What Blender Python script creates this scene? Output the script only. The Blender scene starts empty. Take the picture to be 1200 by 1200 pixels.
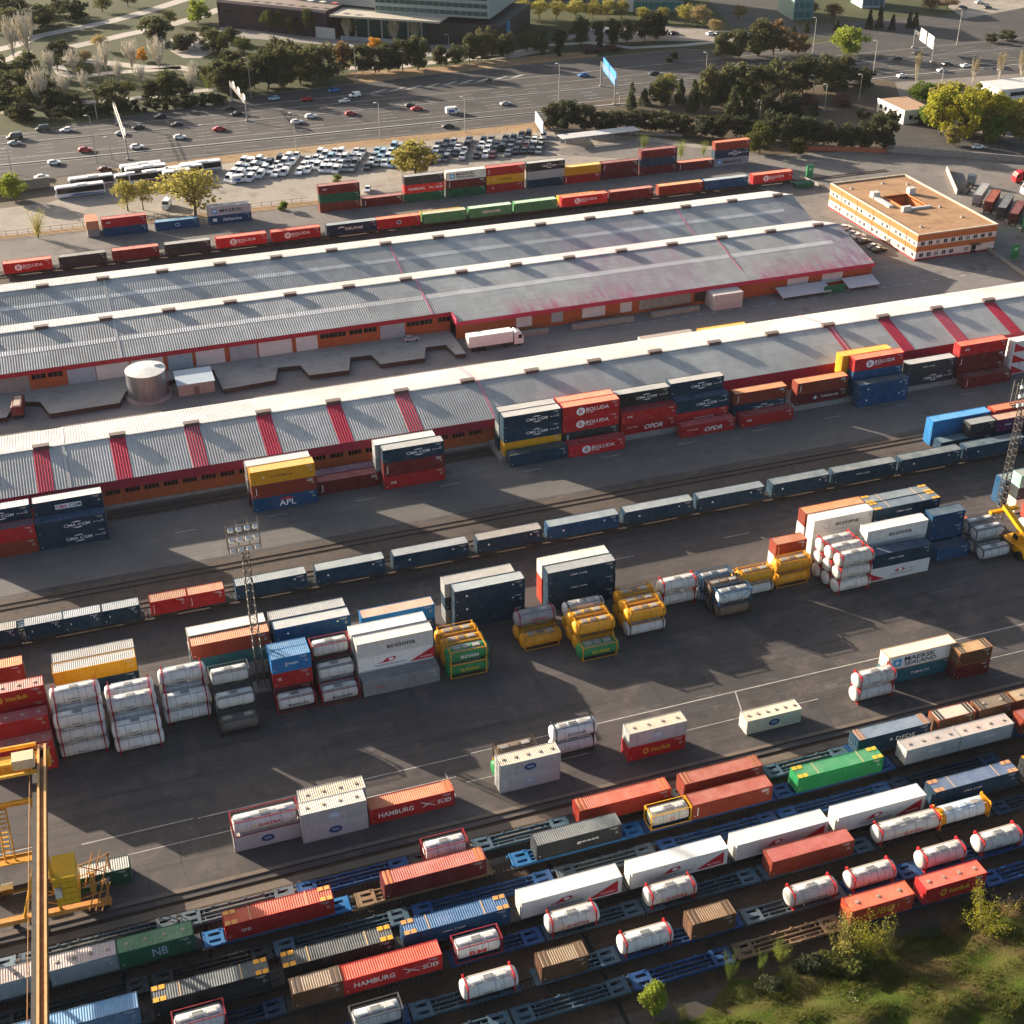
import bpy, math, random
from mathutils import Vector, Matrix
D = bpy.data
SC = bpy.context.scene
COL = SC.collection
R = random.Random(7)
rad = math.radians

# ------------------------------------------------------------------ camera
F_PX, PITCH, ROLL, YAW, CAM_H = 1596.5834, rad(31.87933), rad(-0.14440), rad(18.98462), 136.0573
_fw = Vector((math.sin(YAW)*math.cos(PITCH), math.cos(YAW)*math.cos(PITCH), -math.sin(PITCH)))
_r = Vector((math.cos(YAW), -math.sin(YAW), 0)); _u = _r.cross(_fw)
CR = math.cos(ROLL)*_r + math.sin(ROLL)*_u
CU = -math.sin(ROLL)*_r + math.cos(ROLL)*_u
cam_d = D.cameras.new('camera'); cam = D.objects.new('camera', cam_d); COL.objects.link(cam)
m3 = Matrix((CR, CU, -_fw)).transposed()
cam.matrix_world = Matrix.Translation((0, 0, CAM_H)) @ m3.to_4x4()
cam_d.sensor_width = 36; cam_d.sensor_fit = 'HORIZONTAL'
cam_d.lens = 36*F_PX/1200; cam_d.clip_start = 1; cam_d.clip_end = 6000
SC.camera = cam

def at(px, py, z=0.0):
    """ground point (at height z) seen at a photo pixel"""
    d = _fw + CR*((px-600)/F_PX) - CU*((py-600)/F_PX)
    t = (z-CAM_H)/d.z
    return Vector((d.x*t, d.y*t, z))
def ppm(P):
    """photo pixels per metre at a point"""
    return F_PX/((Vector(P)-Vector((0, 0, CAM_H))).dot(_fw))

# ------------------------------------------------------------------ light
SUN_EL, SUN_AZ = rad(15.1), rad(128.5)          # direction towards the sun, from +X counter-clockwise
sdir = Vector((math.cos(SUN_EL)*math.cos(SUN_AZ), math.cos(SUN_EL)*math.sin(SUN_AZ), math.sin(SUN_EL)))
W = D.worlds.new('World'); SC.world = W; W.use_nodes = True
nt = W.node_tree; nt.nodes.clear()
sky = nt.nodes.new('ShaderNodeTexSky'); sky.sky_type = 'NISHITA'; sky.sun_disc = False
sky.sun_elevation = SUN_EL; sky.sun_rotation = math.atan2(sdir.x, sdir.y)
sky.air_density = 0.9; sky.dust_density = 5.0; sky.ozone_density = 0.4; sky.altitude = 650
bg = nt.nodes.new('ShaderNodeBackground'); bg.inputs[1].default_value = 0.07
wo = nt.nodes.new('ShaderNodeOutputWorld')
nt.links.new(sky.outputs[0], bg.inputs[0]); nt.links.new(bg.outputs[0], wo.inputs[0])
sl = D.lights.new('sun', 'SUN'); sl.energy = 5.0; sl.angle = rad(0.55); sl.color = (1.0, 0.86, 0.70)
so = D.objects.new('sun', sl); COL.objects.link(so)
so.rotation_euler = (-sdir).to_track_quat('-Z', 'Y').to_euler()
vs = SC.view_settings; vs.view_transform = 'Standard'; vs.look = 'None'; vs.gamma = 1.0; vs.use_curve_mapping = False
vs.exposure = 1.7
SC.render.resolution_x = 1024; SC.render.resolution_y = 1024

# ------------------------------------------------------------------ materials
def lin(h):
    if not isinstance(h, str): return tuple(h)[:3]+(1,)
    h = h.lstrip('#'); o = []
    for i in (0, 2, 4):
        c = int(h[i:i+2], 16)/255
        o.append(c/12.92 if c <= 0.04045 else ((c+0.055)/1.055)**2.4)
    return tuple(o)+(1,)
class NT:
    def __init__(s, name):
        s.m = D.materials.new(name); s.m.use_nodes = True; s.t = s.m.node_tree; s.t.nodes.clear()
        s.out = s.n('ShaderNodeOutputMaterial'); s.b = s.n('ShaderNodeBsdfPrincipled')
        s.l(s.b.outputs[0], s.out.inputs[0])
    def n(s, k, **kw):
        x = s.t.nodes.new(k)
        for a, v in kw.items(): setattr(x, a, v)
        return x
    def l(s, a, b): s.t.links.new(a, b)
    def coords(s, world=False, scale=(1, 1, 1)):
        if world:
            g = s.n('ShaderNodeNewGeometry'); o = g.outputs['Position']
        else:
            g = s.n('ShaderNodeTexCoord'); o = g.outputs['Object']
            inf = s.n('ShaderNodeObjectInfo'); ad = s.n('ShaderNodeVectorMath', operation='ADD')
            mu = s.n('ShaderNodeMath', operation='MULTIPLY'); mu.inputs[1].default_value = 97.0
            s.l(inf.outputs['Random'], mu.inputs[0]); s.l(o, ad.inputs[0]); s.l(mu.outputs[0], ad.inputs[1]); o = ad.outputs[0]
        mp = s.n('ShaderNodeMapping'); mp.inputs['Scale'].default_value = scale
        s.l(o, mp.inputs['Vector']); return mp.outputs[0]
    def noise(s, co, scale, detail=4, rough=0.6, dist=0.0):
        x = s.n('ShaderNodeTexNoise'); x.inputs['Scale'].default_value = scale
        x.inputs['Detail'].default_value = detail; x.inputs['Roughness'].default_value = rough
        x.inputs['Distortion'].default_value = dist
        s.l(co, x.inputs['Vector']); return x.outputs[0]
    def ramp(s, f, lo, hi, a=0.0, b=1.0):
        x = s.n('ShaderNodeMapRange'); x.inputs[1].default_value = lo; x.inputs[2].default_value = hi
        x.inputs[3].default_value = a; x.inputs[4].default_value = b; s.l(f, x.inputs[0]); return x.outputs[0]
    def mix(s, f, a, b, mode='MIX'):
        x = s.n('ShaderNodeMix', data_type='RGBA', blend_type=mode)
        for v, i in ((f, 0), (a, 6), (b, 7)):
            if hasattr(v, 'is_linked') or hasattr(v, 'links'): s.l(v, x.inputs[i])
            else: x.inputs[i].default_value = v
        return x.outputs[2]
    def base(s, c, rough=0.6, metal=0.0, spec=0.5):
        if hasattr(c, 'links'): s.l(c, s.b.inputs['Base Color'])
        else: s.b.inputs['Base Color'].default_value = c
        s.b.inputs['Roughness'].default_value = rough; s.b.inputs['Metallic'].default_value = metal
        s.b.inputs['Specular IOR Level'].default_value = spec
    def bump(s, h, strength=0.3, dist=0.05):
        x = s.n('ShaderNodeBump'); x.inputs['Strength'].default_value = strength; x.inputs['Distance'].default_value = dist
        s.l(h, x.inputs['Height']); s.l(x.outputs[0], s.b.inputs['Normal'])
def scl(c, k): return (c[0]*k, c[1]*k, c[2]*k, 1)
def mixc(a, b, t): return tuple(a[i]*(1-t)+b[i]*t for i in range(3))+(1,)
CACHE = {}
def paint(h, dirt=0.5, rough=0.55, rust=0.35, metal=0.0):
    k = ('paint', h, dirt, rough, rust, metal)
    if k in CACHE: return CACHE[k]
    n = NT('painted steel'); c = lin(h)
    co = n.coords(); f1 = n.noise(co, 0.55, 5, 0.65); f2 = n.noise(n.coords(scale=(1.6, 1.6, 0.25)), 1.3, 4, 0.7)
    a = n.mix(n.ramp(f1, 0.35, 0.7), scl(c, 1-0.28*dirt), mixc(c, (0.35, 0.32, 0.28, 1), 0.16*dirt))
    a = n.mix(n.ramp(f2, 0.52, 0.78, 0, 0.75*dirt), a, scl(mixc(c, (0.05, 0.04, 0.035, 1), 0.55), 0.8))
    if rust:
        f3 = n.noise(n.coords(scale=(1, 1, 0.5)), 0.8, 6, 0.75)
        a = n.mix(n.ramp(f3, 0.62-0.1*rust, 0.74, 0, min(1, 0.5+0.5*rust)), a, lin('#5a3420'))
    inf = n.n('ShaderNodeObjectInfo'); hs = n.n('ShaderNodeHueSaturation')
    n.l(n.ramp(inf.outputs['Random'], 0, 1, 0.82, 1.14), hs.inputs['Value']); n.l(a, hs.inputs['Color'])
    n.base(hs.outputs[0], rough, metal, 0.22); CACHE[k] = n.m; return n.m
def flat(h, rough=0.6, metal=0.0, var=0.12, name='plain paint'):
    k = ('flat', h, rough, metal, var)
    if k in CACHE: return CACHE[k]
    n = NT(name); c = lin(h); f = n.noise(n.coords(), 0.9, 4, 0.6)
    n.base(n.mix(n.ramp(f, 0.3, 0.7), scl(c, 1-var), scl(c, 1+var*0.6)), rough, metal); CACHE[k] = n.m; return n.m
def roofpaint(h, wear=0.6):
    k = ('roof', h, wear)
    if k in CACHE: return CACHE[k]
    n = NT('weathered roof steel'); c = lin(h)  # blotches are wear; some base colours passed in hold sun and shade
    co = n.coords(); f1 = n.noise(co, 0.42, 5, 0.7); f2 = n.noise(co, 1.7, 5, 0.75); f3 = n.noise(n.coords(scale=(0.35, 2, 1)), 0.9, 4)
    a = n.mix(n.ramp(f1, 0.32, 0.68), scl(c, 0.8), mixc(c, (0.55, 0.52, 0.47, 1), 0.22*wear))
    a = n.mix(n.ramp(f3, 0.5, 0.75, 0, 0.5*wear), a, mixc(c, (0.3, 0.27, 0.24, 1), 0.5))
    a = n.mix(n.ramp(f2, 0.62, 0.74, 0, 0.8*wear), a, lin('#7c4c2c'))
    inf = n.n('ShaderNodeObjectInfo'); hs = n.n('ShaderNodeHueSaturation')
    n.l(n.ramp(inf.outputs['Random'], 0, 1, 0.85, 1.12), hs.inputs['Value']); n.l(a, hs.inputs['Color'])
    n.base(hs.outputs[0], 0.6, 0, 0.25); CACHE[k] = n.m; return n.m
def ground_mat(name, c1, c2, c3=None, big=0.02, mid=0.15, fine=3.0, rough=0.9, streak=0.0, patch=None, bump=0.0):
    n = NT(name); co = n.coords(world=True)
    a = n.mix(n.ramp(n.noise(co, big, 5, 0.6, 0.6), 0.32, 0.68), lin(c1), lin(c2))
    if c3: a = n.mix(n.ramp(n.noise(co, mid, 6, 0.7, 0.4), 0.5, 0.75), a, lin(c3))
    if streak:
        s1 = n.noise(n.coords(True, (0.012, 0.55, 1)), 1.0, 5, 0.75)
        a = n.mix(n.ramp(s1, 0.5, 0.72, 0, streak), a, scl(lin(c1), 0.45))
        s2 = n.noise(n.coords(True, (0.05, 0.4, 1)), 1.0, 5, 0.8, 1.2)
        a = n.mix(n.ramp(s2, 0.56, 0.72, 0, streak*0.8), a, mixc(lin(c2), (0.4, 0.38, 0.35, 1), 0.22))
    if patch:
        v = n.n('ShaderNodeTexVoronoi'); v.inputs['Scale'].default_value = patch; n.l(n.coords(True, (1, 1.9, 1)), v.inputs['Vector'])
        sp = n.n('ShaderNodeSeparateColor'); n.l(v.outputs['Color'], sp.inputs[0])
        a = n.mix(n.ramp(sp.outputs[0], 0.0, 1.0, 0.0, 0.35), a, scl(lin(c1), 0.62))
    if streak:
        s3 = n.noise(n.coords(True, (0.5, 0.03, 1)), 1.0, 5, 0.8, 1.5)
        a = n.mix(n.ramp(s3, 0.58, 0.7, 0, streak*0.7), a, scl(lin(c1), 0.42))
        v2 = n.n('ShaderNodeTexVoronoi'); v2.inputs['Scale'].default_value = 0.22; n.l(co, v2.inputs['Vector'])
        sm = n.n('ShaderNodeMath', operation='MULTIPLY'); n.l(n.ramp(v2.outputs['Distance'], 0.34, 0.1), sm.inputs[0]); n.l(n.ramp(n.noise(co, 0.09, 3, 0.6), 0.5, 0.62, 0, 0.55), sm.inputs[1])
        a = n.mix(sm.outputs[0], a, scl(lin(c1), 0.35))
        cr_ = n.n('ShaderNodeTexVoronoi', feature='DISTANCE_TO_EDGE'); cr_.inputs['Scale'].default_value = 0.11; n.l(n.coords(True, (1, 1.6, 1)), cr_.inputs['Vector'])
        a = n.mix(n.ramp(cr_.outputs['Distance'], 0.008, 0.0, 0, 0.16), a, scl(lin(c1), 0.45))
    f = n.noise(co, fine, 3, 0.7)
    a = n.mix(n.ramp(f, 0.3, 0.7, 0.0, 0.3), a, scl(lin(c1), 0.6), 'MIX')
    n.base(a, rough, 0, 0.25)
    if bump: n.bump(n.noise(co, fine*1.5, 4, 0.7), bump, 0.1)
    return n.m
def leafmat(h, h2, name='foliage'):
    k = ('leaf', h, h2)
    if k in CACHE: return CACHE[k]
    n = NT(name); f = n.noise(n.coords(), 0.55, 3, 0.6)
    g = n.n('ShaderNodeNewGeometry'); a = n.mix(n.ramp(f, 0.3, 0.7), lin(h), lin(h2))
    a = n.mix(n.ramp(g.outputs['Random Per Island'], 0, 1, 0, 0.5), a, scl(lin(h), 0.5))
    inf = n.n('ShaderNodeObjectInfo'); hs = n.n('ShaderNodeHueSaturation')
    n.l(n.ramp(inf.outputs['Random'], 0, 1, 0.75, 1.25), hs.inputs['Value']); n.l(a, hs.inputs['Color'])
    n.base(hs.outputs[0], 0.8, 0, 0.1)
    tr = n.n('ShaderNodeBsdfTranslucent'); n.l(hs.outputs[0], tr.inputs[0]); ms = n.n('ShaderNodeMixShader'); ms.inputs[0].default_value = 0.4
    n.l(n.b.outputs[0], ms.inputs[1]); n.l(tr.outputs[0], ms.inputs[2]); n.l(ms.outputs[0], n.out.inputs[0])
    CACHE[k] = n.m; return n.m
def glassmat(h='#10161a', rough=0.15):
    k = ('glass', h, rough)
    if k in CACHE: return CACHE[k]
    n = NT('dark glazing'); n.base(lin(h), rough, 0, 0.6); CACHE[k] = n.m; return n.m

# ------------------------------------------------------------------ mesh building
class MB:
    def __init__(s): s.v = []; s.f = []; s.mi = []; s.cur = 0
    def face(s, idx): s.f.append(idx); s.mi.append(s.cur)
    def poly(s, pts):
        b = len(s.v); s.v += [tuple(p) for p in pts]; s.face(tuple(range(b, b+len(pts)))); return s
    def box(s, x0, x1, y0, y1, z0, z1):
        b = len(s.v)
        s.v += [(x0, y0, z0), (x1, y0, z0), (x1, y1, z0), (x0, y1, z0), (x0, y0, z1), (x1, y0, z1), (x1, y1, z1), (x0, y1, z1)]
        for q in ((3, 2, 1, 0), (4, 5, 6, 7), (0, 1, 5, 4), (1, 2, 6, 5), (2, 3, 7, 6), (3, 0, 4, 7)): s.face(tuple(b+i for i in q))
        return s
    def prism(s, pts, z0, z1):
        """vertical prism from a plan polygon (counter-clockwise)"""
        n = len(pts); b = len(s.v)
        s.v += [(p[0], p[1], z0) for p in pts]+[(p[0], p[1], z1) for p in pts]
        s.face(tuple(range(b+n-1, b-1, -1))); s.face(tuple(range(b+n, b+2*n)))
        for i in range(n): j = (i+1) % n; s.face((b+i, b+j, b+n+j, b+n+i))
        return s
    def extx(s, prof, x0, x1, axis='x'):
        """profile of (y,z) extruded along x (or (x,z) along y)"""
        n = len(prof); b = len(s.v)
        if axis == 'x': s.v += [(x0, y, z) for y, z in prof]+[(x1, y, z) for y, z in prof]
        else: s.v += [(y, x0, z) for y, z in prof]+[(y, x1, z) for y, z in prof]
        s.face(tuple(range(b, b+n))); s.face(tuple(range(b+2*n-1, b+n-1, -1)))
        for i in range(n): j = (i+1) % n; s.face((b+j, b+i, b+n+i, b+n+j))
        return s
    def tube(s, p, q, r, n=6, r2=None):
        p = Vector(p); q = Vector(q); d = (q-p)
        if d.length < 1e-6: return s
        d.normalize(); a = Vector((0, 0, 1)) if abs(d.z) < 0.9 else Vector((1, 0, 0))
        u = d.cross(a).normalized(); w = d.cross(u); b = len(s.v); r2 = r if r2 is None else r2
        for c, rr in ((p, r), (q, r2)):
            for i in range(n):
                t = 2*math.pi*i/n; s.v.append(tuple(c+u*math.cos(t)*rr+w*math.sin(t)*rr))
        for i in range(n): j = (i+1) % n; s.face((b+i, b+n+i, b+n+j, b+j))
        s.face(tuple(range(b, b+n))); s.face(tuple(range(b+2*n-1, b+n-1, -1)))
        return s
    def lathe(s, prof, axis='x', n=20, c=(0, 0, 0), close=True):
        """profile list (t, r) along an axis"""
        b = len(s.v)
        for t, r in prof:
            for i in range(n):
                a = 2*math.pi*i/n; p, q = r*math.cos(a), r*math.sin(a)
                if axis == 'x': s.v.append((c[0]+t, c[1]+p, c[2]+q))
                else: s.v.append((c[0]+p, c[1]+q, c[2]+t))
        for k in range(len(prof)-1):
            for i in range(n):
                j = (i+1) % n
                q = (b+k*n+i, b+k*n+j, b+(k+1)*n+j, b+(k+1)*n+i)
                s.face(q if axis == 'z' else q[::-1] if False else q)
        if close: s.face(tuple(range(b+n-1, b-1, -1))); s.face(tuple(range(b+(len(prof)-1)*n, b+len(prof)*n)))
        return s
    def mesh(s, name, mats=(), smooth=False):
        m = D.meshes.new(name); m.from_pydata(s.v, [], s.f)
        for x in mats: m.materials.append(x)
        if len(mats) > 1 or any(s.mi): m.polygons.foreach_set('material_index', s.mi)
        if smooth: m.polygons.foreach_set('use_smooth', [True]*len(m.polygons))
        m.update(); return m
def fixnormals(me):
    import bmesh
    b = bmesh.new(); b.from_mesh(me); bmesh.ops.recalc_face_normals(b, faces=b.faces); b.to_mesh(me); b.free(); return me
def link(name, me, parent=None, loc=None, rz=None, mat=None, scale=None):
    o = D.objects.new(name, me); COL.objects.link(o)
    if parent: o.parent = parent
    if loc is not None: o.location = loc
    if rz: o.rotation_euler = (0, 0, rz)
    if scale is not None: o.scale = scale if hasattr(scale, '__len__') else (scale,)*3
    if mat is not None:
        if not me.materials: me.materials.append(mat)
        else:
            ms = mat if isinstance(mat, (list, tuple)) else [mat]
            for i, x in enumerate(ms):
                if x is not None and i < len(o.material_slots): o.material_slots[i].link = 'OBJECT'; o.material_slots[i].material = x
    return o
def tag(o, label=None, cat=None, group=None, kind=None):
    if label: o['label'] = label
    if cat: o['category'] = cat
    if group: o['group'] = group
    if kind: o['kind'] = kind
    return o
def thing(name, label, cat, loc, rz=0, group=None):
    o = D.objects.new(name, None); COL.objects.link(o); o.location = loc; o.rotation_euler = (0, 0, rz)
    o.empty_display_size = 0.5
    return tag(o, label, cat, group)
PLAIN = {}
def plainmesh(key, fn):
    if key not in PLAIN:
        me = fn()
        if not me.materials: me.materials.append(None)
        PLAIN[key] = me
    return PLAIN[key]
_O1 = ['', 'first', 'second', 'third', 'fourth', 'fifth', 'sixth', 'seventh', 'eighth', 'ninth', 'tenth', 'eleventh', 'twelfth', 'thirteenth', 'fourteenth', 'fifteenth', 'sixteenth', 'seventeenth', 'eighteenth', 'nineteenth']
_O2 = {2: 'twenty', 3: 'thirty', 4: 'forty', 5: 'fifty'}
def ordw(n):
    if n < 20: return _O1[n]
    t, u = divmod(n, 10)
    return (_O2[t]+'-'+_O1[u]) if u else _O2[t][:-1]+'ieth'
# ------------------------------------------------------------------ the ground
def atY(px, py, Y):
    d = _fw + CR*((px-600)/F_PX) - CU*((py-600)/F_PX); t = Y/d.y
    return Vector((d.x*t, Y, CAM_H+d.z*t))
def sheet(name, pts, z, m, kind='structure'):
    b = MB(); b.poly([(p[0], p[1], z) for p in pts]); me = b.mesh(name, [m])
    if me.polygons[0].normal.z < 0: me.flip_normals()
    o = link(name, me); o['kind'] = kind; return o
def rect(x0, x1, y0, y1): return [(x0, y0), (x1, y0), (x1, y1), (x0, y1)]
M_asph = ground_mat('yard asphalt', '#484544', '#5d5653', '#70655d', 0.025, 0.16, 2.5, 0.85, 0.85, 0.045)
M_road = ground_mat('worn roadway', '#625f5c', '#716d69', '#7b7570', 0.03, 0.15, 2.0, 0.85, 0.4, 0.03)
M_hw = ground_mat('highway asphalt', '#434140', '#504d4a', '#5c5853', 0.02, 0.1, 1.2, 0.85, 0.8)
M_ball = ground_mat('track ballast', '#4f4640', '#63584f', '#3a332e', 0.05, 0.6, 5.0, 0.95, 0.4, bump=0.3)
M_ball2 = ground_mat('dark siding ballast', '#43362b', '#574636', '#2e251e', 0.06, 0.5, 5.0, 0.95, 0.5, bump=0.3)
M_conc = ground_mat('pale car park paving', '#8d857b', '#a0978b', '#776f66', 0.03, 0.12, 1.5, 0.9, 0.2)
M_conc2 = ground_mat('concrete apron', '#6f6b66', '#807a73', '#59544f', 0.05, 0.2, 1.5, 0.9, 0.3)
M_dirt = ground_mat('dry earth', '#8a6f4e', '#9c8262', '#6e5a40', 0.05, 0.3, 2.0, 0.95)
M_base = ground_mat('dusty ground', '#77706a', '#857d74', '#665f57', 0.02, 0.1, 1.0, 0.95)
M_grass = ground_mat('rough park grass', '#363f20', '#474a2a', '#554e38', 0.03, 0.15, 1.5, 0.95)
M_path = ground_mat('pale park path', '#a39b90', '#b5ada2', None, 0.05, 0.2, 2.0, 0.9)
M_line = flat('#aba79f', 0.7, 0, 0.4, 'road paint')
sheet('ground', rect(-2500, 2500, -400, 3500), -0.06, M_base)
sheet('yard_paving', rect(-160, 330, 130.9, 209.8), 0.0, M_asph)
sheet('upper_roadway', rect(-160, 330, 209.8, 233.4), 0.0, M_road)
sheet('middle_roadway', rect(-160, 330, 233.4, 353), -0.004, ground_mat('pale worn roadway', '#7c7875', '#8a8580', '#6c6864', .03, .15, 2, .85, .4, .03))
sheet('far_apron', [(-160, 366), (330, 366), (330, 374), (262, 380), (230, 396), (165, 392), (-160, 392)], -0.002, M_conc2)
sheet('middle_track_bed', rect(-160, 330, 192.6, 208.6), 0.005, M_ball)
sheet('wall_track_bed', rect(-160, 75, 228.4, 232.4), 0.005, M_ball)
sheet('siding_track_bed', rect(-160, 220, 60, 130.9), 0.002, M_ball2)
sheet('far_track_bed', rect(-160, 225, 353, 366), 0.003, M_ball)
M_slab = ground_mat('dark concrete slabs', '#453f39', '#544d46', '#38322d', .08, .4, 2, .9, .4, .2)
sheet('crossing_slab', rect(20, 60, 90.2, 95.6), 0.02, M_slab)
sheet('crossing_slab', rect(84, 112, 91.0, 96.2), 0.02, M_slab)
for x in (-9, 1.5, 46.5, 98.4): sheet('drain_channel', rect(x, x+.55, 91, 128.3), 0.03, flat('#0e0d0c', 0.9))
M_strip = ground_mat('tan ground strip', '#6b6055', '#7a6d60', '#564c43', .05, .3, 3, .9, .3)  # paler tan than the siding ballast
for y0, y1 in ((131.9, 132.8), (128.9, 130.2), (126.9, 128.2), (122.9, 124.4)): sheet('service_strip', rect(-160, 200, y0, y1), 0.012, M_strip)
lm = MB()
def stripe(x0, x1, y0, y1, z=0.008): lm.poly([(x0, y0, z), (x1, y0, z), (x1, y1, z), (x0, y1, z)])
stripe(-60, -18, 146.9, 147.05); stripe(-12, 3, 145.2, 145.35); stripe(3.6, 43, 145.0, 145.16); stripe(43.5, 170, 145.2, 145.38)
stripe(-60, 40, 141.2, 141.32)
stripe(35, 39, 140.0, 140.15); stripe(41, 60, 139.6, 139.72); stripe(75, 98, 139.4, 139.52); stripe(118, 150, 139.2, 139.32)
lm.poly([(86.6, 145.2, .008), (86.8, 145.2, .008), (85.0, 138.6, .008), (84.8, 138.6, .008)]); lm.poly([(38.6, 142.5, .008), (38.8, 142.5, .008), (38.8, 137, .008), (38.6, 137, .008)])
for x in range(10, 190, 17): stripe(x, x+4, 220.4, 220.55)
for x in range(-10, 140, 23): stripe(x, x+5, 185.5, 185.65)
stripe(-60, 190, 268.0, 268.15, .004)
for x in range(120, 260, 4): stripe(x, x+1.8, 278.6-.0*x, 278.9, .004)
for x in range(222, 300, 5): stripe(x, x+2.5, 283.0, 283.3, .004)
link('road_marking', fixnormals(lm.mesh('road_marking', [M_line])))['kind'] = 'structure'
sheet('side_paving_patch', [(215, 290.8), (200, 292), (199, 336), (214, 338)], 0.002, M_conc2)  # concrete strip between the double warehouse and the office
# car park, verge, highway
sheet('car_park', [(-160, 393), (73, 393), (215, 393), (228, 398), (164, 436), (150, 440), (66, 440), (22, 433), (-2, 418), (-160, 408)], 0.0, M_conc)
sheet('dirt_verge', [(-160, 392), (75, 389), (75, 392.9), (-160, 393)], 0.012, M_dirt)
sheet('dirt_verge', [(20, 434), (66, 440), (150, 440), (164, 436.1), (170, 449), (150, 447.6), (110, 447.6), (60, 447), (18, 444)], 0.004, M_dirt)
sheet('dark_verge', [(-160, 408), (-2, 418), (22, 433), (18, 444), (-5, 440), (-160, 424)], 0.002, ground_mat('grey brown verge', '#5c5448', '#6b6052', None, 0.05, 0.3, 2))  # darker, greyer ground than the dirt verge beside it
hw = [(-160, 428), (-5, 440.5), (18, 444.2), (60, 447.2), (150, 447.8), (170, 449.2), (232, 462), (262, 462), (316, 453), (460, 440), (460, 505), (398, 492), (334, 522), (285, 512), (257, 528), (181, 524.5), (145, 523), (110, 519.5), (77, 515), (44, 506.5), (14, 500), (-14, 493), (-160, 480)]
sheet('highway', hw, 0.0, M_hw)
hm = MB()
def lane(y0, xs, dash=0, w=.22, y1=None):
    x = xs[0]; y1 = y0 if y1 is None else y1
    while x < xs[1]:
        l = min(dash or 12, xs[1]-x); f0 = (x-xs[0])/(xs[1]-xs[0]); f1 = (x+l-xs[0])/(xs[1]-xs[0]); ya = y0+(y1-y0)*f0; yb = y0+(y1-y0)*f1
        hm.poly([(x, ya-w, .012), (x+l, yb-w, .012), (x+l, yb+w, .012), (x, ya+w, .012)]); x += l+(dash*1.6 if dash else 0)
for y in (470.5, 474.5, 478.5): lane(y, (-120, 420), 5, .12)
for y in (486, 490): lane(y, (-60, 420), 5, .12, y+1)
lane(466.6, (-120, 420), 0, .16); lane(460.6, (-120, 420), 0, .2); lane(458.3, (-120, 420), 0, .16); lane(484.2, (-120, 420), 0, .14); lane(482.0, (-120, 420), 0, .12); lane(494, (-20, 420), 0, .14, 498)
lane(503, (60, 300), 0, .18, 510); lane(453.6, (-120, 165), 5, .1); lane(449.2, (20, 165), 0, .1); lane(457.6, (-120, 200), 0, .1, 461)
for i in range(9): hm.poly([(118+i*7, 505+i*.4, .012), (121+i*7, 505+i*.4, .012), (126+i*7, 508.4+i*.4, .012), (124+i*7, 508.4+i*.4, .012)])
link('lane_marking', fixnormals(hm.mesh('lane_marking', [flat('#a8a49c', 0.8, 0, .4, 'worn road paint')])))['kind'] = 'structure'
bm_ = MB(); bm_.box(-160, 420, 459.3, 459.6, 0, .25)
tag(link('crash_barrier', bm_.mesh('crash_barrier', [flat('#a8a49c', .7)])), 'long grey concrete crash barrier between slip road and highway', 'barrier')
bm_ = MB(); bm_.box(-160, 460, 482.7, 482.9, 0, .2)
tag(link('crash_barrier', bm_.mesh('crash_barrier', [flat('#94908a', .7)])), 'thin grey crash barrier in the middle of the highway', 'barrier')
# park and paths beyond the highway
sheet('park_grass', [(-400, 494), (-14, 494), (14, 501), (44, 507), (77, 516), (110, 520.5), (145, 524), (181, 525.5), (257, 529), (285, 513), (334, 523), (398, 493), (900, 420), (900, 1500), (-400, 1500)], -0.01, M_grass)
def strip(name, pts, w, m, z=0.01):
    P = [at(*p) for p in pts]; b = MB(); L_ = []; R_ = []
    for i, p in enumerate(P):
        d = (P[min(i+1, len(P)-1)]-P[max(i-1, 0)]); n_ = Vector((-d.y, d.x, 0)).normalized()*w/2
        L_.append((p.x+n_.x, p.y+n_.y, z)); R_.append((p.x-n_.x, p.y-n_.y, z))
    for i in range(len(P)-1): b.poly([R_[i], R_[i+1], L_[i+1], L_[i]])
    o = link(name, fixnormals(b.mesh(name, [m]))); o['kind'] = 'structure'
strip('park_path', [(-10, 133), (60, 123), (110, 119), (170, 114), (215, 108), (260, 104)], 4.5, M_path)
strip('park_path', [(-10, 60), (15, 54), (45, 42), (80, 35), (130, 25), (180, 11), (220, -2)], 7, M_path)
strip('park_path', [(-10, 75), (15, 68), (30, 60)], 6, M_path)
strip('park_path', [(84, 55), (120, 47), (150, 40), (185, 33), (225, 22), (260, 10)], 7, M_path)
strip('park_path', [(60, 68), (90, 70), (130, 74), (170, 79), (210, 79), (235, 84), (262, 98)], 6, M_path)
strip('park_path', [(62, 70), (75, 88), (95, 90), (130, 85), (180, 82), (212, 79)], 5, M_path)
strip('park_path', [(330, 84), (400, 80), (470, 78), (530, 70), (600, 66), (640, 58)], 5, M_path)
strip('park_path', [(560, 70), (600, 62), (640, 53), (690, 50), (740, 56), (800, 53), (850, 48)], 4, M_path)
sheet('plaza', [at(*p) for p in [(200, 60), (200, 45), (230, 38), (262, 40), (290, 44), (262, 56), (235, 68), (215, 68)]], 0.006, M_path)
sheet('plaza', [at(*p) for p in [(258, 31), (384, 44), (470, 52), (560, 52), (580, 70), (500, 66), (430, 56), (330, 48), (256, 42)]], 0.005, ground_mat('stone forecourt', '#85807a', '#96918b', None, .05, .2, 2))
sheet('dirt_verge', [at(*p) for p in [(400, 88), (420, 84), (520, 78), (600, 68), (660, 62), (700, 60), (700, 66), (600, 77), (520, 86), (420, 98)]], 0.006, M_dirt)
sheet('side_car_park', [at(*p) for p in [(655, 45), (700, 32), (780, 30), (880, 38), (880, 48), (780, 48), (700, 50)]], 0.006, M_conc)
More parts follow.
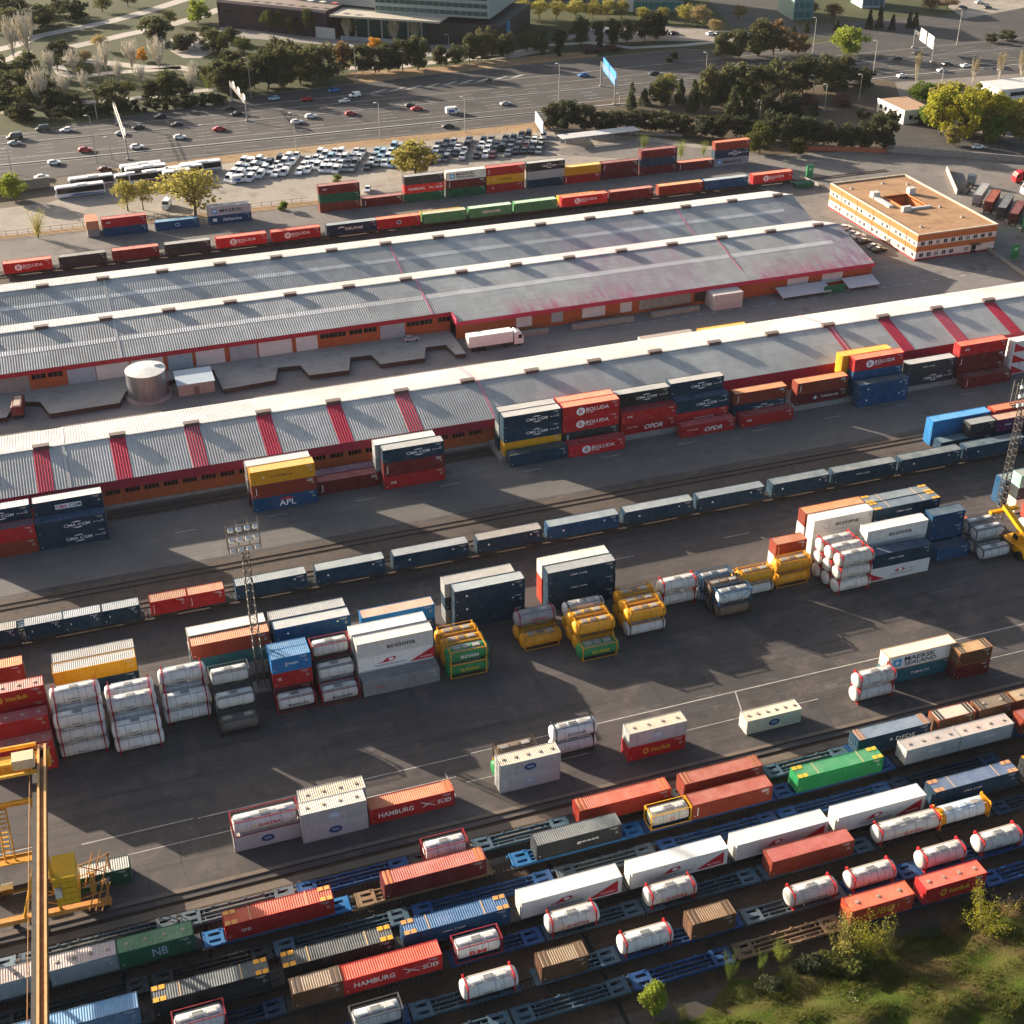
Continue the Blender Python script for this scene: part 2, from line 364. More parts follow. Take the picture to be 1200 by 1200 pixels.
sheet('side_road', [at(*p) for p in [(830, 0), (910, 0), (935, 30), (1200, 10), (1200, 50), (1090, 52), (930, 44), (860, 34)]], 0.004, M_hw)
sheet('side_road', [at(*p) for p in [(1100, 0), (1200, 0), (1200, 9), (1130, 22)]], 0.007, M_conc)
# planted island right of the car park
sheet('planted_bank', [at(*p) for p in [(640, 150), (690, 118), (800, 105), (900, 96), (1000, 85), (1048, 96), (1060, 130), (1050, 175), (900, 182), (760, 160)]], 0.008, ground_mat('bark covered bank', '#4d4436', '#5d5140', '#3d3a28', .05, .3, 2))
sheet('yard_corner_paving', [at(*p) for p in [(640, 175), (760, 165), (930, 190), (1050, 178), (1200, 195), (1200, 330), (1000, 262), (930, 235), (800, 190), (660, 182)]], 0.004, M_conc2)
sheet('slip_road', [at(*p) for p in [(1040, 172), (1060, 140), (1200, 170), (1200, 186)]], 0.010, M_hw)
# grassy bank at lower right
def bank():
    b = MB(); nx, ny = 110, 50; x0, x1, y0, y1 = 36, 150, 50, 97.5
    rr = random.Random(3)
    def hgt(x, y):
        e = 94.6+1.2*math.sin(x*.21)+.9*math.sin(x*.53+1)+max(0, (x-60))*.02
        if x < 50: e -= (50-x)*1.1
        d = max(0, e-y); return min(3.4, d*.26)+ (.28*math.sin(x*.9+y*.7)+.22*math.sin(x*.4-y*1.3)+.35*math.sin(y*.6+x*.1))*min(1, d/3)-.04
    for j in range(ny+1):
        for i in range(nx+1):
            x = x0+(x1-x0)*i/nx; y = y0+(y1-y0)*j/ny; b.v.append((x, y, hgt(x, y)))
    for j in range(ny):
        for i in range(nx):
            a = j*(nx+1)+i; b.face((a, a+1, a+nx+2, a+nx+1))
    n = NT('bank turf'); co = n.coords(True)
    a = n.mix(n.ramp(n.noise(co, .12, 5, .6, .5), .42, .6), lin('#37480f'), lin('#4c4126'))
    a = n.mix(n.ramp(n.noise(co, .5, 5, .7), .5, .7), a, lin('#2c360e')); a = n.mix(n.ramp(n.noise(co, 2.5, 4, .7), .5, .75, 0, .6), a, lin('#564a2e'))
    n.base(a, .95, 0, .1); n.bump(n.noise(co, 3, 5, .7), .8, .3)
    o = link('grassy_bank', b.mesh('grassy_bank', [n.m], True)); o['kind'] = 'structure'; return hgt
BANK = bank()
# ------------------------------------------------------------------ warehouses
def cslope(b, x0, x1, yA, zA, yB, zB, pitch=.52, dep=.042):
    n = int((x1-x0)/pitch); p = (x1-x0)/n; base = len(b.v)
    for i in range(n):
        for f, d in ((0, 0), (.28, dep), (.5, dep), (.78, 0)):
            x = x0+(i+f)*p; b.v.append((x, yA, zA+d)); b.v.append((x, yB, zB+d))
    m = n*4
    for i in range(m-1):
        a = base+2*i; b.face((a, a+2, a+3, a+1) if yB > yA else (a, a+1, a+3, a+2))
def roofmat(name, c, pink=None):
    n = NT(name); co = n.coords(True); cc = lin(c)
    a = n.mix(n.ramp(n.noise(co, .05, 5, .65), .35, .7), scl(cc, .84), scl(cc, 1.12))
    a = n.mix(n.ramp(n.noise(n.coords(True, (1, .12, 1)), .6, 5, .7), .5, .75, 0, .35), a, scl(cc, .7))
    s = n.n('ShaderNodeTexWave', wave_type='BANDS', bands_direction='Y'); s.inputs['Scale'].default_value = .16; n.l(co, s.inputs['Vector'])
    a = n.mix(n.ramp(s.outputs[0], .92, 1, 0, .3), a, scl(cc, .75))
    for (x0, x1, y0, y1, col, k_) in pink or []:
        g = n.n('ShaderNodeSeparateXYZ'); gg = n.n('ShaderNodeNewGeometry'); n.l(gg.outputs['Position'], g.inputs[0])
        m1 = n.ramp(g.outputs[0], x0, x0+3); m2 = n.ramp(g.outputs[0], x1, x1-1.0); m3 = n.ramp(g.outputs[1], y1, y0)
        q = n.n('ShaderNodeMath', operation='MULTIPLY'); n.l(m1, q.inputs[0]); n.l(m2, q.inputs[1]); q2 = n.n('ShaderNodeMath', operation='MULTIPLY'); n.l(q.outputs[0], q2.inputs[0]); n.l(m3, q2.inputs[1])
        q3 = n.n('ShaderNodeMath', operation='MULTIPLY'); n.l(q2.outputs[0], q3.inputs[0]); n.l(n.ramp(n.noise(n.coords(True, (1, .16, 1)), .7, 6, .75), .4, .58, .12*k_, k_), q3.inputs[1])
        a = n.mix(q3.outputs[0], a, lin(col))
    bk_ = n.n('ShaderNodeTexBrick'); bk_.offset = .5; bk_.inputs['Scale'].default_value = 1.0; bk_.inputs['Brick Width'].default_value = 2.2; bk_.inputs['Row Height'].default_value = 3.1; bk_.inputs['Mortar Size'].default_value = .02
    bk_.inputs['Color1'].default_value = (.72, .72, .72, 1); bk_.inputs['Color2'].default_value = (1, 1, 1, 1); bk_.inputs['Mortar'].default_value = (.62, .62, .62, 1); n.l(co, bk_.inputs['Vector'])
    a = n.mix(.55, a, n.mix(1.0, a, bk_.outputs['Color'], 'MULTIPLY'))
    a = n.mix(n.ramp(n.noise(n.coords(True, (.5, .07, 1)), 1.0, 5, .75), .58, .75, 0, .45), a, mixc(cc, (.16, .09, .05, 1), .55))
    n.base(a, .75, 0, .15); return n.m
M_rB = roofmat('grey fibre cement roofing', '#b0b0ad')
M_rA = roofmat('grey ribbed roofing', '#aaaba9', [(96, 131, 283, 291, '#b4486c', .8), (162, 198, 282, 293, '#b04870', .75), (118, 150, 318, 328, '#a87a94', .4), (185, 199, 285, 335, '#8a6a88', .55)])
M_brick = ground_mat('orange brick', '#9c5230', '#a85c38', '#84452a', .1, .6, 6)
M_fas = flat('#8a1c34', .6, 0, .18, 'maroon cladding'); M_white = flat('#c9c7c2', .7, 0, .12, 'white render'); M_gry = flat('#9aa0a4', .6, 0, .1, 'grey steel door')
M_red = roofmat('red roof sheet', '#b83a4c'); M_win = glassmat(); M_grd = flat('#8b8780', .85, 0, .2, 'concrete')
M_light = roofmat('translucent roof sheet', '#dedcd8'); M_brown = flat('#54423e', .6, 0, .2, 'brown vent steel')
def part(b, name, p, m): return link(name, b.mesh(name, [m]), p)
def vent(p, x, y, z):
    v = part(MB().box(x-1.45, x+1.45, y-.5, y+.5, z-.25, z+.62), 'ridge_vent', p, M_brown)
    part(MB().box(x-1.6, x+1.6, y-.62, y+.62, z+.63, z+.7), 'vent_cap', v, flat('#6f625c', .6))
wb_ = thing('warehouse', 'long single ridged warehouse with red strips on its grey roof and maroon front', 'warehouse', (0, 0, 0))
X0, X1 = -90, 255; RY, RZ, EZ = 244.7, 9.0, 6.0; NE, FE = 232.9, 258.0
b = MB(); cslope(b, X0, X1, NE, EZ, RY, RZ); part(b, 'near_roof_slope', wb_, M_rB)
b = MB(); cslope(b, X0, X1, RY, RZ, FE, EZ); part(b, 'far_roof_slope', wb_, M_rB)
part(MB().box(X0, X1, RY-.25, RY+.25, RZ+.02, RZ+.12), 'ridge_cap', wb_, M_rB)
part(MB().box(X0, X1, 233.6, 233.9, 0, 2.6), 'brick_wall', wb_, M_brick)
part(MB().box(X0, X1, 233.55, 233.85, 2.6, 4.0), 'upper_wall', wb_, flat('#8d4a30', .8, 0, .2))
part(MB().box(X0, 76.4, 232.95, 233.5, 4.0, 5.92).box(76.4, X1, 232.95, 233.5, 3.1, 5.92), 'fascia', wb_, M_fas)
part(MB().box(X0, X1, 257.2, 257.5, 0, 5.9).box(X0, X0+.3, 234, 257.2, 0, 6.2).box(X1-.3, X1, 234, 257.2, 0, 6.2), 'rear_wall', wb_, M_brick)
part(MB().box(X0, X1, 233.2, 233.59, 0, .5), 'plinth', wb_, M_grd)
x = -60.0
while x < 74:
    w_ = link('window', plainmesh('whw', lambda: MB().box(0, 2.6, -.04, 0, 0, 1.1).mesh('window')), wb_, loc=(x, 233.55, 2.75), mat=M_win)
    link('glazing_bar', plainmesh('whb', lambda: MB().box(.6, .68, -.09, -.041, 0, 1.1).box(1.26, 1.34, -.09, -.041, 0, 1.1).box(1.92, 2.0, -.09, -.041, 0, 1.1).mesh('glazing_bar')), w_, mat=M_brick)
    x += 3.6 if (int(x*10) % 3) else 4.4
for k_ in range(-5, 19):
    xv = -10.99+14.229*k_; vent(wb_, xv, RY, RZ)
    if k_ in (-3, -2, -1, 0, 1, 2, 3, 4, 5, 13, 14, 15, 16, 17):
        b = MB(); cslope(b, xv-1.6, xv+1.5, NE-.02, EZ+.03, RY-.45, RZ-.08, .5); part(b, 'red_roof_strip', wb_, M_red)
    if k_ == 12:
        b = MB(); cslope(b, xv-.4, xv+1.3, NE-.02, EZ+.03, RY-.45, RZ-.08, .5); part(b, 'red_roof_strip', wb_, M_red)
for xs in (-7.0, 76.6, 160.3):
    part(MB().poly([(xs-.3, NE-.05, EZ+.09), (xs+.3, NE-.05, EZ+.09), (xs+.3, RY, RZ+.14), (xs-.3, RY, RZ+.14)]).poly([(xs-.3, RY, RZ+.14), (xs+.3, RY, RZ+.14), (xs+.3, FE, EZ+.09), (xs-.3, FE, EZ+.09)]), 'roof_joint', wb_, flat('#c88a94' if xs > 0 else '#b0aeaa', .7))
b = MB()
for i in range(6): b.box(14.2+i*1.35, 14.32+i*1.35, NE+2, NE+9+.0, 0, .01)
# platform in front of the right half of this warehouse
pf = link('loading_platform', MB().box(75.2, X1, 225.45, 233.15, 0, 1.1).mesh('loading_platform', [M_grd])); tag(pf, 'long low concrete platform carrying containers beside the maroon warehouse front', 'platform')
# double warehouse
wa = thing('warehouse', 'wide double ridged warehouse with orange brick walls and pink stained grey roof', 'warehouse', (0, 0, 0))
AX0, AX1 = -90, 196.6
for ry, y0, y1, z0, z1 in ((302.5, 287.6, 315.0, 5.85, 5.6), (327.4, 315.0, 340.4, 5.6, 5.9)):
    b = MB(); cslope(b, AX0, AX1, y0, z0, ry, 9.0, .56); part(b, 'near_roof_slope', wa, M_rA)
    b = MB(); cslope(b, AX0, AX1, ry, 9.0, y1, z1, .56); part(b, 'far_roof_slope', wa, M_rA)
    part(MB().box(AX0, AX1, ry-.25, ry+.25, 9.02, 9.12), 'ridge_cap', wa, M_rA)
    f0, f1 = .42, .53
    b = MB(); cslope(b, AX0, AX1-6, y0+(ry-y0)*f0, z0+(9-z0)*f0+.03, y0+(ry-y0)*f1, z0+(9-z0)*f1+.03, .56); part(b, 'translucent_strip', wa, M_light)
    for xs in (7.6, 79.3, 160.5):
        part(MB().poly([(xs-.22, y0, z0+.1), (xs+.22, y0, z0+.1), (xs+.22, ry, 9.13), (xs-.22, ry, 9.13)]), 'roof_joint', wa, flat('#b8b6b2' if xs < 10 else '#cf7f90', .7))
    for k_ in range(-5, 15):
        xv = (-6.8 if ry > 310 else -8.2)+14.18*k_
        if xv < AX1-3: vent(wa, xv, ry, 9.0)
b = MB(); sl_ = (9-5.85)/(302.5-287.6); cslope(b, 84.0, AX1, 283.4, 5.85-sl_*4.2, 287.6, 5.85, .56); part(b, 'roof_extension', wa, M_rA)
part(MB().box(84.0, AX1, 283.3, 283.75, 3.9, 5.0-.05).box(83.7, 84.0, 283.3, 287.7, 3.9, 5.8), 'extension_fascia', wa, flat('#b02c48', .6))
part(MB().box(AX0, 83.7, 287.65, 288.1, 4.75, 5.8), 'fascia', wa, flat('#a01f30', .6))
part(MB().box(AX0, 83.7, 288.12, 288.4, 0, 5.78).box(84, AX1, 284.4, 284.7, 0, 4.9).box(AX1-.4, AX1-.1, 284.7, 340, 0, 5.5).box(AX0, AX1-.4, 339.4, 339.7, 0, 5.6).box(AX0, AX0+.3, 288.4, 339.4, 0, 5.5), 'brick_wall', wa, flat('#a4552f', .85, 0, .15, 'orange brick wall'))
part(MB().extx([(284.75, 4.8), (302.5, 8.9), (315, 5.5), (315, 0), (284.75, 0)], AX1-.09, AX1-.05), 'gable_wall', wa, flat('#8a5a80', .8, 0, .2)) if False else None
def bay(px0, px1, kind):
    x0 = atY(px0, 440-px0*.14, 288).x; x1 = atY(px1, 440-px1*.14, 288).x
    if kind in ('white', 'gray', 'blue', 'conc'):
        part(MB().box(x0, x1, 287.98, 288.11, 1.1, 4.74), 'sliding_door', wa, {'white': M_white, 'gray': M_gry, 'blue': flat('#97a6b0', .6), 'conc': M_grd}[kind])
    else:
        n_ = 2 if x1-x0 > 5 else 1
        for i in range(n_):
            cxw = x0+(x1-x0)*(i+.5)/n_
            w_ = part(MB().box(cxw-1.5, cxw+1.5, 288.05, 288.11, 3.4, 4.5), 'window', wa, M_win)
            part(MB().box(cxw-.55, cxw-.45, 288.0, 288.05, 3.4, 4.5).box(cxw+.45, cxw+.55, 288.0, 288.05, 3.4, 4.5), 'glazing_bar', w_, M_brick)
for a_, b_, c_ in ((-40, 32, 'conc'), (34, 73, 'win'), (77, 110, 'blue'), (111, 150, 'white'), (152, 190, 'white'), (195, 224, 'blue'), (228, 262, 'white'), (268, 300, 'gray'), (302, 341, 'white'), (346, 371, 'white'), (375, 405, 'win'), (408, 442, 'win'), (445, 474, 'gray'), (476, 507, 'win'), (513, 543, 'win')): bay(a_, b_, c_)
for x0, x1, m in ((99, 103, M_white), (108, 111, M_gry), (116, 122, M_white), (126, 129, M_white), (131, 145, M_grd), (172, 178, M_white), (182, 188, M_white), (146, 152, flat('#3a322e', .8))):
    part(MB().box(x0, x1, 284.28, 284.39, .9, 3.6), 'loading_door', wa, m)
# dock in front of the double warehouse
z1_ = lambda x, y: (x/4, 360+y/4); z2_ = lambda x, y: (300+x/3.53, 340+y/3.53)
pp = [(-90, 274.4)]+[tuple(at(*q, 1.1)[:2]) for q in [z1_(30, 515), z1_(78, 442), z1_(188, 443), z1_(232, 500), z1_(560, 448), z1_(590, 395), z1_(1000, 292), z1_(1045, 385), z2_(80, 372), z2_(90, 320), z2_(184, 311), z2_(220, 352), z2_(385, 331), z2_(390, 278), z2_(477, 268), z2_(515, 306), z2_(697, 281), z2_(702, 236), z2_(785, 226), z2_(826, 266), z2_(868, 262)]]+[(83.4, 288.0), (-90, 288.0)]
def dock_mb(p_):
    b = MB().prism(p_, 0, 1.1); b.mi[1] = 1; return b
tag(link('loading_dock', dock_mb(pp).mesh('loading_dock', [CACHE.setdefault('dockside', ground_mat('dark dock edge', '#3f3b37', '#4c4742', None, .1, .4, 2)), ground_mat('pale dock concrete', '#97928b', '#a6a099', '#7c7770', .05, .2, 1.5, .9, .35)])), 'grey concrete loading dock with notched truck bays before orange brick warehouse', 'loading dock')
for x0, x1, y0, y1, nm in ((112, 128, 280.2, 281.4, 'long low concrete ramp wall under the pink stained roof edge'), (96, 106, 280.5, 281.6, 'short pale concrete ramp wall left under the pink roof edge'), (133, 146, 280.8, 281.8, 'sloping concrete ramp wall beside the pale box annex')):
    tag(link('ramp_wall', MB().box(x0, x1, y0, y1, 0, 1.15).mesh('ramp_wall', [M_grd])), nm, 'ramp')
tag(link('box_annex', MB().box(149, 157, 279.6, 284.2, 0, 4.0).mesh('box_annex', [flat('#b8aea8', .8)])), 'pale boxy annex against the front of the double warehouse', 'annex')
for i, (x0, x1, c, l) in enumerate(((168, 182, '#b9bcbc', 'flat grey canopy roof before the far warehouse doors'), (187, 196, '#c4c6c6', 'tilted grey canopy roof near the warehouse corner'))):
    t = thing('door_canopy', l, 'canopy', (x0, 279, 0))
    link('canopy_roof', MB().extx([(0, .9), (0, 1.0), (4.2, 2.1), (4.2, 2.0)], 0, x1-x0).mesh('canopy_roof', [flat(c, .5)]), t)
    for xx in (.3, x1-x0-.3): link('post', MB().tube((xx, .3, 0), (xx, .3, .95), .06).mesh('post', [M_gry]), t)
tag(link('green_fence_panel', MB().box(180, 186, 279.4, 279.6, 0, 2.2).mesh('green_fence_panel', [flat('#0f6a44', .7)])), 'green sheet panel between the canopies by the warehouse', 'panel')
# water tank and shed
t = thing('water_tank', 'large round steel water tank beside the loading dock', 'water tank', (11.8, 279.3, 0))
def tk_mat():
    n = NT('galvanised steel'); co = n.coords(); c = lin('#8b9092')
    a = n.mix(n.ramp(n.noise(n.coords(scale=(2.5, 2.5, .15)), 1, 4, .7), .35, .7), scl(c, .7), scl(c, 1.15)); n.base(a, .42, .55); n.bump(n.noise(co, 2, 3), .1); return n.m
b = MB(); pr = []
for i in range(6): pr += [(.45+i*1.0, 4.3), (.45+i*1.0+.03, 4.312), (.45+i*1.0+.06, 4.3)]
b.lathe(pr+[(6.1, 4.3)], 'z', 40); me = fixnormals(b.mesh('tank_wall', [tk_mat()])); link('tank_wall', me, t)
b = MB(); b.lathe([(6.11, 4.36), (6.2, 4.36), (6.5, .3)], 'z', 40); link('tank_roof', fixnormals(b.mesh('tank_roof', [flat('#c9c9c5', .5, .2)])), t)
b = MB(); b.lathe([(0, 5.2), (.44, 5.0)], 'z', 32); link('tank_plinth', fixnormals(b.mesh('tank_plinth', [M_grd])), t)
link('roof_hatch', MB().box(2.0, 3.6, .6, 1.5, 6.25, 6.75).mesh('roof_hatch', [flat('#d8d8d4', .5)]), t)
b = MB()
for s in (-.25, .25): b.tube((4.45, -1+s, .4), (4.45, -1+s, 6.6), .04, 5)
for i in range(18): b.tube((4.45, -1.25, .6+i*.33), (4.45, -.75, .6+i*.33), .025, 4)
link('ladder', b.mesh('ladder', [flat('#a0283a', .6)]), t)
t = thing('pump_shed', 'small pale roofed shed right of the round water tank', 'shed', (21.9, 279, 0))
link('wall', MB().box(-3.9, 3.9, -3, 3, 0, 2.7).mesh('wall', [flat('#9a958e', .8)]), t)
link('roof', MB().extx([(-3.3, 2.72), (-3.3, 2.86), (3.3, 3.36), (3.3, 3.22)], -4.1, 4.1).mesh('roof', [flat('#aebac2', .5)]), t)
link('door', MB().box(-.6, .6, -3.05, -3.0, 0, 2.0).mesh('door', [flat('#6f6a64', .6)]), t)
# ------------------------------------------------------------------ office
of = thing('office_building', 'two storey orange office building with flat gravel roof and small courtyard', 'office', (227.1, 314.3, 0))
hw_, hd, OH = 12.5, 22.6, 7.1
M_or = flat('#b4662f', .8, 0, .1, 'orange panels'); M_band = flat('#d9cdbd', .75, 0, .08, 'cream render')
cx0, cx1, cy0, cy1 = -4.2, 3.0, -3.0, 7.0
P = of
def ring(z0, z1, off, m, nm):
    a, c = hw_+off, hd+off
    part(MB().box(-a, a, -c, -c+.4, z0, z1).box(-a, a, c-.4, c, z0, z1).box(-a, -a+.4, -c+.4, c-.4, z0, z1).box(a-.4, a, -c+.4, c-.4, z0, z1), nm, P, m)
ring(0, .5, 0, flat('#8a3030', .8), 'plinth'); ring(.5, 2.5, -.06, M_band, 'lower_window_band'); ring(2.5, 3.9, 0, M_or, 'middle_wall_band'); ring(3.9, 5.4, -.06, M_band, 'upper_window_band'); ring(5.4, OH, 0, M_or, 'top_wall_band'); ring(OH, OH+.3, .05, flat('#c9b9a2', .8), 'parapet')
M_grv = ground_mat('gravel roofing', '#9a7858', '#b08d6c', '#7c6048', .12, .35, 3, .9, .35)
part(MB().box(-hw_+.4, hw_-.4, -hd+.4, cy0, OH-.4, OH-.1).box(-hw_+.4, hw_-.4, cy1, hd-.4, OH-.4, OH-.1).box(-hw_+.4, cx0, cy0, cy1, OH-.4, OH-.1).box(cx1, hw_-.4, cy0, cy1, OH-.4, OH-.1), 'flat_roof', P, M_grv)
part(MB().box(cx0-.2, cx0, cy0-.2, cy1+.2, 0, OH+.35).box(cx1, cx1+.2, cy0-.2, cy1+.2, 0, OH+.35).box(cx0, cx1, cy0-.2, cy0, 0, OH+.35).box(cx0, cx1, cy1, cy1+.2, 0, OH+.35), 'courtyard_wall', P, M_or)
part(MB().box(cx0, cx1, cy0, cy1, 0, .2), 'courtyard_floor', P, M_grd)
for (ax, ay, w, d, h, rz_) in ((-6.6, 8.4, 2.2, 1.8, 1.6, 0), (-7.0, 3, 1.4, 7.5, .6, 0), (-4.8, -4.8, 2.6, 1.1, 1.5, 0), (4.6, 7.4, 2.0, 1.6, 1.9, 0), (0, -3.9, 7, .8, .5, 0)):
    part(MB().box(ax-w/2, ax+w/2, ay-d/2, ay+d/2, OH-.1, OH-.1+h), 'roof_unit', P, flat('#c2bfb8', .5))
for (ax, ay) in ((7, -14), (-8, -17), (8.5, 15), (-9, 17), (2, 18), (6, -5)):
    part(MB().tube((ax, ay, OH-.1), (ax, ay, OH+.6), .18, 8).box(ax-.35, ax+.35, ay-.35, ay+.35, OH-.1, OH+.1), 'roof_vent', P, flat('#9a968e', .5))
for zz, lst in ((.95, 9), (4.15, 10)):
    for i in range(lst):
        xx = -10.6+i*2.35
        if zz < 2 and i in (5, 8): continue
        w_ = part(MB().box(xx-.55, xx+.55, -hd+.02, -hd+.06, zz, zz+1.0), 'window', P, glassmat(('#1a2226', '#2c363a', '#8f8c82', '#1a2226')[(i*7+int(zz)) % 4]))
        part(MB().box(xx-.04, xx+.04, -hd-.02, -hd+.02, zz, zz+1.0).box(xx-.65, xx+.65, -hd-.06, -hd+.02, zz-.1, zz-.01), 'frame', w_, M_white)
    for i in range(20):
        yy = -hd+1.5+i*2.2
        w_ = part(MB().box(-hw_+.02, -hw_+.06, yy-.5, yy+.5, zz, zz+1.0), 'window', P, glassmat(('#3a3c3a', '#101416', '#a09a8c')[(i*5+int(zz)) % 3]))
        part(MB().box(-hw_-.02, -hw_+.02, yy-.04, yy+.04, zz, zz+1.0).box(-hw_-.04, -hw_+.02, yy-.6, yy+.6, zz+1.01, zz+1.1), 'frame', w_, M_white)
for i in range(5): part(MB().box(-hw_-.05, -hw_-.002, -hd+5+i*8.4, -hd+5.16+i*8.4, .5, OH-.1), 'downpipe', P, flat('#7a4a2a', .7))
part(MB().box(5.2, 6.6, -hd-.03, -hd+.05, .05, 2.4), 'entrance_door', P, M_win); part(MB().box(4.6, 7.4, -hd-1.2, -hd-.04, 2.55, 2.75), 'door_hood', P, flat('#5c5852', .6))
tag(link('garden_wall', MB().box(-.15, .15, -16, 16, 0, 1.4).mesh('garden_wall', [flat('#c8b69e', .8)]), ), 'low beige wall running beside the office toward the road', 'wall')
o = COL.objects[-1] if False else [x for x in D.objects if x.name.startswith('garden_wall')][0]; pa, pb = at(1109, 200), at(1121, 228); mid = (pa+pb)/2; o.location = (mid.x, mid.y, 0); dd = pb-pa; o.rotation_euler = (0, 0, math.atan2(dd.y, dd.x)+math.pi/2); o.scale = (1, dd.length/32, 1)
pa, pb = at(1075, 181), at(1210, 198)
def wallbetween(name, pa, pb, h, th, m, label, cat, z=0):
    d = pb-pa; L = d.length; o = link(name, MB().box(-L/2, L/2, -th/2, th/2, z, z+h).mesh(name, [m])); o.location = ((pa.x+pb.x)/2, (pa.y+pb.y)/2, 0); o.rotation_euler = (0, 0, math.atan2(d.y, d.x)); return tag(o, label, cat)
wallbetween('retaining_wall', at(1040, 178), at(1210, 192), 2.2, .5, M_grd, 'grey concrete retaining wall below the slip road', 'wall')
wallbetween('retaining_wall', at(940, 176), at(1038, 179), 1.5, .5, flat('#9a5a40', .85), 'reddish low wall below the dark conifers', 'wall')
wallbetween('curb_wall', at(1120, 268), at(1210, 330), .9, .5, M_grd, 'low pale wall beside the parked trailers', 'wall')
wallbetween('curb_wall', at(938, 208), at(1000, 236), .8, .4, M_grd, 'low pale kerb wall left of the office', 'wall')
wallbetween('boundary_wall', at(640, 152), at(800, 160), .8, .4, flat('#8d857a', .85), 'pale boundary wall under the conifer hedge', 'wall')
wallbetween('slip_wall', Vector((-160, 421, 0)), Vector((-1, 433, 0)), 3.0, .5, flat('#857c70', .85), 'grey brown retaining wall behind the parked coaches', 'wall')
# fence along the far apron
t = thing('chain_fence', 'low rusty fence along the edge of the car park', 'fence', (0, 392.8, 0))
b = MB(); b.box(-60, 71, -.03, .03, 1.25, 1.32); b.box(-60, 71, -.03, .03, .4, .45); link('fence_rail', b.mesh('fence_rail', [flat('#6a5646', .8)]), t)
for i in range(44): link('post', plainmesh('fpost', lambda: MB().box(-.06, .06, -.06, .06, 0, 1.4).mesh('post')), t, loc=(-60+i*3.0, 0, 0), mat=flat('#6a5646', .8))
t = thing('gate_house', 'small orange gate hut beside the red and blue container stack', 'hut', (8.3, 386.5, 0))
link('wall', MB().box(-1.6, 1.6, -3, 3, 0, 2.2).mesh('wall', [M_grd]), t); link('upper_wall', MB().box(-1.7, 1.7, -3.1, 3.1, 2.2, 4.6).mesh('upper_wall', [flat('#b87a5a', .8)]), t)
# ------------------------------------------------------------------ floodlight masts
def mast(x, y, H, label):
    t = thing('floodlight_mast', label, 'floodlight mast', (x, y, 0), 0, 'floodlight masts'); m = flat('#5d5954', .5, .3)
    b = MB(); w0, w1 = .6, .45
    for sx in (-1, 1):
        for sy in (-1, 1): b.tube((sx*w0, sy*w0, 0), (sx*w1, sy*w1, H-5), .09, 5)
    n = 20
    for i in range(n):
        za, zb = (H-5)*i/n, (H-5)*(i+1)/n; a = w0+(w1-w0)*i/n; c = w0+(w1-w0)*(i+1)/n
        for s in (-1, 1):
            p = 1 if i % 2 else -1
            b.tube((-a*p, s*a, za), (c*p, s*c, zb), .05, 4); b.tube((s*a, -a*p, za), (s*c, c*p, zb), .05, 4)
            b.tube((-c, s*c, zb), (c, s*c, zb), .045, 4); b.tube((s*c, -c, zb), (s*c, c, zb), .045, 4)
    link('lattice_tower', b.mesh('lattice_tower', [m]), t)
    link('footing', MB().box(-1.3, 1.3, -1.3, 1.3, 0, .4).mesh('footing', [M_grd]), t)
    b = MB()
    for z in (H-4.9, H-3.1, H-1.3): b.box(-2.4, 2.4, -.75, -.62, z, z+.12); b.box(-2.4, 2.4, .6, .72, z, z+.12)
    for xx in (-2.4, -.8, .8, 2.3): b.box(xx, xx+.1, -.61, -.5, H-5, H-.2); b.box(xx, xx+.1, .45, .59, H-5, H-.2)
    b.box(-2.4, 2.4, -.49, .44, H-5.1, H-5.0)
    link('lamp_frame', b.mesh('lamp_frame', [m]), t)
    for r_ in range(3):
        for c in range(4):
            f = link('floodlight', plainmesh('fl', lambda: MB().box(-.3, .3, -.3, .1, -.28, .28).mesh('floodlight')), t, loc=(-1.8+c*1.2, -.98, H-4.3+r_*1.8), mat=flat('#c4c2bc', .5), scale=1.25); f.rotation_euler = (rad(35), 0, 0)
            link('lens', plainmesh('fll', lambda: MB().box(-.26, .26, -.32, -.301, -.24, .24).mesh('lens')), f, mat=flat('#e2e2dc', .2))
    link('aerial', MB().tube((-2.3, 0, H-.2), (-2.6, 0, H+3.5), .04, 4).mesh('aerial', [m]), t)
mast(17.2, 170.6, 31, 'tall lattice floodlight mast among the yard stacks at left')
mast(153.6, 171.6, 31, 'tall lattice floodlight mast among the yard stacks at the right edge')
# ------------------------------------------------------------------ yellow gantry crane
cr = thing('gantry_crane', 'large yellow gantry crane spanning the sidings at the left edge', 'crane', (-15.33, 133.5, 0), rad(-2.67))
M_y = paint('#d99a18', .7, .5, .5); M_y2 = paint('#c98a3c', .9, .6, .6); M_dk = flat('#2a2622', .7)
def cpart(b, nm, m, p=None): return link(nm, b.mesh(nm, [m]), p or cr)
for gx in (0, -16.5):
    g = cpart(MB().box(gx-.5, gx+.5, -48, 17.5, 12.4, 13.7), 'girder', paint('#7a5226', .9, .6, .7))
    cpart(MB().box(gx-.55, gx-.27, -48, 17.5, 13.72, 13.95).box(gx+.27, gx+.55, -48, 17.5, 13.72, 13.95), 'trolley_rail', paint('#d8a468', .8, .5, .4), g)
    cpart(MB().box(gx-1.3, gx-.56, -48, 17.5, 12.9, 12.98), 'girder_walkway', M_dk, g)
    b = MB()
    for i in range(33): b.tube((gx-1.48, -47+i*2, 12.95), (gx-1.48, -47+i*2, 14.0), .03, 4)
    b.tube((gx-1.48, -48, 14.0), (gx-1.48, 17.5, 14.0), .035, 4); cpart(b, 'handrail', M_y2, g)
cpart(MB().box(-17.4, .9, 15.0, 16.6, 12.0, 13.7), 'end_beam', M_y)
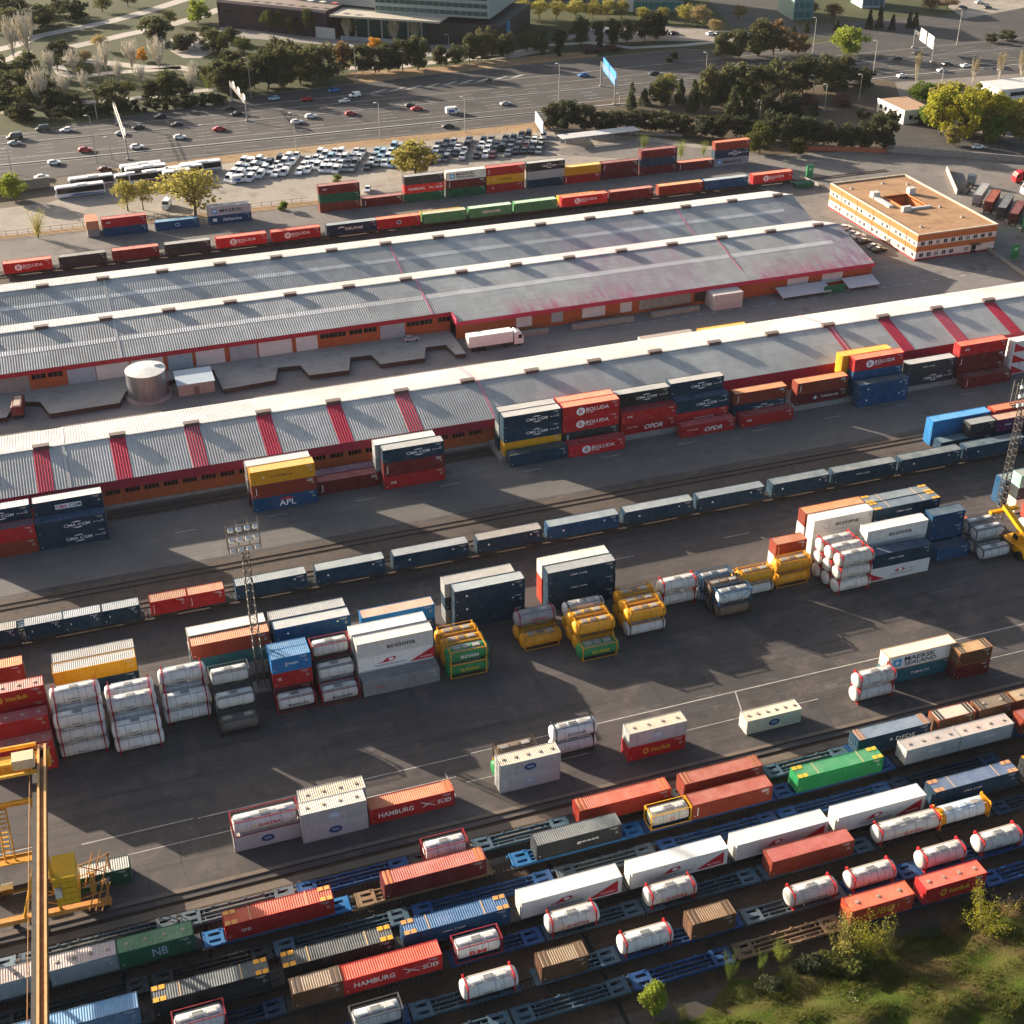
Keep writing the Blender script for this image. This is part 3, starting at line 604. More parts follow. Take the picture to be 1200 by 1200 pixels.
cpart(MB().box(-17.4, -.7, 17.55, 17.8, 13.75, 14.3).box(-17.4, -.7, 13.9, 14.2, 14.1, 14.5).box(-17.4, -.64, 12.2, 12.6, 13.6, 14.0), 'end_beam_rails', paint('#e8b040', .6, .5, .4))
cpart(MB().box(-3.4, -.7, 12.4, 14.3, 14.5, 16.0), 'equipment_cabinet', flat('#c8b490', .7))
cpart(MB().box(-17, -1.6, 9.4, 10.0, 11.2, 11.7), 'trolley_beam', M_y)
b = MB()
for yy in (4.5, 6.0): b.tube((-17, yy, 6.0), (-1.4, yy, 6.0), .12, 5); b.tube((-17, yy, 7.1), (-1.4, yy, 7.1), .05, 4)
b.box(-17, -1.4, 4.5, 6.0, 5.85, 5.95)
for xx in (-15, -12, -6.2, -5, -1.8): b.tube((xx, 9.7, 11.2), (xx+.4, 5.2, 6.0), .12, 5)
for i in range(11): b.box(-5.9, -5.1, 9.4-i*.38, 9.7-i*.38, 10.9-i*.45, 10.95-i*.45)
cpart(b, 'service_gantry', M_y)
for gx, sxs in ((0, (-4.2, .2)), (-16.5, (-4.2, 4.2))):
    for sx in sxs:
        cpart(MB().tube((gx+sx, -.6, 1.6), (gx+sx*.18, -.6, 12.4), .22, 8, .3), 'leg', M_y)
cpart(MB().box(-24, 6.4, -.95, -.15, .9, 1.6), 'sill_beam', M_y2)
b = MB()
for xx in (3.6, 5.4, -3.4, -5.4, -14, -19):
    b.tube((xx, -.9, .45), (xx, -.3, .45), .42, 12)
cpart(b, 'travel_wheels', M_dk)
b = MB()
for za, zb in ((2.5, 4.4), (4.4, 6.6), (6.6, 8.8), (8.8, 11)):
    fa = 4.2-3.44*(za-1.6)/10.8; fb = 4.2-3.44*(zb-1.6)/10.8
    b.tube((.15, -.6, za), (-fb, -.6, zb), .07, 5); b.tube((.15, -.6, zb), (-fb, -.6, zb), .07, 5)
cpart(b, 'leg_bracing', M_y2)
hs = cpart(MB().box(.1, 2.9, -1.6, 2.6, 3.2, 7.8), 'machinery_house', paint('#d8ac1c', .4, .5, .15))
b = MB()
for i in range(4): b.box(.12+i*.9, .16+i*.9, -1.65, -1.6, 3.2, 7.8)
for i in range(4): b.box(.1, 2.9, -1.66, -1.61, 4.0+i*1.0, 4.04+i*1.0)
cpart(b, 'panel_seams', paint('#a07c14', .5, .5, .2), hs)
cpart(MB().box(.2, 1.0, -2.3, -1.67, 5.2, 6.4), 'ventilator', flat('#b0b0aa', .5), hs)
b = MB()
for (x, y) in ((3.2, 2), (4.2, 2), (5.2, 1.2)): b.tube((x, y, 1.8), (x+1.6, y+2.4, 5.4), .09, 5)
for (x, y) in ((3.6, -1.6), (4.4, -1.8), (5.2, -2)): b.tube((x, y, 1.2), (x+1.5, y+1.5, 4.4), .09, 5)
for z in (1.9, 3.4, 5.2): b.tube((2.9, 2.6, z), (6.6, 3.6, z), .08, 5); b.tube((2.9, -1.0, z-.4), (6.2, -.4, z-.4), .08, 5)
b.tube((2.9, 2.6, 5.2), (6.6, 3.6, 1.9), .08, 5); b.tube((6.6, 3.6, 0), (6.6, 3.6, 5.6), .11, 5); b.tube((6.2, -.4, 0), (6.2, -.4, 5), .11, 5)
cpart(b, 'cable_reel_frame', M_y2)
b = MB(); b.lathe([(-.25, 1.5), (.25, 1.5)], 'x', 20, (4.4, 1.0, 3.2)); cpart(b, 'cable_reel', paint('#b07a20', .7, .6, .4))
t = thing('lifting_spreader', 'dark yellow lifting spreader lying on the paving left of the crane girder', 'spreader', (-19.6, 139.4, 0))
link('main_beam', MB().box(-4, 4, -.5, .5, .3, 1.2).mesh('main_beam', [paint('#8a6a14', .9, .6, .5)]), t)
for s in (-1, 1): link('end_arm', MB().box(s*3.2-.35, s*3.2+.35, -1.3, 1.3, .15, .9).mesh('end_arm', [paint('#3a3020', .9, .6, .5)]), t)
link('headblock', MB().box(-1.2, 1.2, -.9, .9, 1.2, 2.0).mesh('headblock', [M_dk]), t)
# ------------------------------------------------------------------ containers
PAL = dict(navy='#06354c', blue='#064a72', sky='#187ab8', red='#b41c20', bol='#cc2024', rust='#8c3622', maroon='#6c1a1e', orange='#c8402a',
           yellow='#e3a312', green='#0f9152', dgreen='#12583c', teal='#236a74', gray='#8e9294', lgray='#b4b6b4', white='#e6e4de', dgray='#33393c',
           purple='#5c2452', brown='#6b4a33', black='#23282c', lime='#4f9a62', cream='#d8cfbf', steel='#5d7f9c', mint='#9ccfbe')
PHR = dict(navy='navy blue', blue='blue', sky='bright blue', red='red', bol='bright red', rust='rust brown', maroon='dark maroon', orange='orange red',
           yellow='yellow', green='bright green', dgreen='dark green', teal='teal', gray='grey', lgray='light grey', white='white', dgray='charcoal',
           purple='purple', brown='brown', black='black', lime='soft green', cream='cream', steel='steel blue', mint='pale mint')
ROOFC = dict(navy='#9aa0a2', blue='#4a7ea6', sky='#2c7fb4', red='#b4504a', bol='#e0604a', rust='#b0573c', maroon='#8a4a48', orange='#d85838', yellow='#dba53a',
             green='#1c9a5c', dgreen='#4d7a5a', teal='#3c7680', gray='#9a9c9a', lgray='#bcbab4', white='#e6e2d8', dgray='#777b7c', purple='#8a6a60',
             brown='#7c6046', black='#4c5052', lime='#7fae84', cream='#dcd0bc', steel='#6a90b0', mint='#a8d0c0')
CW = 2.438
def corr(n, L, d):
    """trapezoid corrugation offsets along a length: list of (t, offset)"""
    o = []; p = L/n
    for i in range(n):
        t = i*p; o += [(t+0.12*p, 0), (t+0.28*p, d), (t+0.62*p, d), (t+0.78*p, 0)]
    return [(0, 0)]+o+[(L, 0)]
def c_body(L, H, smooth):
    b = MB(); hl = L/2-0.06; y = CW/2-0.02; z0, z1 = 0.12, H-0.10
    if smooth:
        for s in (-1, 1): b.poly([(-hl*s, s*-y*-1, z0), (hl*s, s*y, z0), (hl*s, s*y, z1), (-hl*s, s*y, z1)][::-1])
    else:
        n = max(6, round(2*hl/0.29))
        for s in (-1, 1):
            c = corr(n, 2*hl, 0.05)
            for (t0, d0), (t1, d1) in zip(c, c[1:]):
                q = [(-hl+t0, s*(y-d0), z0), (-hl+t1, s*(y-d1), z0), (-hl+t1, s*(y-d1), z1), (-hl+t0, s*(y-d0), z1)]
                b.poly(q if s < 0 else q[::-1])
    c = corr(8, 2*y, 0.04)
    for (t0, d0), (t1, d1) in zip(c, c[1:]):
        b.poly([(hl-d0, -y+t0, z0), (hl-d1, -y+t1, z0), (hl-d1, -y+t1, z1), (hl-d0, -y+t0, z1)])
    b.poly([(-hl+.02, -y, z0), (-hl+.02, -y, z1), (-hl+.02, y, z1), (-hl+.02, y, z0)])
    b.poly([(-hl, -y, z0), (-hl, y, z0), (hl, y, z0), (hl, -y, z0)])
    return b.mesh('container_body')
def c_roof(L, H, smooth):
    b = MB(); hl = L/2-0.06; y = CW/2-0.05; z = H-0.03
    if smooth: b.poly([(-hl, -y, z), (hl, -y, z), (hl, y, z), (-hl, y, z)])
    else:
        n = max(6, round(2*hl/0.30)); c = corr(n, 2*hl, 0.04)
        for (t0, d0), (t1, d1) in zip(c, c[1:]):
            b.poly([(-hl+t0, -y, z-d0), (-hl+t1, -y, z-d1), (-hl+t1, y, z-d1), (-hl+t0, y, z-d0)])
    return b.mesh('container_roof')
def c_frame(L, H):
    b = MB(); hl = L/2; y = CW/2
    for sx in (-1, 1):
        for sy in (-1, 1):
            x0, x1 = sorted((sx*hl, sx*(hl-0.14))); y0, y1 = sorted((sy*y, sy*(y-0.13)))
            b.box(x0, x1, y0, y1, 0.12, H-0.12)
            x2 = sx*(hl-0.18); xa, xb = sorted((sx*(hl+0.004), x2)); ya, yb = sorted((sy*(y+0.004), sy*(y-0.16)))
            b.box(xa, xb, ya, yb, 0, 0.12); b.box(xa, xb, ya, yb, H-0.12, H)
    for sy in (-1, 1):
        y0, y1 = sorted((sy*y, sy*(y-0.07)))
        b.box(-hl+0.18, hl-0.18, y0, y1, 0.01, 0.15); b.box(-hl+0.18, hl-0.18, y0, y1, H-0.11, H-0.005)
    for sx in (-1, 1):
        x0, x1 = sorted((sx*hl, sx*(hl-0.07))); b.box(x0, x1, -y+0.16, y-0.16, 0.01, 0.14); b.box(x0, x1, -y+0.16, y-0.16, H-0.11, H-0.005)
    return b.mesh('container_frame')
def c_door(H):
    b = MB(); b.box(-0.03, 0.0, 0.012, CW/2-0.135, 0.15, H-0.12); return b.mesh('container_door')
def c_bars(H):
    b = MB()
    for y in (0.25, 0.85): b.tube((-0.055, y, 0.12), (-0.055, y, H-0.1), 0.022, 5)
    for y in (0.25, 0.85): b.box(-0.075, -0.03, y-0.02, y+0.3, 1.0, 1.05)
    return b.mesh('lock_rods')
def c_code(L, H):
    b = MB(); y = -CW/2-.010; rr = random.Random(int(L*10))
    def q(x0, x1, z0, z1): b.poly([(x0, y, z0), (x1, y, z0), (x1, y, z1), (x0, y, z1)])
    x = L/2-1.75
    for i in range(9): w = rr.uniform(.06, .11); q(x, x+w, H-.42, H-.28); x += w+.045
    x = L/2-1.3
    for i in range(5): w = rr.uniform(.06, .1); q(x, x+w, H-.6, H-.5); x += w+.04
    for i in range(4): q(L/2-.95, L/2-.95+rr.uniform(.3, .6), H-1.05-i*.13, H-1.0-i*.13)
    q(-L/2+.35, -L/2+.52, .5, .68)
    return b.mesh('code_marks')
def c_hatch():
    b = MB(); b.lathe([(0, .27), (.07, .27), (.1, .2)], 'z', 12); return fixnormals(b.mesh('roof_hatch'))
# ---- lettering
TXT = {}
def text_mesh(s):
    if s not in TXT:
        cu = D.curves.new('lettering', 'FONT'); cu.body = s; cu.resolution_u = 2; cu.offset = 0.012
        o = D.objects.new('lettering', cu); COL.objects.link(o)
        bpy.context.view_layer.update()
        me = D.meshes.new_from_object(o); vs_ = [tuple(v.co) for v in me.vertices]; fs = [tuple(p.vertices) for p in me.polygons]
        D.objects.remove(o); D.curves.remove(cu); D.meshes.remove(me)
        x0 = min(v[0] for v in vs_); x1 = max(v[0] for v in vs_); y0 = min(v[1] for v in vs_); y1 = max(v[1] for v in vs_)
        TXT[s] = ([((v[0]-x0)/(x1-x0)-.5, (v[1]-y0)/(y1-y0)-.5) for v in vs_], fs)
    return TXT[s]
def T(s, cx, cz, w, h, col='w', sh=0.0): return ('t', s, cx, cz, w, h, col, sh)
LC = dict(w='#eceae6', k='#1c1e22', r='#b81c2e', b='#16406e', c='#2f9ecb', y='#c9b028', g='#9fb4c4', n='#1b3050', o='#f08020', lt='#c9d4da')
def circ(cx, cz, rx, rz, col, n=20): return ('p', [(cx+rx*math.cos(2*math.pi*i/n), cz+rz*math.sin(2*math.pi*i/n)) for i in range(n)], col)
def arc(cx, cz, r, a0, a1, wd, col):
    p = [(cx+r*1.6*math.cos(rad(a0+(a1-a0)*i/8)), cz+r*math.sin(rad(a0+(a1-a0)*i/8))) for i in range(9)]
    q = [(cx+r*1.6*math.cos(rad(a0+(a1-a0)*i/8)), cz+(r-wd*math.sin(math.pi*i/8))*math.sin(rad(a0+(a1-a0)*i/8))) for i in range(9)]
    return ('p', p+q[::-1], col)
def star(cx, cz, r, col, n=7):
    return ('p', [(cx+(r if i % 2 == 0 else r*.45)*math.sin(math.pi*i/n), cz+(r if i % 2 == 0 else r*.45)*math.cos(math.pi*i/n)) for i in range(2*n)], col)
CROSS = [('p', [(1.1, .55), (1.9, .1), (3.7, .42), (2.2, .2)], 'w'), ('p', [(1.3, -.5), (2.2, -.05), (3.0, -.1), (2.0, .12)], 'w'), ('p', [(1.1, .55), (1.3, .58), (2.4, .12), (2.1, .05)], 'w'), ('p', [(2.0, .05), (2.3, .0), (3.4, -.42), (3.1, -.42)], 'w')]
LOGO = {
 'BOL': [circ(-2.3, 0, .95, .85, 'w'), T('B', -2.3, 0, .75, .95, 'r'), T('BOLUDA', 1.35, .22, 5.0, .78), T('LINES', -.3, -.42, 1.7, .28)],
 'CMA': [T('CMA CGM', .9, 0, 4.6, .62), arc(1.0, -.3, 1.05, 60, 130, .22, 'w'), arc(1.0, .35, 1.05, 235, 305, .22, 'w'), T('CMA-CGM.COM', 4.6, 0, 1.9, .2)],
 'CMR': [('p', [(-2.3, -.5), (2.3, -.5), (2.3, .5), (-2.3, .5)], 'lt'), T('CMA', -1.15, 0, 2.0, .68, 'r'), T('CGM', 1.15, 0, 2.0, .68, 'n')],
 'APL': [T('APL', .3, -.25, 3.2, 1.25), ('p', [(-1.3, .5), (-.6, .9), (.6, .95), (1.6, .6), (1.6, .5)], 'r')],
 'ONE': [T('ONE', -4.3, .2, 1.2, .55)], 'ONR': [T('ONE', -4.3, -.1, 1.2, .55)],
 'OPD': [T('OPDR', 1.2, -.1, 4.2, 1.05, 'w', .25), T('CONTAINER', -3.6, .3, 2.6, .2)],
 'HSD': [T('HAMBURG', -2.35, 0, 5.0, .85)]+CROSS+[T('SÜD', 4.6, .05, 2.0, .9)],
 'MAE': [('p', [(-4.9, -.65), (-3.6, -.65), (-3.6, .65), (-4.9, .65)], 'c'), star(-4.25, 0, .52, 'w'), T('MAERSK', .5, 0, 6.6, .95, 'k')],
 'MSL': [('p', [(-5.2, -.75), (-3.7, -.75), (-3.7, .65), (-5.2, .65)], 'c'), star(-4.45, -.05, .55, 'w'), T('MAERSK', -.4, .45, 5.6, .85, 'k'), T('SEALAND', -.2, -.5, 5.8, .75, 'k')],
 'ACC': [T('acciona', .9, 0, 4.6, .85, 'k')],
 'ACR': [arc(-2.9, 0, .85, 60, 300, .16, 'r'), T('acciona', .6, 0, 4.6, .85, 'k')],
 'TRI': [('p', [(2.2, -1.15), (6.3, -1.15), (6.3, .95)], 'r'), T('ALONSO', 4.9, -.7, 2.0, .3, 'w'), ('p', [(-3.4, -.35), (-2.2, -.15), (-1.4, .45), (-.2, .55), (.1, .3), (-.4, -.25), (-1.6, -.3), (-2.3, -.32)], 'r'), circ(-.75, .13, .42, .27, 'w'), T('TRANSPORTES ALONSO', -.9, -.75, 5.2, .3, 'n')],
 'TRL': [('p', [(-6.3, -1.15), (-2.2, -1.15), (-6.3, .95)], 'r'), ('p', [(-.6, .2), (.2, .5), (1.2, .5), (1.8, .2), (1.2, -.1), (.2, -.1)], 'r'), circ(.7, .2, .4, .25, 'w'), T('ALONSO', 2.7, .15, 1.4, .25, 'r'), T('TRANSPORTES ALONSO', 1.2, -.5, 4.6, .28, 'n')],
 'IBK': [circ(-2.4, 0, .62, .62, 'y'), circ(-2.4, 0, .36, .36, 'r'), T('InterBulk', .9, 0, 4.2, .85, 'y')],
 'UBC': [T('UBC', .6, 0, 5.0, 1.35, 'y')],
 'BCI': [T('UBC', .2, 0, 4.4, 1.2, 'y'), T('i', 3.2, .2, .2, .8, 'y')],
 'NBX': [T('NB', .5, 0, 2.5, 1.35, 'g')],
 'DFD': [star(-.5, .1, .35, 'lt', 5), T('DFDS', 1.9, 0, 3.2, .75)],
 'COD': [T('codif', .3, 0, 4.4, 1.0, 'g')],
 'HAN': [circ(-1.6, 0, .36, .36, 'w'), circ(-1.6, 0, .22, .22, 'b'), T('HANJIN', .6, 0, 3.2, .5)],
 'DEL': [arc(-2.9, 0, .7, 20, 200, .3, 'w'), T('DELPHIS', .6, -.05, 5.0, .75)],
 'NEN': [T('NENUFAR', .2, 0, 5.6, .75)], 'SAF': [('p', [(-5.0, -.4), (-3.8, -.4), (-3.8, .5), (-5.0, .5)], 'w'), T('Safmarine', .6, 0, 5.4, .95, 'w', .3)],
 'TUR': [star(-1.6, 0, .6, 'lt', 4), T('TURKON LINE', 1.9, .05, 4.2, .45)],
 'VDO': [circ(0, 0, 1.25, .62, 'b'), T('VDO', 0, 0, 1.3, .42, 'lt'), T('BULK', -2.6, 0, 1.3, .22, 'g'), T('SYSTEMS', 2.7, .05, 1.7, .22, 'g')],
 'VDL': [circ(0, 0, 1.15, .6, 'g'), T('VDO', 0, 0, 1.2, .4, 'w')],
 'EUK': [T('EUKTRA', .3, .1, 3.3, .55, 'r')], 'SMN': [T('CMA CGM', -.6, .2, 3.0, .3)], 'TXT': [T('CAPITAL', -5.0, .2, .45, 1.4)],
 'VRT': [T('I', -5.3, 0, .14, 1.5), T('TEX', 4.9, .7, 1.2, .3)], 'DRY': [T('CARRU', .6, .1, 3.0, .45)], 'STA': [circ(0, 0, .7, .55, 'lt'), circ(0, 0, .5, .38, 'b')],
 'ONW': [T('CROWLEY', .6, -.3, 4.6, .5)], 'OCR': [T('OCRL', -3.4, 0, 1.5, .42, 'r')], 'GSV': [T('TAMALTO', .2, 0, 3.4, .5)], 'GST': [T('geest', 1.2, 0, 3.2, .5)], 'OLD': [T('TRIFLEET', .4, -.7, 2.6, .3, 'o')],
 'YDH': [T('K', -3.6, .1, .4, .45), T('L A ROMANA', -.2, 0, 4.2, .42, 'k')], 'DOT': [circ(-4.0, .1, .2, .2, 'w'), circ(4.0, .6, .16, .16, 'w')], 'TRT': [T('trans', -3.4, .1, 1.6, .4), T('sealines', .2, .0, 2.2, .28)],
}
def letter(parent, key, L, H, y):
    sets = {}
    for e in LOGO[key]:
        if e[0] == 't':
            _, s, cx, cz, w, h, col, sh = e; v, f = text_mesh(s)
            pts = [(cx+p[0]*w+sh*p[1]*h, cz+p[1]*h) for p in v]; fs = f
        else:
            _, p, col = e; pts = p; fs = [tuple(range(len(p)))]
        sets.setdefault(col, []).append((pts, fs))
    k = min(1.0, (L-0.6)/11.6); kz = min(1.0, H/2.7)
    lay = ['lt', 'w', 'r', 'b', 'c', 'y', 'k', 'n', 'g', 'o']
    order = []
    for e in LOGO[key]:
        c = e[6] if e[0] == 't' else e[2]
        if c not in order: order.append(c)
    for i, c in enumerate(order):
        me = plainmesh(('logo', key, c, round(L, 2), round(H, 2), round(y, 3)), lambda: _lm(sets[c], k, kz, H, y-0.004*i))
        link('lettering', me, parent, mat=flat(LC[c], 0.5, 0, 0.06, 'sign paint'))
def _lm(lst, k, kz, H, y):
    b = MB()
    for pts, fs in lst:
        o = len(b.v); b.v += [(p[0]*k, y, H/2+p[1]*kz) for p in pts]
        for f in fs:
            a = [pts[i] for i in f]; ar = sum(a[i][0]*a[(i+1) % len(a)][1]-a[(i+1) % len(a)][0]*a[i][1] for i in range(len(a)))
            b.f.append(tuple(o+i for i in (f if ar > 0 else f[::-1]))); b.mi.append(0)
    return b.mesh('lettering')
def container(cx, cy, z, L, ck, label, group=None, H=2.59, roof=None, logo=None, hatch=0, smooth=False, cast=None, rz=0, doors=None, wear=0.6, posts=None, bands=None):
    wear = max(wear, .8)
    """cx, cy: centre of the plan"""
    hx = PAL[ck]; rx = roof or ROOFC[ck]
    t = thing('shipping_container', label, 'container', (cx, cy, z), rz, group)
    K = (round(L, 2), round(H, 2)); pm = paint(hx, 0.55 if not smooth else 0.35, 0.5, 0.15 if smooth else 0.3)
    link('body', plainmesh(('cb', K, smooth), lambda: c_body(L, H, smooth)), t, mat=pm)
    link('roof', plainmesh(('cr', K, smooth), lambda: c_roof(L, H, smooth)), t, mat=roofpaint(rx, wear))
    link('frame', plainmesh(('cf', K), lambda: c_frame(L, H)), t, mat=paint(posts or hx, 0.7, 0.5, 0.5))
    side = doors if doors else (-1 if cx > 25 else 1)
    for s in (-1, 1):
        d = link('door', plainmesh(('cd', H), lambda: c_door(H)), t, loc=(side*L/2*1.0-(0 if side < 0 else 0), 0, 0), mat=pm)
        d.scale = (1 if side < 0 else -1, s, 1)
        b = link('lock_rods', plainmesh(('cl', H), lambda: c_bars(H)), d, mat=flat('#8d8f8e', 0.4, 0.6))
    if not smooth:
        link('code_marks', plainmesh(('code', K), lambda: c_code(L, H)), t, mat=flat('#c4c4c0', .6))
    if logo: letter(t, logo, L, H, -CW/2-0.012)
    for i in range(hatch):
        link('roof_hatch', plainmesh('hatch', c_hatch), t, loc=(-L/2+L*(i+.5)/hatch, 0, H-0.03), mat=roofpaint('#a89684', 0.8))
    if cast:
        cm = flat(cast, 0.6)
        for xx in (-6.0, 6.0):
            for yy in (-1, 1):
                me = plainmesh('castplate', lambda: MB().box(-.75, -.08, -.32, .32, 0, .02).box(.08, .75, -.32, .32, 0, .02).mesh('corner_plate'))
                link('corner_plate', me, t, loc=(xx, yy*(CW/2-.36), H-0.001), mat=cm)
        for xx in (-3.6, 3.6):
            link('roof_stripe', plainmesh('rstripe', lambda: MB().box(-.07, .07, -1.15, 1.15, 0, .012).mesh('roof_stripe')), t, loc=(xx, 0, H-0.02), mat=flat('#c9a878', 0.7))
    if bands:
        for xx in (-L/2+.45, -L/2+1.0, L/2-.45, L/2-1.0):
            link('roof_bow', plainmesh('rbow', lambda: MB().box(-.16, .16, -1.17, 1.17, 0, .03).mesh('roof_bow')), t, loc=(xx, 0, H-0.02), mat=flat(bands, 0.7))
    return t
# ------------------------------------------------------------------ tank containers
def t_tank(L, r):
    b = MB(); h = L/2; e = 0.40
    prof = [(-h, 0.2*r), (-h+.04, .5*r), (-h+.12, .78*r), (-h+.24, .94*r), (-h+e, r)]
    n = 5; b.lathe(prof+[(h-e, r), (h-.24, .94*r), (h-.12, .78*r), (h-.04, .5*r), (h, .2*r)], 'x', 28, (0, 0, 0))
    me = fixnormals(b.mesh('tank_shell')); me.polygons.foreach_set('use_smooth', [True]*len(me.polygons)); return me
def t_seams(L, r):
    b = MB(); h = L/2-.9
    for i in range(6):
        x = -h+2*h*i/5
        if i in (1, 3, 4): b.lathe([(x-.025, r+.004), (x-.025, r+.015), (x+.025, r+.015), (x+.025, r+.004)], 'x', 28, (0, 0, 0), False)
    return fixnormals(b.mesh('cladding_seams'))
def t_ring(L, H, full):
    """one end frame, seen at +x"""
    b = MB(); h = L/2; y = CW/2; w = 0.13
    x0, x1 = (h-.16, h) if full else (h-.2, h-.03)
    b.box(x0, x1, -y, -y+w, 0, H); b.box(x0, x1, y-w, y, 0, H); b.box(x0, x1, -y+w, y-w, 0, w); b.box(x0, x1, -y+w, y-w, H-w, H)
    xm = (x0+x1)/2
    for sy in (-1, 1):
        b.tube((xm, sy*(y-.05), .75), (xm, sy*.5, .05), .075, 4); b.tube((xm, sy*(y-.05), H-.75), (xm, sy*.5, H-.05), .075, 4)
    b.box(x0-.004, x1+.004, -y-.004, -y+.17, -.001, .12); b.box(x0-.004, x1+.004, y-.17, y+.004, -.001, .12)
    if not full:
        for sy in (-1, 1): b.box(x0, x1, sy*(y-.3)-.1, sy*(y-.3)+.1, H, H+.16)
    return b.mesh('end_frame')
def t_rails(L, H, rails):
    b = MB(); h = L/2-.21; y = CW/2
    for s in (-1, 1):
        y0, y1 = sorted((s*y, s*(y-.09)))
        b.box(-h, h, y0, y1, 0.01, .12)
        if rails > 1: b.box(-h, h, y0, y1, H-.10, H-.01)
        if rails > 2:
            b.tube((-h, s*(y-.05), H-.1), (0, s*(y-.05), .1), .05, 4); b.tube((h, s*(y-.05), H-.1), (0, s*(y-.05), .1), .05, 4)
    return b.mesh('side_rails')
def t_walk(L):
    b = MB(); b.box(-L/2+.5, L/2-.5, .4, .85, -.16, -.09).box(-L/2+.5, L/2-.5, -.7, -.45, -.16, -.09)
    return b.mesh('walkway')
def t_lid():
    b = MB(); b.box(-.6, .6, -.36, .36, -.04, .035).box(-.48, .48, -.26, .26, .036, .05); return b.mesh('manhole_box')
TANKK = dict(  # tank colour, frame colour, rails, full frame, walkway, label phrase
 wr=('#dedcd8', '#9a1528', 0, 0, '#8f9396', 'white red-ended tank container'),
 ye=('#dc9a0c', '#b8821a', 2, 0, '#6e625a', 'yellow tank container'),
 ge=('#0c7e44', '#c8922a', 2, 0, '#8a8a88', 'green yellow-framed tank container'),
 gw=('#8d8f93', '#8a1828', 0, 0, '#66686c', 'grey red-banded tank container'),
 wb=('#cfcfcd', '#2c3033', 0, 0, '#5e6062', 'white black-banded tank container'),
 wy=('#d8d6d2', '#d09a28', 2, 1, '#9a8a70', 'white yellow-framed tank container'),
 bf=('#b4bec4', '#14486e', 3, 1, '#4e5256', 'silver blue-framed tank container'),
 bn=('#6e5c4a', '#3e3028', 2, 1, '#7d6a58', 'brown dark-framed tank container'),
 dk=('#5e5c58', '#343432', 2, 1, '#4a4846', 'dirty grey tank container'),
 wk=('#d0d0cc', '#48494a', 2, 1, '#5c5a58', 'white grey-topped tank container'),
 rr=('#d4d2ce', '#8a1826', 2, 1, '#7a7874', 'white red-framed tank container'),
 re=('#d6d2ca', '#a82428', 0, 0, '#a89c90', 'white bright-red-ended tank container'),
 br=('#7d5a3c', '#a8411e', 2, 1, '#8a7254', 'brown orange-framed tank container'),
 yl=('#d8d4c8', '#d8a01c', 2, 1, '#b4a890', 'cream yellow-framed tank container'),
 sy=('#c9d0d4', '#d8920c', 0, 0, '#b8c4cc', 'silver yellow-ended tank container'))
def tank(cx, cy, z, kind, label, group=None, L=6.06, H=2.59, logo=None):
    tc, fc, rails, full, wc, ph = TANKK[kind]
    t = thing('tank_container', label, 'tank container', (cx, cy, z), 0, group)
    r = 1.22; zc = H/2+.03; LT = (L+1.05 if kind != 'sy' else L-.06) if not full else L-.34
    link('tank_shell', plainmesh(('tt', LT), lambda: t_tank(LT, r)), t, loc=(0, 0, zc), mat=paint(tc, 0.85, 0.42, 0.12))
    link('cladding_seams', plainmesh(('tsm', LT), lambda: t_seams(LT, r)), t, loc=(0, 0, zc), mat=flat('#55565a' if tc[1] in 'bcd' else tc, .6))
    fm = paint(fc, 0.4, 0.5, 0.2)
    for s in (-1, 1): link('end_frame', plainmesh(('tr', L, H, full), lambda: t_ring(L, H, full)), t, mat=fm, scale=(s, 1, 1))
    if kind == 'sy':
        for s in (-1, 1): link('end_cap', plainmesh(('cap', LT), lambda: fixnormals(MB().lathe([(LT/2-.9, r+.02), (LT/2-.38, r+.02), (LT/2-.2, .95*r+.02), (LT/2+.02, .5*r)], 'x', 24).mesh('end_cap'))), t, loc=(0, 0, zc), mat=fm, scale=(s, 1, 1))
    if rails: link('side_rails', plainmesh(('ts', L, H, rails, full), lambda: t_rails(L, H, rails)), t, mat=fm)
    link('walkway', plainmesh(('tw', L), lambda: t_walk(L)), t, loc=(0, 0, zc+r-.05), mat=flat(wc, 0.7))
    for i, xx in enumerate((-L*.27, -.1, L*.25)):
        link('manhole_box', plainmesh('tl', t_lid), t, loc=(xx, -.06, zc+r-.02), mat=flat(('#d8d7d2', '#7e7e7c', '#c4c2bc')[i] if kind in ('wr', 're', 'wk', 'rr', 'yl') else ('#8d8880', wc, '#a09a90')[i], 0.5))
    if logo:
        key = ('tlogo', logo, L)
        for i, e in enumerate(LOGO_T[logo]):
            s, cx_, cz_, w, h, col = e
            link('lettering', plainmesh(key+(i,), lambda: _tl(s, cx_, cz_, w, h, r+.05, zc)), t, mat=flat(LC[col], 0.5, 0, 0.05, 'sign paint'))
    return t
LOGO_T = {'EUC': [('EUCONSA', .2, .05, 3.0, .6, 'w')], 'EUY': [('EUCONSA', .2, .05, 3.0, .6, 'y')], 'EUK': [('EUKTRA', .5, 0, 3.0, .55, 'r'), ('V', -1.5, 0, .5, .6, 'y')], 'BMX': [('BM', -.2, -.05, 2.2, .7, 'r')],
          'GOK': [('GOTEIMA', .3, 0, 2.8, .45, 'r')], 'HYR': [('Hoyer', -.4, -.15, 1.3, .42, 'k')], 'BER': [('Bertschi', .2, -.05, 3.0, .55, 'k')], 'ALF': [('ALFRED TALKE', .2, -.1, 3.4, .4, 'n')], 'EUA': [('EUCONSA', .2, .1, 2.8, .55, 'b')], 'RED': [('O', .1, 0, .7, .7, 'r')]}
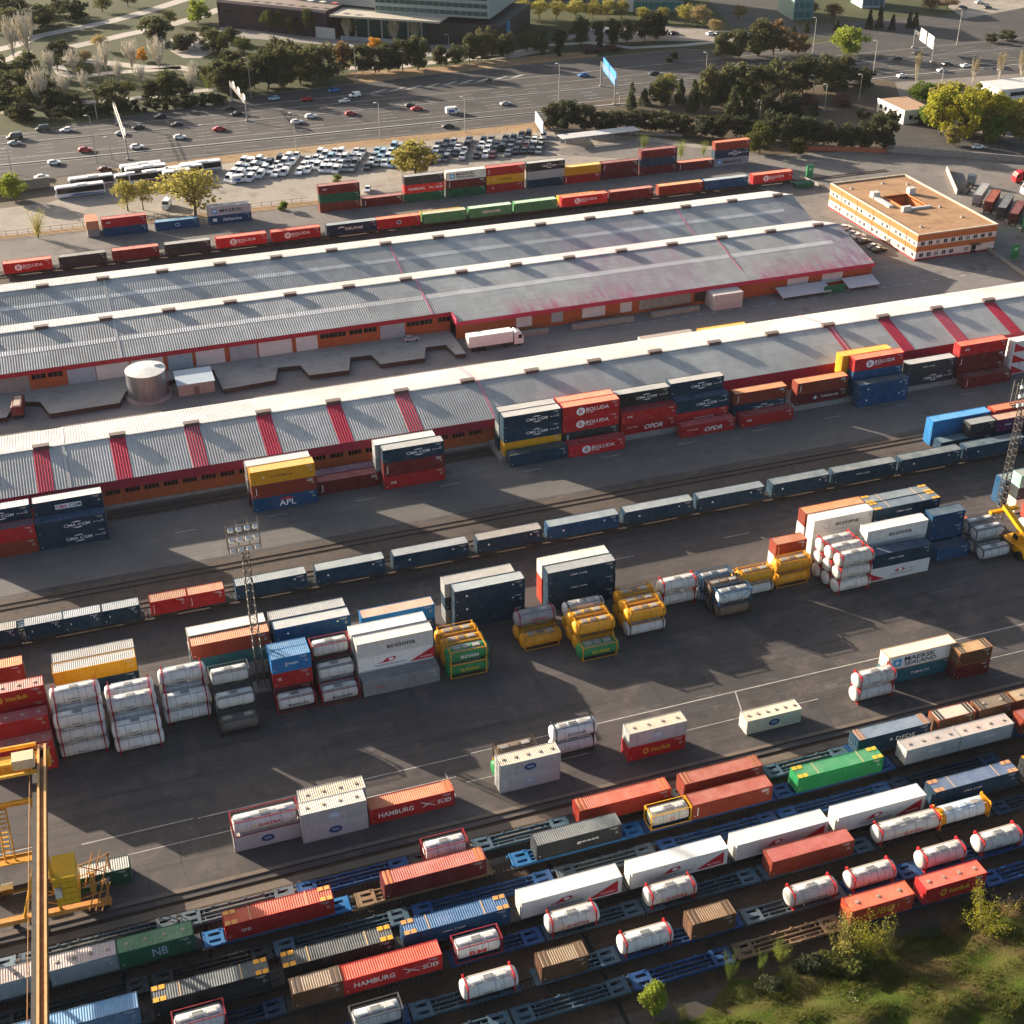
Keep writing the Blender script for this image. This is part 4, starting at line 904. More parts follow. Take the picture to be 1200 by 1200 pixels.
def _tl(s, cx, cz, w, h, r, zc):
    v, f = text_mesh(s); b = MB()
    for p in v:
        a = (cz+p[1]*h)/r; b.v.append((cx+p[0]*w, -r*math.cos(a), zc+r*math.sin(a)))
    for q in f: b.f.append(q); b.mi.append(0)
    return b.mesh('lettering')
# ------------------------------------------------------------------ wagons
WZ = 1.15
def w_under(L):
    b = MB(); h = L/2-.9
    for y in (-1.0, 1.0): b.box(-h, h, y-.09, y+.09, .62, 1.1)
    for y in (-.32, .32): b.box(-h, h, y-.06, y+.06, .7, 1.02)
    n = max(3, int(L/2.4))
    for i in range(n+1):
        x = -h+2*h*i/n; b.box(x-.07, x+.07, -.91, -.38, .78, 1.0); b.box(x-.07, x+.07, .38, .91, .78, 1.0)
    for i in range(n):
        x = -h+2*h*(i+.5)/n
        for y in (-1.13, 1.13): b.box(x-.12, x+.12, y-.06 if y > 0 else y-.1, y+.1 if y > 0 else y+.06, .95, 1.2)
    return b.mesh('underframe')
def w_end():
    """end platform with slots"""
    b = MB(); z0, z1 = .86, 1.12
    b.box(-1.3, 1.1, -1.25, -.78, z0, z1); b.box(-1.3, 1.1, .78, 1.25, z0, z1); b.box(-1.3, 1.1, -.3, .3, z0, z1)
    b.box(-1.3, -.85, -.78, -.3, z0, z1); b.box(-1.3, -.85, .3, .78, z0, z1); b.box(.55, 1.1, -.78, -.3, z0, z1); b.box(.55, 1.1, .3, .78, z0, z1)
    b.box(1.1, 1.25, -1.3, 1.3, .78, 1.16)
    for y in (-.88, .88): b.tube((1.25, y, 1.0), (1.55, y, 1.0), .09, 8); b.tube((1.55, y, 1.0), (1.6, y, 1.0), .22, 10)
    return b.mesh('end_platform')
def w_bogie():
    b = MB()
    for y in (-.98, .98): b.box(-1.25, 1.25, y-.08, y+.08, .42, .66); b.box(-.3, .3, y-.1, y+.1, .3, .62)
    b.box(-.2, .2, -.9, .9, .45, .62)
    return b.mesh('bogie')
def w_wheels():
    b = MB(); b.tube((0, -.85, .0), (0, .85, 0), .07, 6)
    for y in (-.75, .75): b.tube((0, y-.06, 0), (0, y+.06, 0), .42, 14)
    return b.mesh('wheelset')
WC = dict(blue='#064478', dblue='#06304c', grey='#56646c', lgrey='#7c909a', tan='#866a4c', dark='#282d30', sky='#1a6ca4', bgrey='#3a5868')
def wagon(cx, cyc, L, col, label, group=None, z=0.0):
    t = thing('flat_wagon', label, 'wagon', (cx, cyc, z+.16), 0, group)
    m = paint(WC[col], 0.8, 0.6, 0.4); dk = flat('#231f1c', 0.8)
    link('underframe', plainmesh(('wu', L), lambda: w_under(L)), t, loc=(0, 0, -.16), mat=m)
    for s in (-1, 1):
        o = link('end_platform', plainmesh('we', w_end), t, loc=(s*(L/2-1.2), 0, -.16), mat=m); o.scale = (s, 1, 1)
        g = link('bogie', plainmesh('wb', w_bogie), t, loc=(s*(L/2-2.4), 0, -.16), mat=dk)
        for q in (-.9, .9): link('wheelset', plainmesh('ww', w_wheels), g, loc=(q, 0, .44+.16), mat=dk)
    return t
def track(cyc, x0, x1, label, z=0.0, grp='railway tracks'):
    t = thing('railway_track', label, 'railway track', ((x0+x1)/2, cyc, z), 0, grp); h = (x1-x0)/2
    rm = CACHE.setdefault('railm', flat('#4a403a', 0.45, 0.5))
    for y in (-.75, .75):
        link('rail', MB().box(-h, h, y-.035, y+.035, .03, .17).mesh('rail'), t, mat=rm)
    b = MB(); n = int(2*h/.62)
    for i in range(n):
        x = -h+.3+i*.62; b.box(x-.12, x+.12, -1.25+R.uniform(-.04, .04), 1.25, 0, .045)
    s = link('sleepers', b.mesh('sleepers'), t, mat=flat('#4c4036', 0.9)); s['kind'] = 'stuff'
    return t
# ------------------------------------------------------------------ stacks of containers
L20, L30, L40, L45 = 6.06, 9.125, 12.192, 13.716
TIERW = {1: ['standing alone at'], 2: ['bottom of', 'top of'], 3: ['bottom of', 'middle of', 'top of'], 4: ['bottom of', 'second from bottom of', 'third from bottom of', 'top of']}
def desc(ck, kw):
    d = PHR[ck]
    if kw.get('smooth'): d += ' refrigerated'
    d += ' bulk container' if kw.get('hatch') else ' container'
    return d
def stack(x0, Y, L, tiers, where, group, z=0.0):
    """x0: left end, Y: near side; tiers bottom to top: (kind, options) ; returns top"""
    n = len(tiers)
    for i, tr in enumerate(tiers):
        ck, kw = (tr, {}) if isinstance(tr, str) else tr
        kw = dict(kw); H = kw.pop('H', None); dx = kw.pop('dx', 0)+R.uniform(-.05, .05); dy = R.uniform(-.04, .04)
        LL = kw.pop('L', L)
        if ck.startswith('T:'):
            k = ck[2:]; H = H or 2.6
            tank(x0+LL/2+dx, Y+CW/2+dy, z, k, f"{TANKK[k][5]}, {TIERW[n][i]} {where}", group, LL, H, kw.get('logo'))
        else:
            H = H or 2.59
            container(x0+LL/2+dx, Y+CW/2+dy, z, LL, ck, f"{desc(ck, kw)}, {TIERW[n][i]} {where}", group, H=H, **kw)
        z += H
    return z
HC = 2.9
def k(c, **kw): return (c, kw)
G1 = 'containers stacked along the long red walled warehouse'
w1 = lambda n, row: f"the {ordw(n)} {row} stack along the near warehouse"
fr, md, bk = 'front row', 'second row', 'back row'
stack(-26.1, 222.4, L40, [k('rust', H=HC), k('red', H=2.8, roof='#6c4a5a')], w1(1, fr), G1)  # purple of the upper roof has its shade put into the colour
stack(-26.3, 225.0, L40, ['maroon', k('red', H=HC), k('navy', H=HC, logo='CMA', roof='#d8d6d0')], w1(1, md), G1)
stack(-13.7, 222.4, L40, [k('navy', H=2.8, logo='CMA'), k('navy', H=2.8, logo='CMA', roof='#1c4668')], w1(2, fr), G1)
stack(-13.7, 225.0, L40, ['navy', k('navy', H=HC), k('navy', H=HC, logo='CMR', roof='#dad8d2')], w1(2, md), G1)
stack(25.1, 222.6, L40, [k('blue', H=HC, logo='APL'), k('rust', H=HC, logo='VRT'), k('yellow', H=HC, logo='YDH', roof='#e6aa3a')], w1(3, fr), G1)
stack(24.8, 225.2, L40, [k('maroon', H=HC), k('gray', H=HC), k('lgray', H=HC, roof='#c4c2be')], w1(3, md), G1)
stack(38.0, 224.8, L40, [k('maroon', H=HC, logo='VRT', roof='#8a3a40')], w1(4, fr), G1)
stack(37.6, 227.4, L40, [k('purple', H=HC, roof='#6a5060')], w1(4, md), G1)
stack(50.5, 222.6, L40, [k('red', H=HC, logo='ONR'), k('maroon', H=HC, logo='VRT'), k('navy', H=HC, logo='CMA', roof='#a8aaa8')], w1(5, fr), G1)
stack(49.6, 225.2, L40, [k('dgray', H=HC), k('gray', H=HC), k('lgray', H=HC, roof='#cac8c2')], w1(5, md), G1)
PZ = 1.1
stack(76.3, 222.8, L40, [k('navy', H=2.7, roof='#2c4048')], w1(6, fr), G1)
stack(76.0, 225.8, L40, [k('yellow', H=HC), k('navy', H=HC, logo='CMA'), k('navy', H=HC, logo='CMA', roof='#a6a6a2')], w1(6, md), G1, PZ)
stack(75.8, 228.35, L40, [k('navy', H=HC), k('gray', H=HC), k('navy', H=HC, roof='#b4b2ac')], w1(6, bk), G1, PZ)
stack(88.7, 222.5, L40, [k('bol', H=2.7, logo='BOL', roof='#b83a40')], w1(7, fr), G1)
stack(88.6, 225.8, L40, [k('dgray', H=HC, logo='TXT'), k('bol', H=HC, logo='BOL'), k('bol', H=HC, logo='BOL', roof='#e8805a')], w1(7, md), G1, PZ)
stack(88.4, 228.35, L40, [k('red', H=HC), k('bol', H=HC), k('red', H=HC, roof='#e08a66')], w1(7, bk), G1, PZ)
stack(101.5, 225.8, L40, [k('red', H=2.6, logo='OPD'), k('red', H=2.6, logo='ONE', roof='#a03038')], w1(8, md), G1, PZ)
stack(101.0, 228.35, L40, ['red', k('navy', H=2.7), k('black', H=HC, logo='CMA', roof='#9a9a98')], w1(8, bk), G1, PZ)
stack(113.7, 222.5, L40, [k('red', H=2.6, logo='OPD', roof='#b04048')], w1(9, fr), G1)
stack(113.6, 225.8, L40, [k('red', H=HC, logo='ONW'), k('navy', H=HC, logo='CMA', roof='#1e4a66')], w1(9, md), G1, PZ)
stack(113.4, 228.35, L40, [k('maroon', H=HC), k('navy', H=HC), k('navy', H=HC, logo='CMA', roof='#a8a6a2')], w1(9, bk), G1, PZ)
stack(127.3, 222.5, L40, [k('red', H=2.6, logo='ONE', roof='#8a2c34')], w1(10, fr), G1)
stack(127.2, 225.8, L40, [k('navy', logo='CMA'), k('rust', H=2.65, logo='VRT', roof='#d08a58')], w1(10, md), G1, PZ)  # orange of the rust container's roof has sunlight put into the colour
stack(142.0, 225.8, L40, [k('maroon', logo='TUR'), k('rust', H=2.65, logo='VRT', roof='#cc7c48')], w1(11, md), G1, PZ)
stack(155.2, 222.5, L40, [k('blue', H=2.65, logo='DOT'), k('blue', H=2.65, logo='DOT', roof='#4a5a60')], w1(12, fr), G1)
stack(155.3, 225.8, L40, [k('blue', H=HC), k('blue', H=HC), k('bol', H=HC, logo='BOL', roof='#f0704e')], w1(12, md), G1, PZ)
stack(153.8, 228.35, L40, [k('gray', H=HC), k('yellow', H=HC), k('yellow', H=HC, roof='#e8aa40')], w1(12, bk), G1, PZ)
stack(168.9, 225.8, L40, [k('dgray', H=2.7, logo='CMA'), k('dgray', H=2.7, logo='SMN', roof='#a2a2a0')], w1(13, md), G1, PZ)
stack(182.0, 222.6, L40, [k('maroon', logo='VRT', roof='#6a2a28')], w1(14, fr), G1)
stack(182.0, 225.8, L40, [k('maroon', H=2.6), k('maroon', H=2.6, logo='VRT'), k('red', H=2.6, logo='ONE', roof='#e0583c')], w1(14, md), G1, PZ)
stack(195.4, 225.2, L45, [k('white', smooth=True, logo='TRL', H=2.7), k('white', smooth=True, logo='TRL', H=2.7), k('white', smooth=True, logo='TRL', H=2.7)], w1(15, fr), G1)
# --- the middle train
G2 = 'containers on the middle train'
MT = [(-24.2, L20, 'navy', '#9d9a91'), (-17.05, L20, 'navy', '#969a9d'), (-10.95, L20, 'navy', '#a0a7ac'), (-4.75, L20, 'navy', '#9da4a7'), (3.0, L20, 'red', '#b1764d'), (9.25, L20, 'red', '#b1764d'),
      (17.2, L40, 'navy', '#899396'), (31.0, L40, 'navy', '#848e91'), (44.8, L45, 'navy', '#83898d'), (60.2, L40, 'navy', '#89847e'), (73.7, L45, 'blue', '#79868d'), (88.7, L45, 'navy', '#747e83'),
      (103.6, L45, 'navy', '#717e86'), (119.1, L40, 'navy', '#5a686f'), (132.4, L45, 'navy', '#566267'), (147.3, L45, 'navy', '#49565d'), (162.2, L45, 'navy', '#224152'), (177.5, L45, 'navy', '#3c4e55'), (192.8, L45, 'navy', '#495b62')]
for i, (x, L, c, rf) in enumerate(MT):
    lg = {4: 'VRT', 5: 'VRT', 14: 'SMN'}.get(i, 'DOT')
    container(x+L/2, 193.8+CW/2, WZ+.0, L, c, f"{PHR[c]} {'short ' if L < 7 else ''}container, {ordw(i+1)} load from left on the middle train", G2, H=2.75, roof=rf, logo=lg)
WM = [(-27.5, 1), (-17.4, 3), (2.4, 2)]
i0 = 0; n = 0
spans = [(-31.5, -17.9), (-17.5, 1.9), (2.3, 16.2)]+[(x-.7, x+L+.7) for x, L, c, rf in MT[6:]]
for i, (a, b) in enumerate(spans):
    wagon((a+b)/2, 193.8+CW/2, round(b-a, 1), 'dark', f"dark flat wagon, {ordw(i+1)} from left under the middle train", 'wagons of the middle train')
wagon(-15.5, 199.0, 19.5, 'lgrey', 'pale grey empty flat wagon parked behind the middle train', 'empty wagons')
# --- right-hand stacks behind the middle train
G3 = 'containers stacked behind the middle train'
stack(160.3, 203.0, L45, [k('sky', H=2.75), k('sky', H=2.75, roof='#2a86bc')], 'the bright blue stack behind the middle train', G3)
stack(160.2, 199.3, L40, [k('navy', H=2.6, roof='#3a6070')], 'the low spot before the bright blue stack', G3)
stack(173.0, 199.3, L40, [k('navy', H=2.6), k('purple', H=2.9, logo='TRT', roof='#b08a72')], 'the purple topped stack behind the middle train', G3)
stack(166.7, 199.4, L20, [k('black', H=2.9, L=6.06, roof='#7a8080')], 'the ledge of a low navy container', G3, 2.6)
stack(175.0, 203.0, L45, [k('blue', H=2.75), k('orange', H=2.75, roof='#d8744a')], 'the orange topped stack behind the middle train', G3)
stack(185.6, 199.3, L40, [k('navy', H=2.6), k('rust', H=2.9, roof='#b07a5a')], 'the farthest right stack behind the middle train', G3)
# --- the big mixed row in the yard
G4 = 'stacks in the middle of the yard'
def wy(n, row): return f"the {ordw(n)} {row} yard stack from left"
A, B_, C_ = 'front-rank', 'second-rank', 'third-rank'
ib = dict(hatch=4, H=2.6)
stack(-23.1, 162.2, L30, [k('red', **ib), k('red', logo='UBC', **ib, roof='#b06058')], wy(1, A), G4)
stack(-23.3, 164.8, L30, [k('red', **ib), k('red', **ib), k('red', **ib, roof='#9a3a4a')], wy(1, B_), G4)
stack(-23.2, 168.6, L30, [k('red', **ib), k('red', **ib), k('red', **ib), k('red', logo='IBK', **ib, roof='#d09080')], wy(1, C_), G4)
stack(-29.6, 174.4, L40, [k('gray', H=HC), k('white', H=HC, roof='#e8dcc8'), k('white', H=2.6, roof='#e8dcc8')][:2]+[], 'the white topped long stack at the left edge', G4)
stack(-29.2, 177.0, L40, [k('rust', H=HC), k('rust', H=HC), k('rust', H=HC, roof='#dc945c')], 'the rust topped long stack at the left edge', G4)
stack(-13.0, 163.2, L20, [k('T:wr', logo='HYR')]*3, wy(2, A), G4)
stack(-13.0, 165.8, L20, [k('T:wr', logo='HYR')]*4, wy(2, B_), G4)
stack(-5.3, 161.7, L20, [k('T:wr', logo='HYR')]*2, wy(3, A), G4)
stack(-5.4, 164.4, L20, [k('T:wr', logo='HYR')]*3, wy(3, B_), G4)
stack(-5.5, 167.2, L20, [k('T:wr', logo='HYR')]*3, wy(3, C_), G4)
stack(2.4, 165.8, L20, [k('T:wr', logo='HYR')]*2, wy(4, A), G4)
stack(2.4, 168.5, L20, [k('T:wr', logo='HYR')]*3, wy(4, B_), G4)
stack(9.3, 160.9, L20, ['T:dk'], wy(5, A), G4)
stack(9.3, 163.4, L20, ['T:dk', 'T:wk'], wy(5, B_), G4)
stack(9.2, 166.0, L20, ['T:dk', 'T:dk', 'T:wk'], wy(5, C_), G4)
stack(18.4, 163.3, L20, [k('T:rr', logo='BER')], wy(6, A), G4)
stack(18.5, 166.0, L20, [k('dgray', H=2.8), k('red', logo='ONE', H=2.8), k('sky', logo='HAN', H=2.8, roof='#2a7aa8')], wy(6, B_), G4)
stack(18.6, 168.6, L20, ['dgray', 'navy', k('sky', roof='#20709e')], wy(6, C_), G4)
stack(25.2, 162.9, L20, [k('T:rr', logo='BER')], wy(7, A), G4)
stack(25.3, 164.9, L20, ['T:rr', 'T:wk'], wy(7, B_), G4) if False else None
stack(25.2, 165.4, L20, ['T:rr', 'T:wk'], wy(7, B_), G4)
stack(25.1, 167.9, L20, ['T:dk', 'T:dk', 'T:rr'], wy(7, C_), G4)
stack(31.8, 163.0, L40, [k('gray', H=2.7, logo='OCR', roof='#7c7e80')], wy(8, A), G4)
stack(31.6, 165.6, L40, [k('white', H=2.75), k('white', smooth=True, H=2.75, logo='TRI'), k('white', H=2.75, logo='ACC', roof='#e8e0d2')], wy(8, B_), G4)
stack(31.4, 168.15, L40, [k('white', H=2.75), k('white', H=2.75), k('white', H=2.9, roof='#dcd8d0')], wy(8, C_), G4)
stack(45.7, 162.6, L20, [k('T:ge', logo='EUY'), k('T:ge', logo='EUC')], wy(9, A), G4)
stack(45.7, 165.1, L20, ['T:ye', 'T:ye'], wy(9, B_), G4)
stack(45.6, 167.6, L20, ['T:ye', 'T:ye'], wy(9, C_), G4)
stack(59.2, 165.6, L20, ['T:ye'], wy(10, A), G4)
stack(59.1, 168.2, L20, ['T:ye', k('T:gw', logo='GOK')], wy(10, B_), G4)
stack(67.0, 160.0, L20, [k('T:ge', logo='EUY')], wy(11, A), G4)
stack(67.2, 162.6, L20, ['T:ye', 'T:ye'], wy(11, B_), G4)
stack(67.2, 165.2, L20, ['T:ye', 'T:ye'], wy(11, C_), G4)
stack(67.6, 168.0, L20, ['T:ye', 'T:wb'], 'the eleventh rearmost yard stack from left', G4)
stack(76.5, 163.1, L20, ['T:wb', 'T:ye'], wy(12, A), G4)
stack(76.6, 165.7, L20, ['T:ye', 'T:ye'], wy(12, B_), G4)
stack(76.8, 168.2, L20, ['T:ye', 'T:ye'], wy(12, C_), G4)
stack(85.0, 168.8, L20, [k('T:re', logo='HYR')]*2, wy(13, A), G4)
stack(92.5, 163.0, L20, ['T:bn', 'T:bf'], wy(14, A), G4)
stack(92.1, 165.6, L20, ['T:dk', 'T:bn'], wy(14, B_), G4)
stack(91.7, 168.2, L20, ['T:bf', 'T:bf'], wy(14, C_), G4)
stack(98.6, 167.0, L20, ['T:wb', 'T:ye'], wy(15, A), G4)
stack(99.6, 170.0, L20, ['T:ye'], wy(15, B_), G4)
stack(106.3, 167.9, L20, ['T:ye', 'T:ye'], wy(16, A), G4)
stack(108.6, 173.3, L20, [k('white', H=2.6), k('rust', H=2.6, logo='VRT', roof='#b0683e')], wy(16, B_), G4)
stack(115.2, 162.8, L20, [k('T:re', logo='HYR')]*3, wy(17, A), G4)
stack(114.9, 165.4, L20, [k('T:re', logo='HYR')]*3, wy(17, B_), G4)
stack(114.6, 168.0, L20, [k('T:re', logo='HYR')]*3, wy(17, C_), G4)
stack(121.0, 164.2, L45-.6, [k('white', smooth=True, H=2.8, logo='TRL'), k('navy', H=2.8, logo='SMN', roof='#1c4464')], wy(18, A), G4)
stack(123.1, 168.0, L40, [k('white', H=2.7), k('white', H=2.7), k('white', H=2.7, logo='ACR', roof='#e6e2da')], wy(18, B_), G4)
stack(116.1, 174.0, L40, [k('white', H=2.7), k('white', H=2.7), k('white', H=2.75, logo='ACR', roof='#efe6d8')], wy(18, C_), G4)
stack(115.8, 176.6, L40, [k('white', H=2.7), k('white', H=2.7), k('rust', H=2.75, roof='#c8864e')], 'the eighteenth rearmost yard stack from left', G4)
stack(128.0, 173.6, L45, [k('white', H=2.7), k('white', H=2.7), k('navy', H=2.8, logo='SMN', roof='#5a6e80', cast='#d8a030')], wy(19, A), G4)
stack(127.8, 176.15, L45, [k('gray', H=2.7), k('navy', H=2.7), k('navy', H=2.8, roof='#68767e', cast='#d8a030')], wy(19, B_), G4)
stack(136.9, 166.0, L20, [k('blue', L=6.8, roof='#143c5a')], wy(20, A), G4)
stack(137.1, 169.0, L20, [k('navy', L=6.8), k('blue', L=6.8), k('blue', L=6.8, roof='#144058')], wy(20, B_), G4)
stack(144.4, 163.0, L20, [k('T:wk')], wy(21, A), G4)
stack(144.4, 165.6, L20, ['T:wk', 'T:wk'], wy(21, B_), G4)
stack(144.6, 168.2, L20, ['T:wk', 'T:wk'], wy(21, C_), G4)
stack(142.4, 172.6, L20, [k('rust', roof='#d0604a')], 'the spot behind the pale tank containers at right', G4)
# 40-foot stacks behind the tank stacks
wb = lambda n, row: f"the {ordw(n)} long {row} stack behind the yard tanks"
stack(-12.9, 174.6, L40, [k('gray', H=2.55), k('navy', H=2.55), k('yellow', H=2.55, roof='#b4b2ac')], wb(1, A), G4)
stack(-12.9, 177.2, L40, [k('gray', H=2.55), k('gray', H=2.55), k('gray', H=2.55, roof='#a09e98')], wb(1, 'rear'), G4)
stack(7.5, 174.2, L40, [k('gray', H=2.6), k('teal', H=2.6), k('rust', H=2.6, roof='#d08a5e')], wb(2, A), G4)
stack(7.4, 176.8, L40, [k('gray', H=2.6), k('gray', H=2.6), k('cream', H=2.75, roof='#f0e6d4')], wb(2, 'rear'), G4)
stack(20.5, 174.2, L40, [k('blue', H=2.6), k('blue', H=2.6), k('blue', H=2.6, logo='DOT', roof='#b0b2b0')], wb(3, A), G4)
stack(20.3, 176.8, L40, [k('gray', H=2.6), k('navy', H=2.6), k('gray', H=2.7, roof='#a8aaa8')], wb(3, 'rear'), G4)
stack(34.9, 176.0, L40, [k('blue', H=2.6), k('sky', H=2.7, roof='#c8a088')], wb(4, A), G4)
stack(50.1, 174.6, L40, [k('navy', H=2.6), k('navy', H=2.6, logo='DOT'), k('navy', H=2.65, logo='DOT', roof='#a4aeb0')], wb(5, A), G4)
stack(49.2, 177.2, L40, [k('gray', H=2.6), k('navy', H=2.6), k('lgray', H=2.65, roof='#a4a09a')], wb(5, 'rear'), G4)
stack(66.4, 174.6, L40, [k('navy', H=2.6), k('navy', H=2.6, logo='SMN'), k('navy', H=2.65, logo='SMN', roof='#8a8e90')], wb(6, A), G4)
stack(66.2, 177.15, L40, [k('orange', H=2.6), k('orange', H=2.6), k('white', H=2.7, roof='#ead8bc')], wb(6, 'rear'), G4)
# --- single row by the rail tracks
G5 = 'stacks along the crane track'
wg = lambda d: d
stack(7.5, 136.9, L30, [k('lgray', H=2.6, hatch=4, logo='VDO'), k('T:rr', L=9.1, logo='EUK')], 'the leftmost grey stack beside the crane track', G5)
stack(16.5, 135.5, L30, [k('lgray', H=2.6, hatch=4, logo='VDO'), k('lgray', H=2.6, hatch=4, logo='VDL', roof='#e2d4bc')], 'the second grey stack beside the crane track', G5)
stack(17.0, 138.0, L30, [k('lgray', H=2.6, hatch=4), k('lgray', H=2.6, hatch=4, roof='#dccaae')], 'the stack right behind the second grey stack', G5)
stack(26.0, 135.9, L40, [k('red', H=2.7, logo='HSD', roof='#e08658', bands='#d07a4a')], 'the red spot beside the crane track', G5)
stack(44.8, 135.8, L30, [k('lgray', H=2.6, hatch=5, logo='VDL'), k('lgray', H=2.6, hatch=5, logo='VDO', roof='#d8c8ae')], 'the third grey stack beside the crane track', G5)
stack(45.4, 138.5, L20, ['T:ge', 'T:bn'], 'the small stack behind the third grey stack', G5)
stack(54.8, 140.0, L20, ['T:wb', k('T:wb', logo='EUA')], 'the white stack beside the long white line', G5)
stack(64.6, 136.0, L30, [k('red', H=2.6, hatch=4, logo='IBK'), k('lgray', H=2.6, hatch=4, logo='VDL', roof='#dccab0')], 'the red and grey stack beside the crane track', G5)
stack(83.6, 135.6, L30, [k('cream', H=2.6, hatch=6, logo='VDO', roof='#e0d2b8')], 'the cream spot beside the crane track', G5)
stack(103.0, 136.1, L20, ['T:re', k('T:re', logo='HYR')], 'the white stack left of the teal container', G5)
stack(109.4, 138.9, L40, [k('teal', H=2.7, logo='GSV'), k('white', H=2.75, logo='MSL', roof='#e8dcc8', posts='#c89858')], 'the teal based stack beside the crane track', G5)
stack(120.6, 136.4, L20, ['maroon', k('brown', posts='#a86a34', roof='#b08a58', bands='#4a4440')], 'the brown stack at right beside the crane track', G5)
stack(-15.2, 136.2, L30, [k('dgreen', H=2.6, logo='COD', roof='#a8a69c')], 'the green spot beside the yellow crane', G5)
# ------------------------------------------------------------------ sidings
TRK = [('first', 125.2), ('second', 121.1), ('third', 116.8), ('fourth', 112.4), ('fifth', 108.3), ('sixth', 102.3), ('seventh', 97.7)]
LOADS = {
 125.2: [(30.8, L20, 'T:rr', {}), (52.6, L45, 'orange', dict(roof='#c0583a', bands='#c87848')), (68.3, L40, 'rust', dict(roof='#b0523a', bands='#a86848')), (96.0, L40, 'navy', dict(logo='DFD', roof='#68788a', bands='#b08058')),
         (109.4, L20+.5, 'brown', dict(roof='#d8cdb8', posts='#a8411e', bands='#3a332c')), (116.6, L20, 'brown', dict(roof='#7a6a54', posts='#8a4a28', hatch=2, bands='#4a4038')), (123.0, L20, 'brown', dict(roof='#a08868', posts='#8a4a28', hatch=2)), (129.6, L20, 'T:bn', {})],
 121.1: [(-26.4, L30, 'gray', dict(hatch=4, roof='#c8b4a8')), (-16.9, 7.9, 'gray', dict(hatch=4, roof='#cdbbb2')), (-8.9, L30, 'dgreen', dict(hatch=4, logo='NBX', roof='#5c8a60')), (4.0, L45, 'red', dict(logo='ONR', roof='#e0603c', cast='#e0a050')),
         (24.3, L45, 'maroon', dict(roof='#c05a48', bands='#c87c48')), (45.0, L40, 'dgray', dict(roof='#5e6466', logo='GST')), (61.5, L20, 'T:yl', dict(logo='RED')), (67.7, L40, 'rust', dict(roof='#a84a38', logo='VRT')),
         (83.9, L45, 'green', dict(cast='#e0b030', roof='#14945a')), (101.4, 9.0, 'lgray', dict(hatch=4, roof='#b4aaa4', logo='DRY')), (110.6, 9.0, 'lgray', dict(hatch=4, roof='#b8a8a0', logo='DRY')), (121.3, L45, 'rust', dict(roof='#a8483a'))],
 112.4: [(-24.5, L40+5.0, 'steel', dict(roof='#6c9cc0')), (-5.7, L45, 'black', dict(roof='#4e5658', cast='#e8a020')), (9.6, L45, 'black', dict(roof='#3c4446', cast='#e8a020')), (24.6, L45, 'blue', dict(roof='#2e6a9c', cast='#c8904c', logo='SMN')),
         (39.8, L45, 'white', dict(smooth=True, H=2.85, logo='TRI', roof='#efebe4')), (54.9, L45, 'white', dict(smooth=True, H=2.85, logo='TRI', roof='#f0ece6')), (69.9, L45, 'white', dict(smooth=True, H=2.85, logo='TRI', roof='#efeae2')), (85.1, L45, 'white', dict(smooth=True, H=2.85, logo='TRI', roof='#f0ece4')),
         (100.3, L45, 'navy', dict(roof='#50688c', cast='#c89060', logo='SMN')), (116, L45, 'black', dict(roof='#50585a', cast='#e8a020'))],
 108.3: [(-3.9, L20, 'T:rr', {}), (9.9, L20, 'brown', dict(roof='#8a745c', bands='#5c4a3a')), (16.0, L40, 'bol', dict(logo='HSD', roof='#e8502e', H=2.6)), (29.9, L20, 'T:rr', dict(logo='BMX')), (42.4, L20, 'T:re', dict(logo='EUK')), (55.9, L20, 'T:re', dict(logo='EUK')),
         (72.9, L40, 'rust', dict(roof='#a8443a', H=2.75)), (89.4, L30, 'T:re', dict(logo='EUK')), (98.6, 8.0, 'T:sy', {})],
 102.3: [(15.7, L20, 'T:wk', {}), (29.5, L20, 'T:re', dict(logo='HYR')), (38.8, L20, 'brown', dict(roof='#957a58', bands='#6a5238')), (49.8, L20, 'T:re', dict(logo='HYR')), (58.6, L20, 'brown', dict(roof='#8a6a48', bands='#5c442e')), (72.9, L20, 'T:re', dict(logo='ALF')), (81.6, L20, 'T:re', dict(logo='HYR')),
         (92.3, L20, 'T:re', dict(logo='HYR')), (101.1, L20, 'T:re', dict(logo='HYR')), (110.2, L20, 'T:re', dict(logo='HYR'))],
 97.7: [(78.3, L30, 'orange', dict(hatch=3, roof='#d8623c', logo='BCI')), (89.1, L30, 'red', dict(hatch=4, roof='#d85a44', logo='IBK'))]}
for nm, Y in TRK:
    for i, (x, L, c, kw) in enumerate(LOADS.get(Y, [])):
        kw = dict(kw); g = f"loads on the {nm} siding"
        if c.startswith('T:'):
            tank(x+L/2, Y+CW/2, WZ+.02, c[2:], f"{TANKK[c[2:]][5]}, {ordw(i+1)} load from left on the {nm} siding", g, L, 2.6, kw.get('logo'))
        else:
            H = kw.pop('H', 2.72)
            container(x+L/2, Y+CW/2, WZ+.02, L, c, f"{desc(c, kw)}, {ordw(i+1)} load from left on the {nm} siding", g, H=H, **kw)
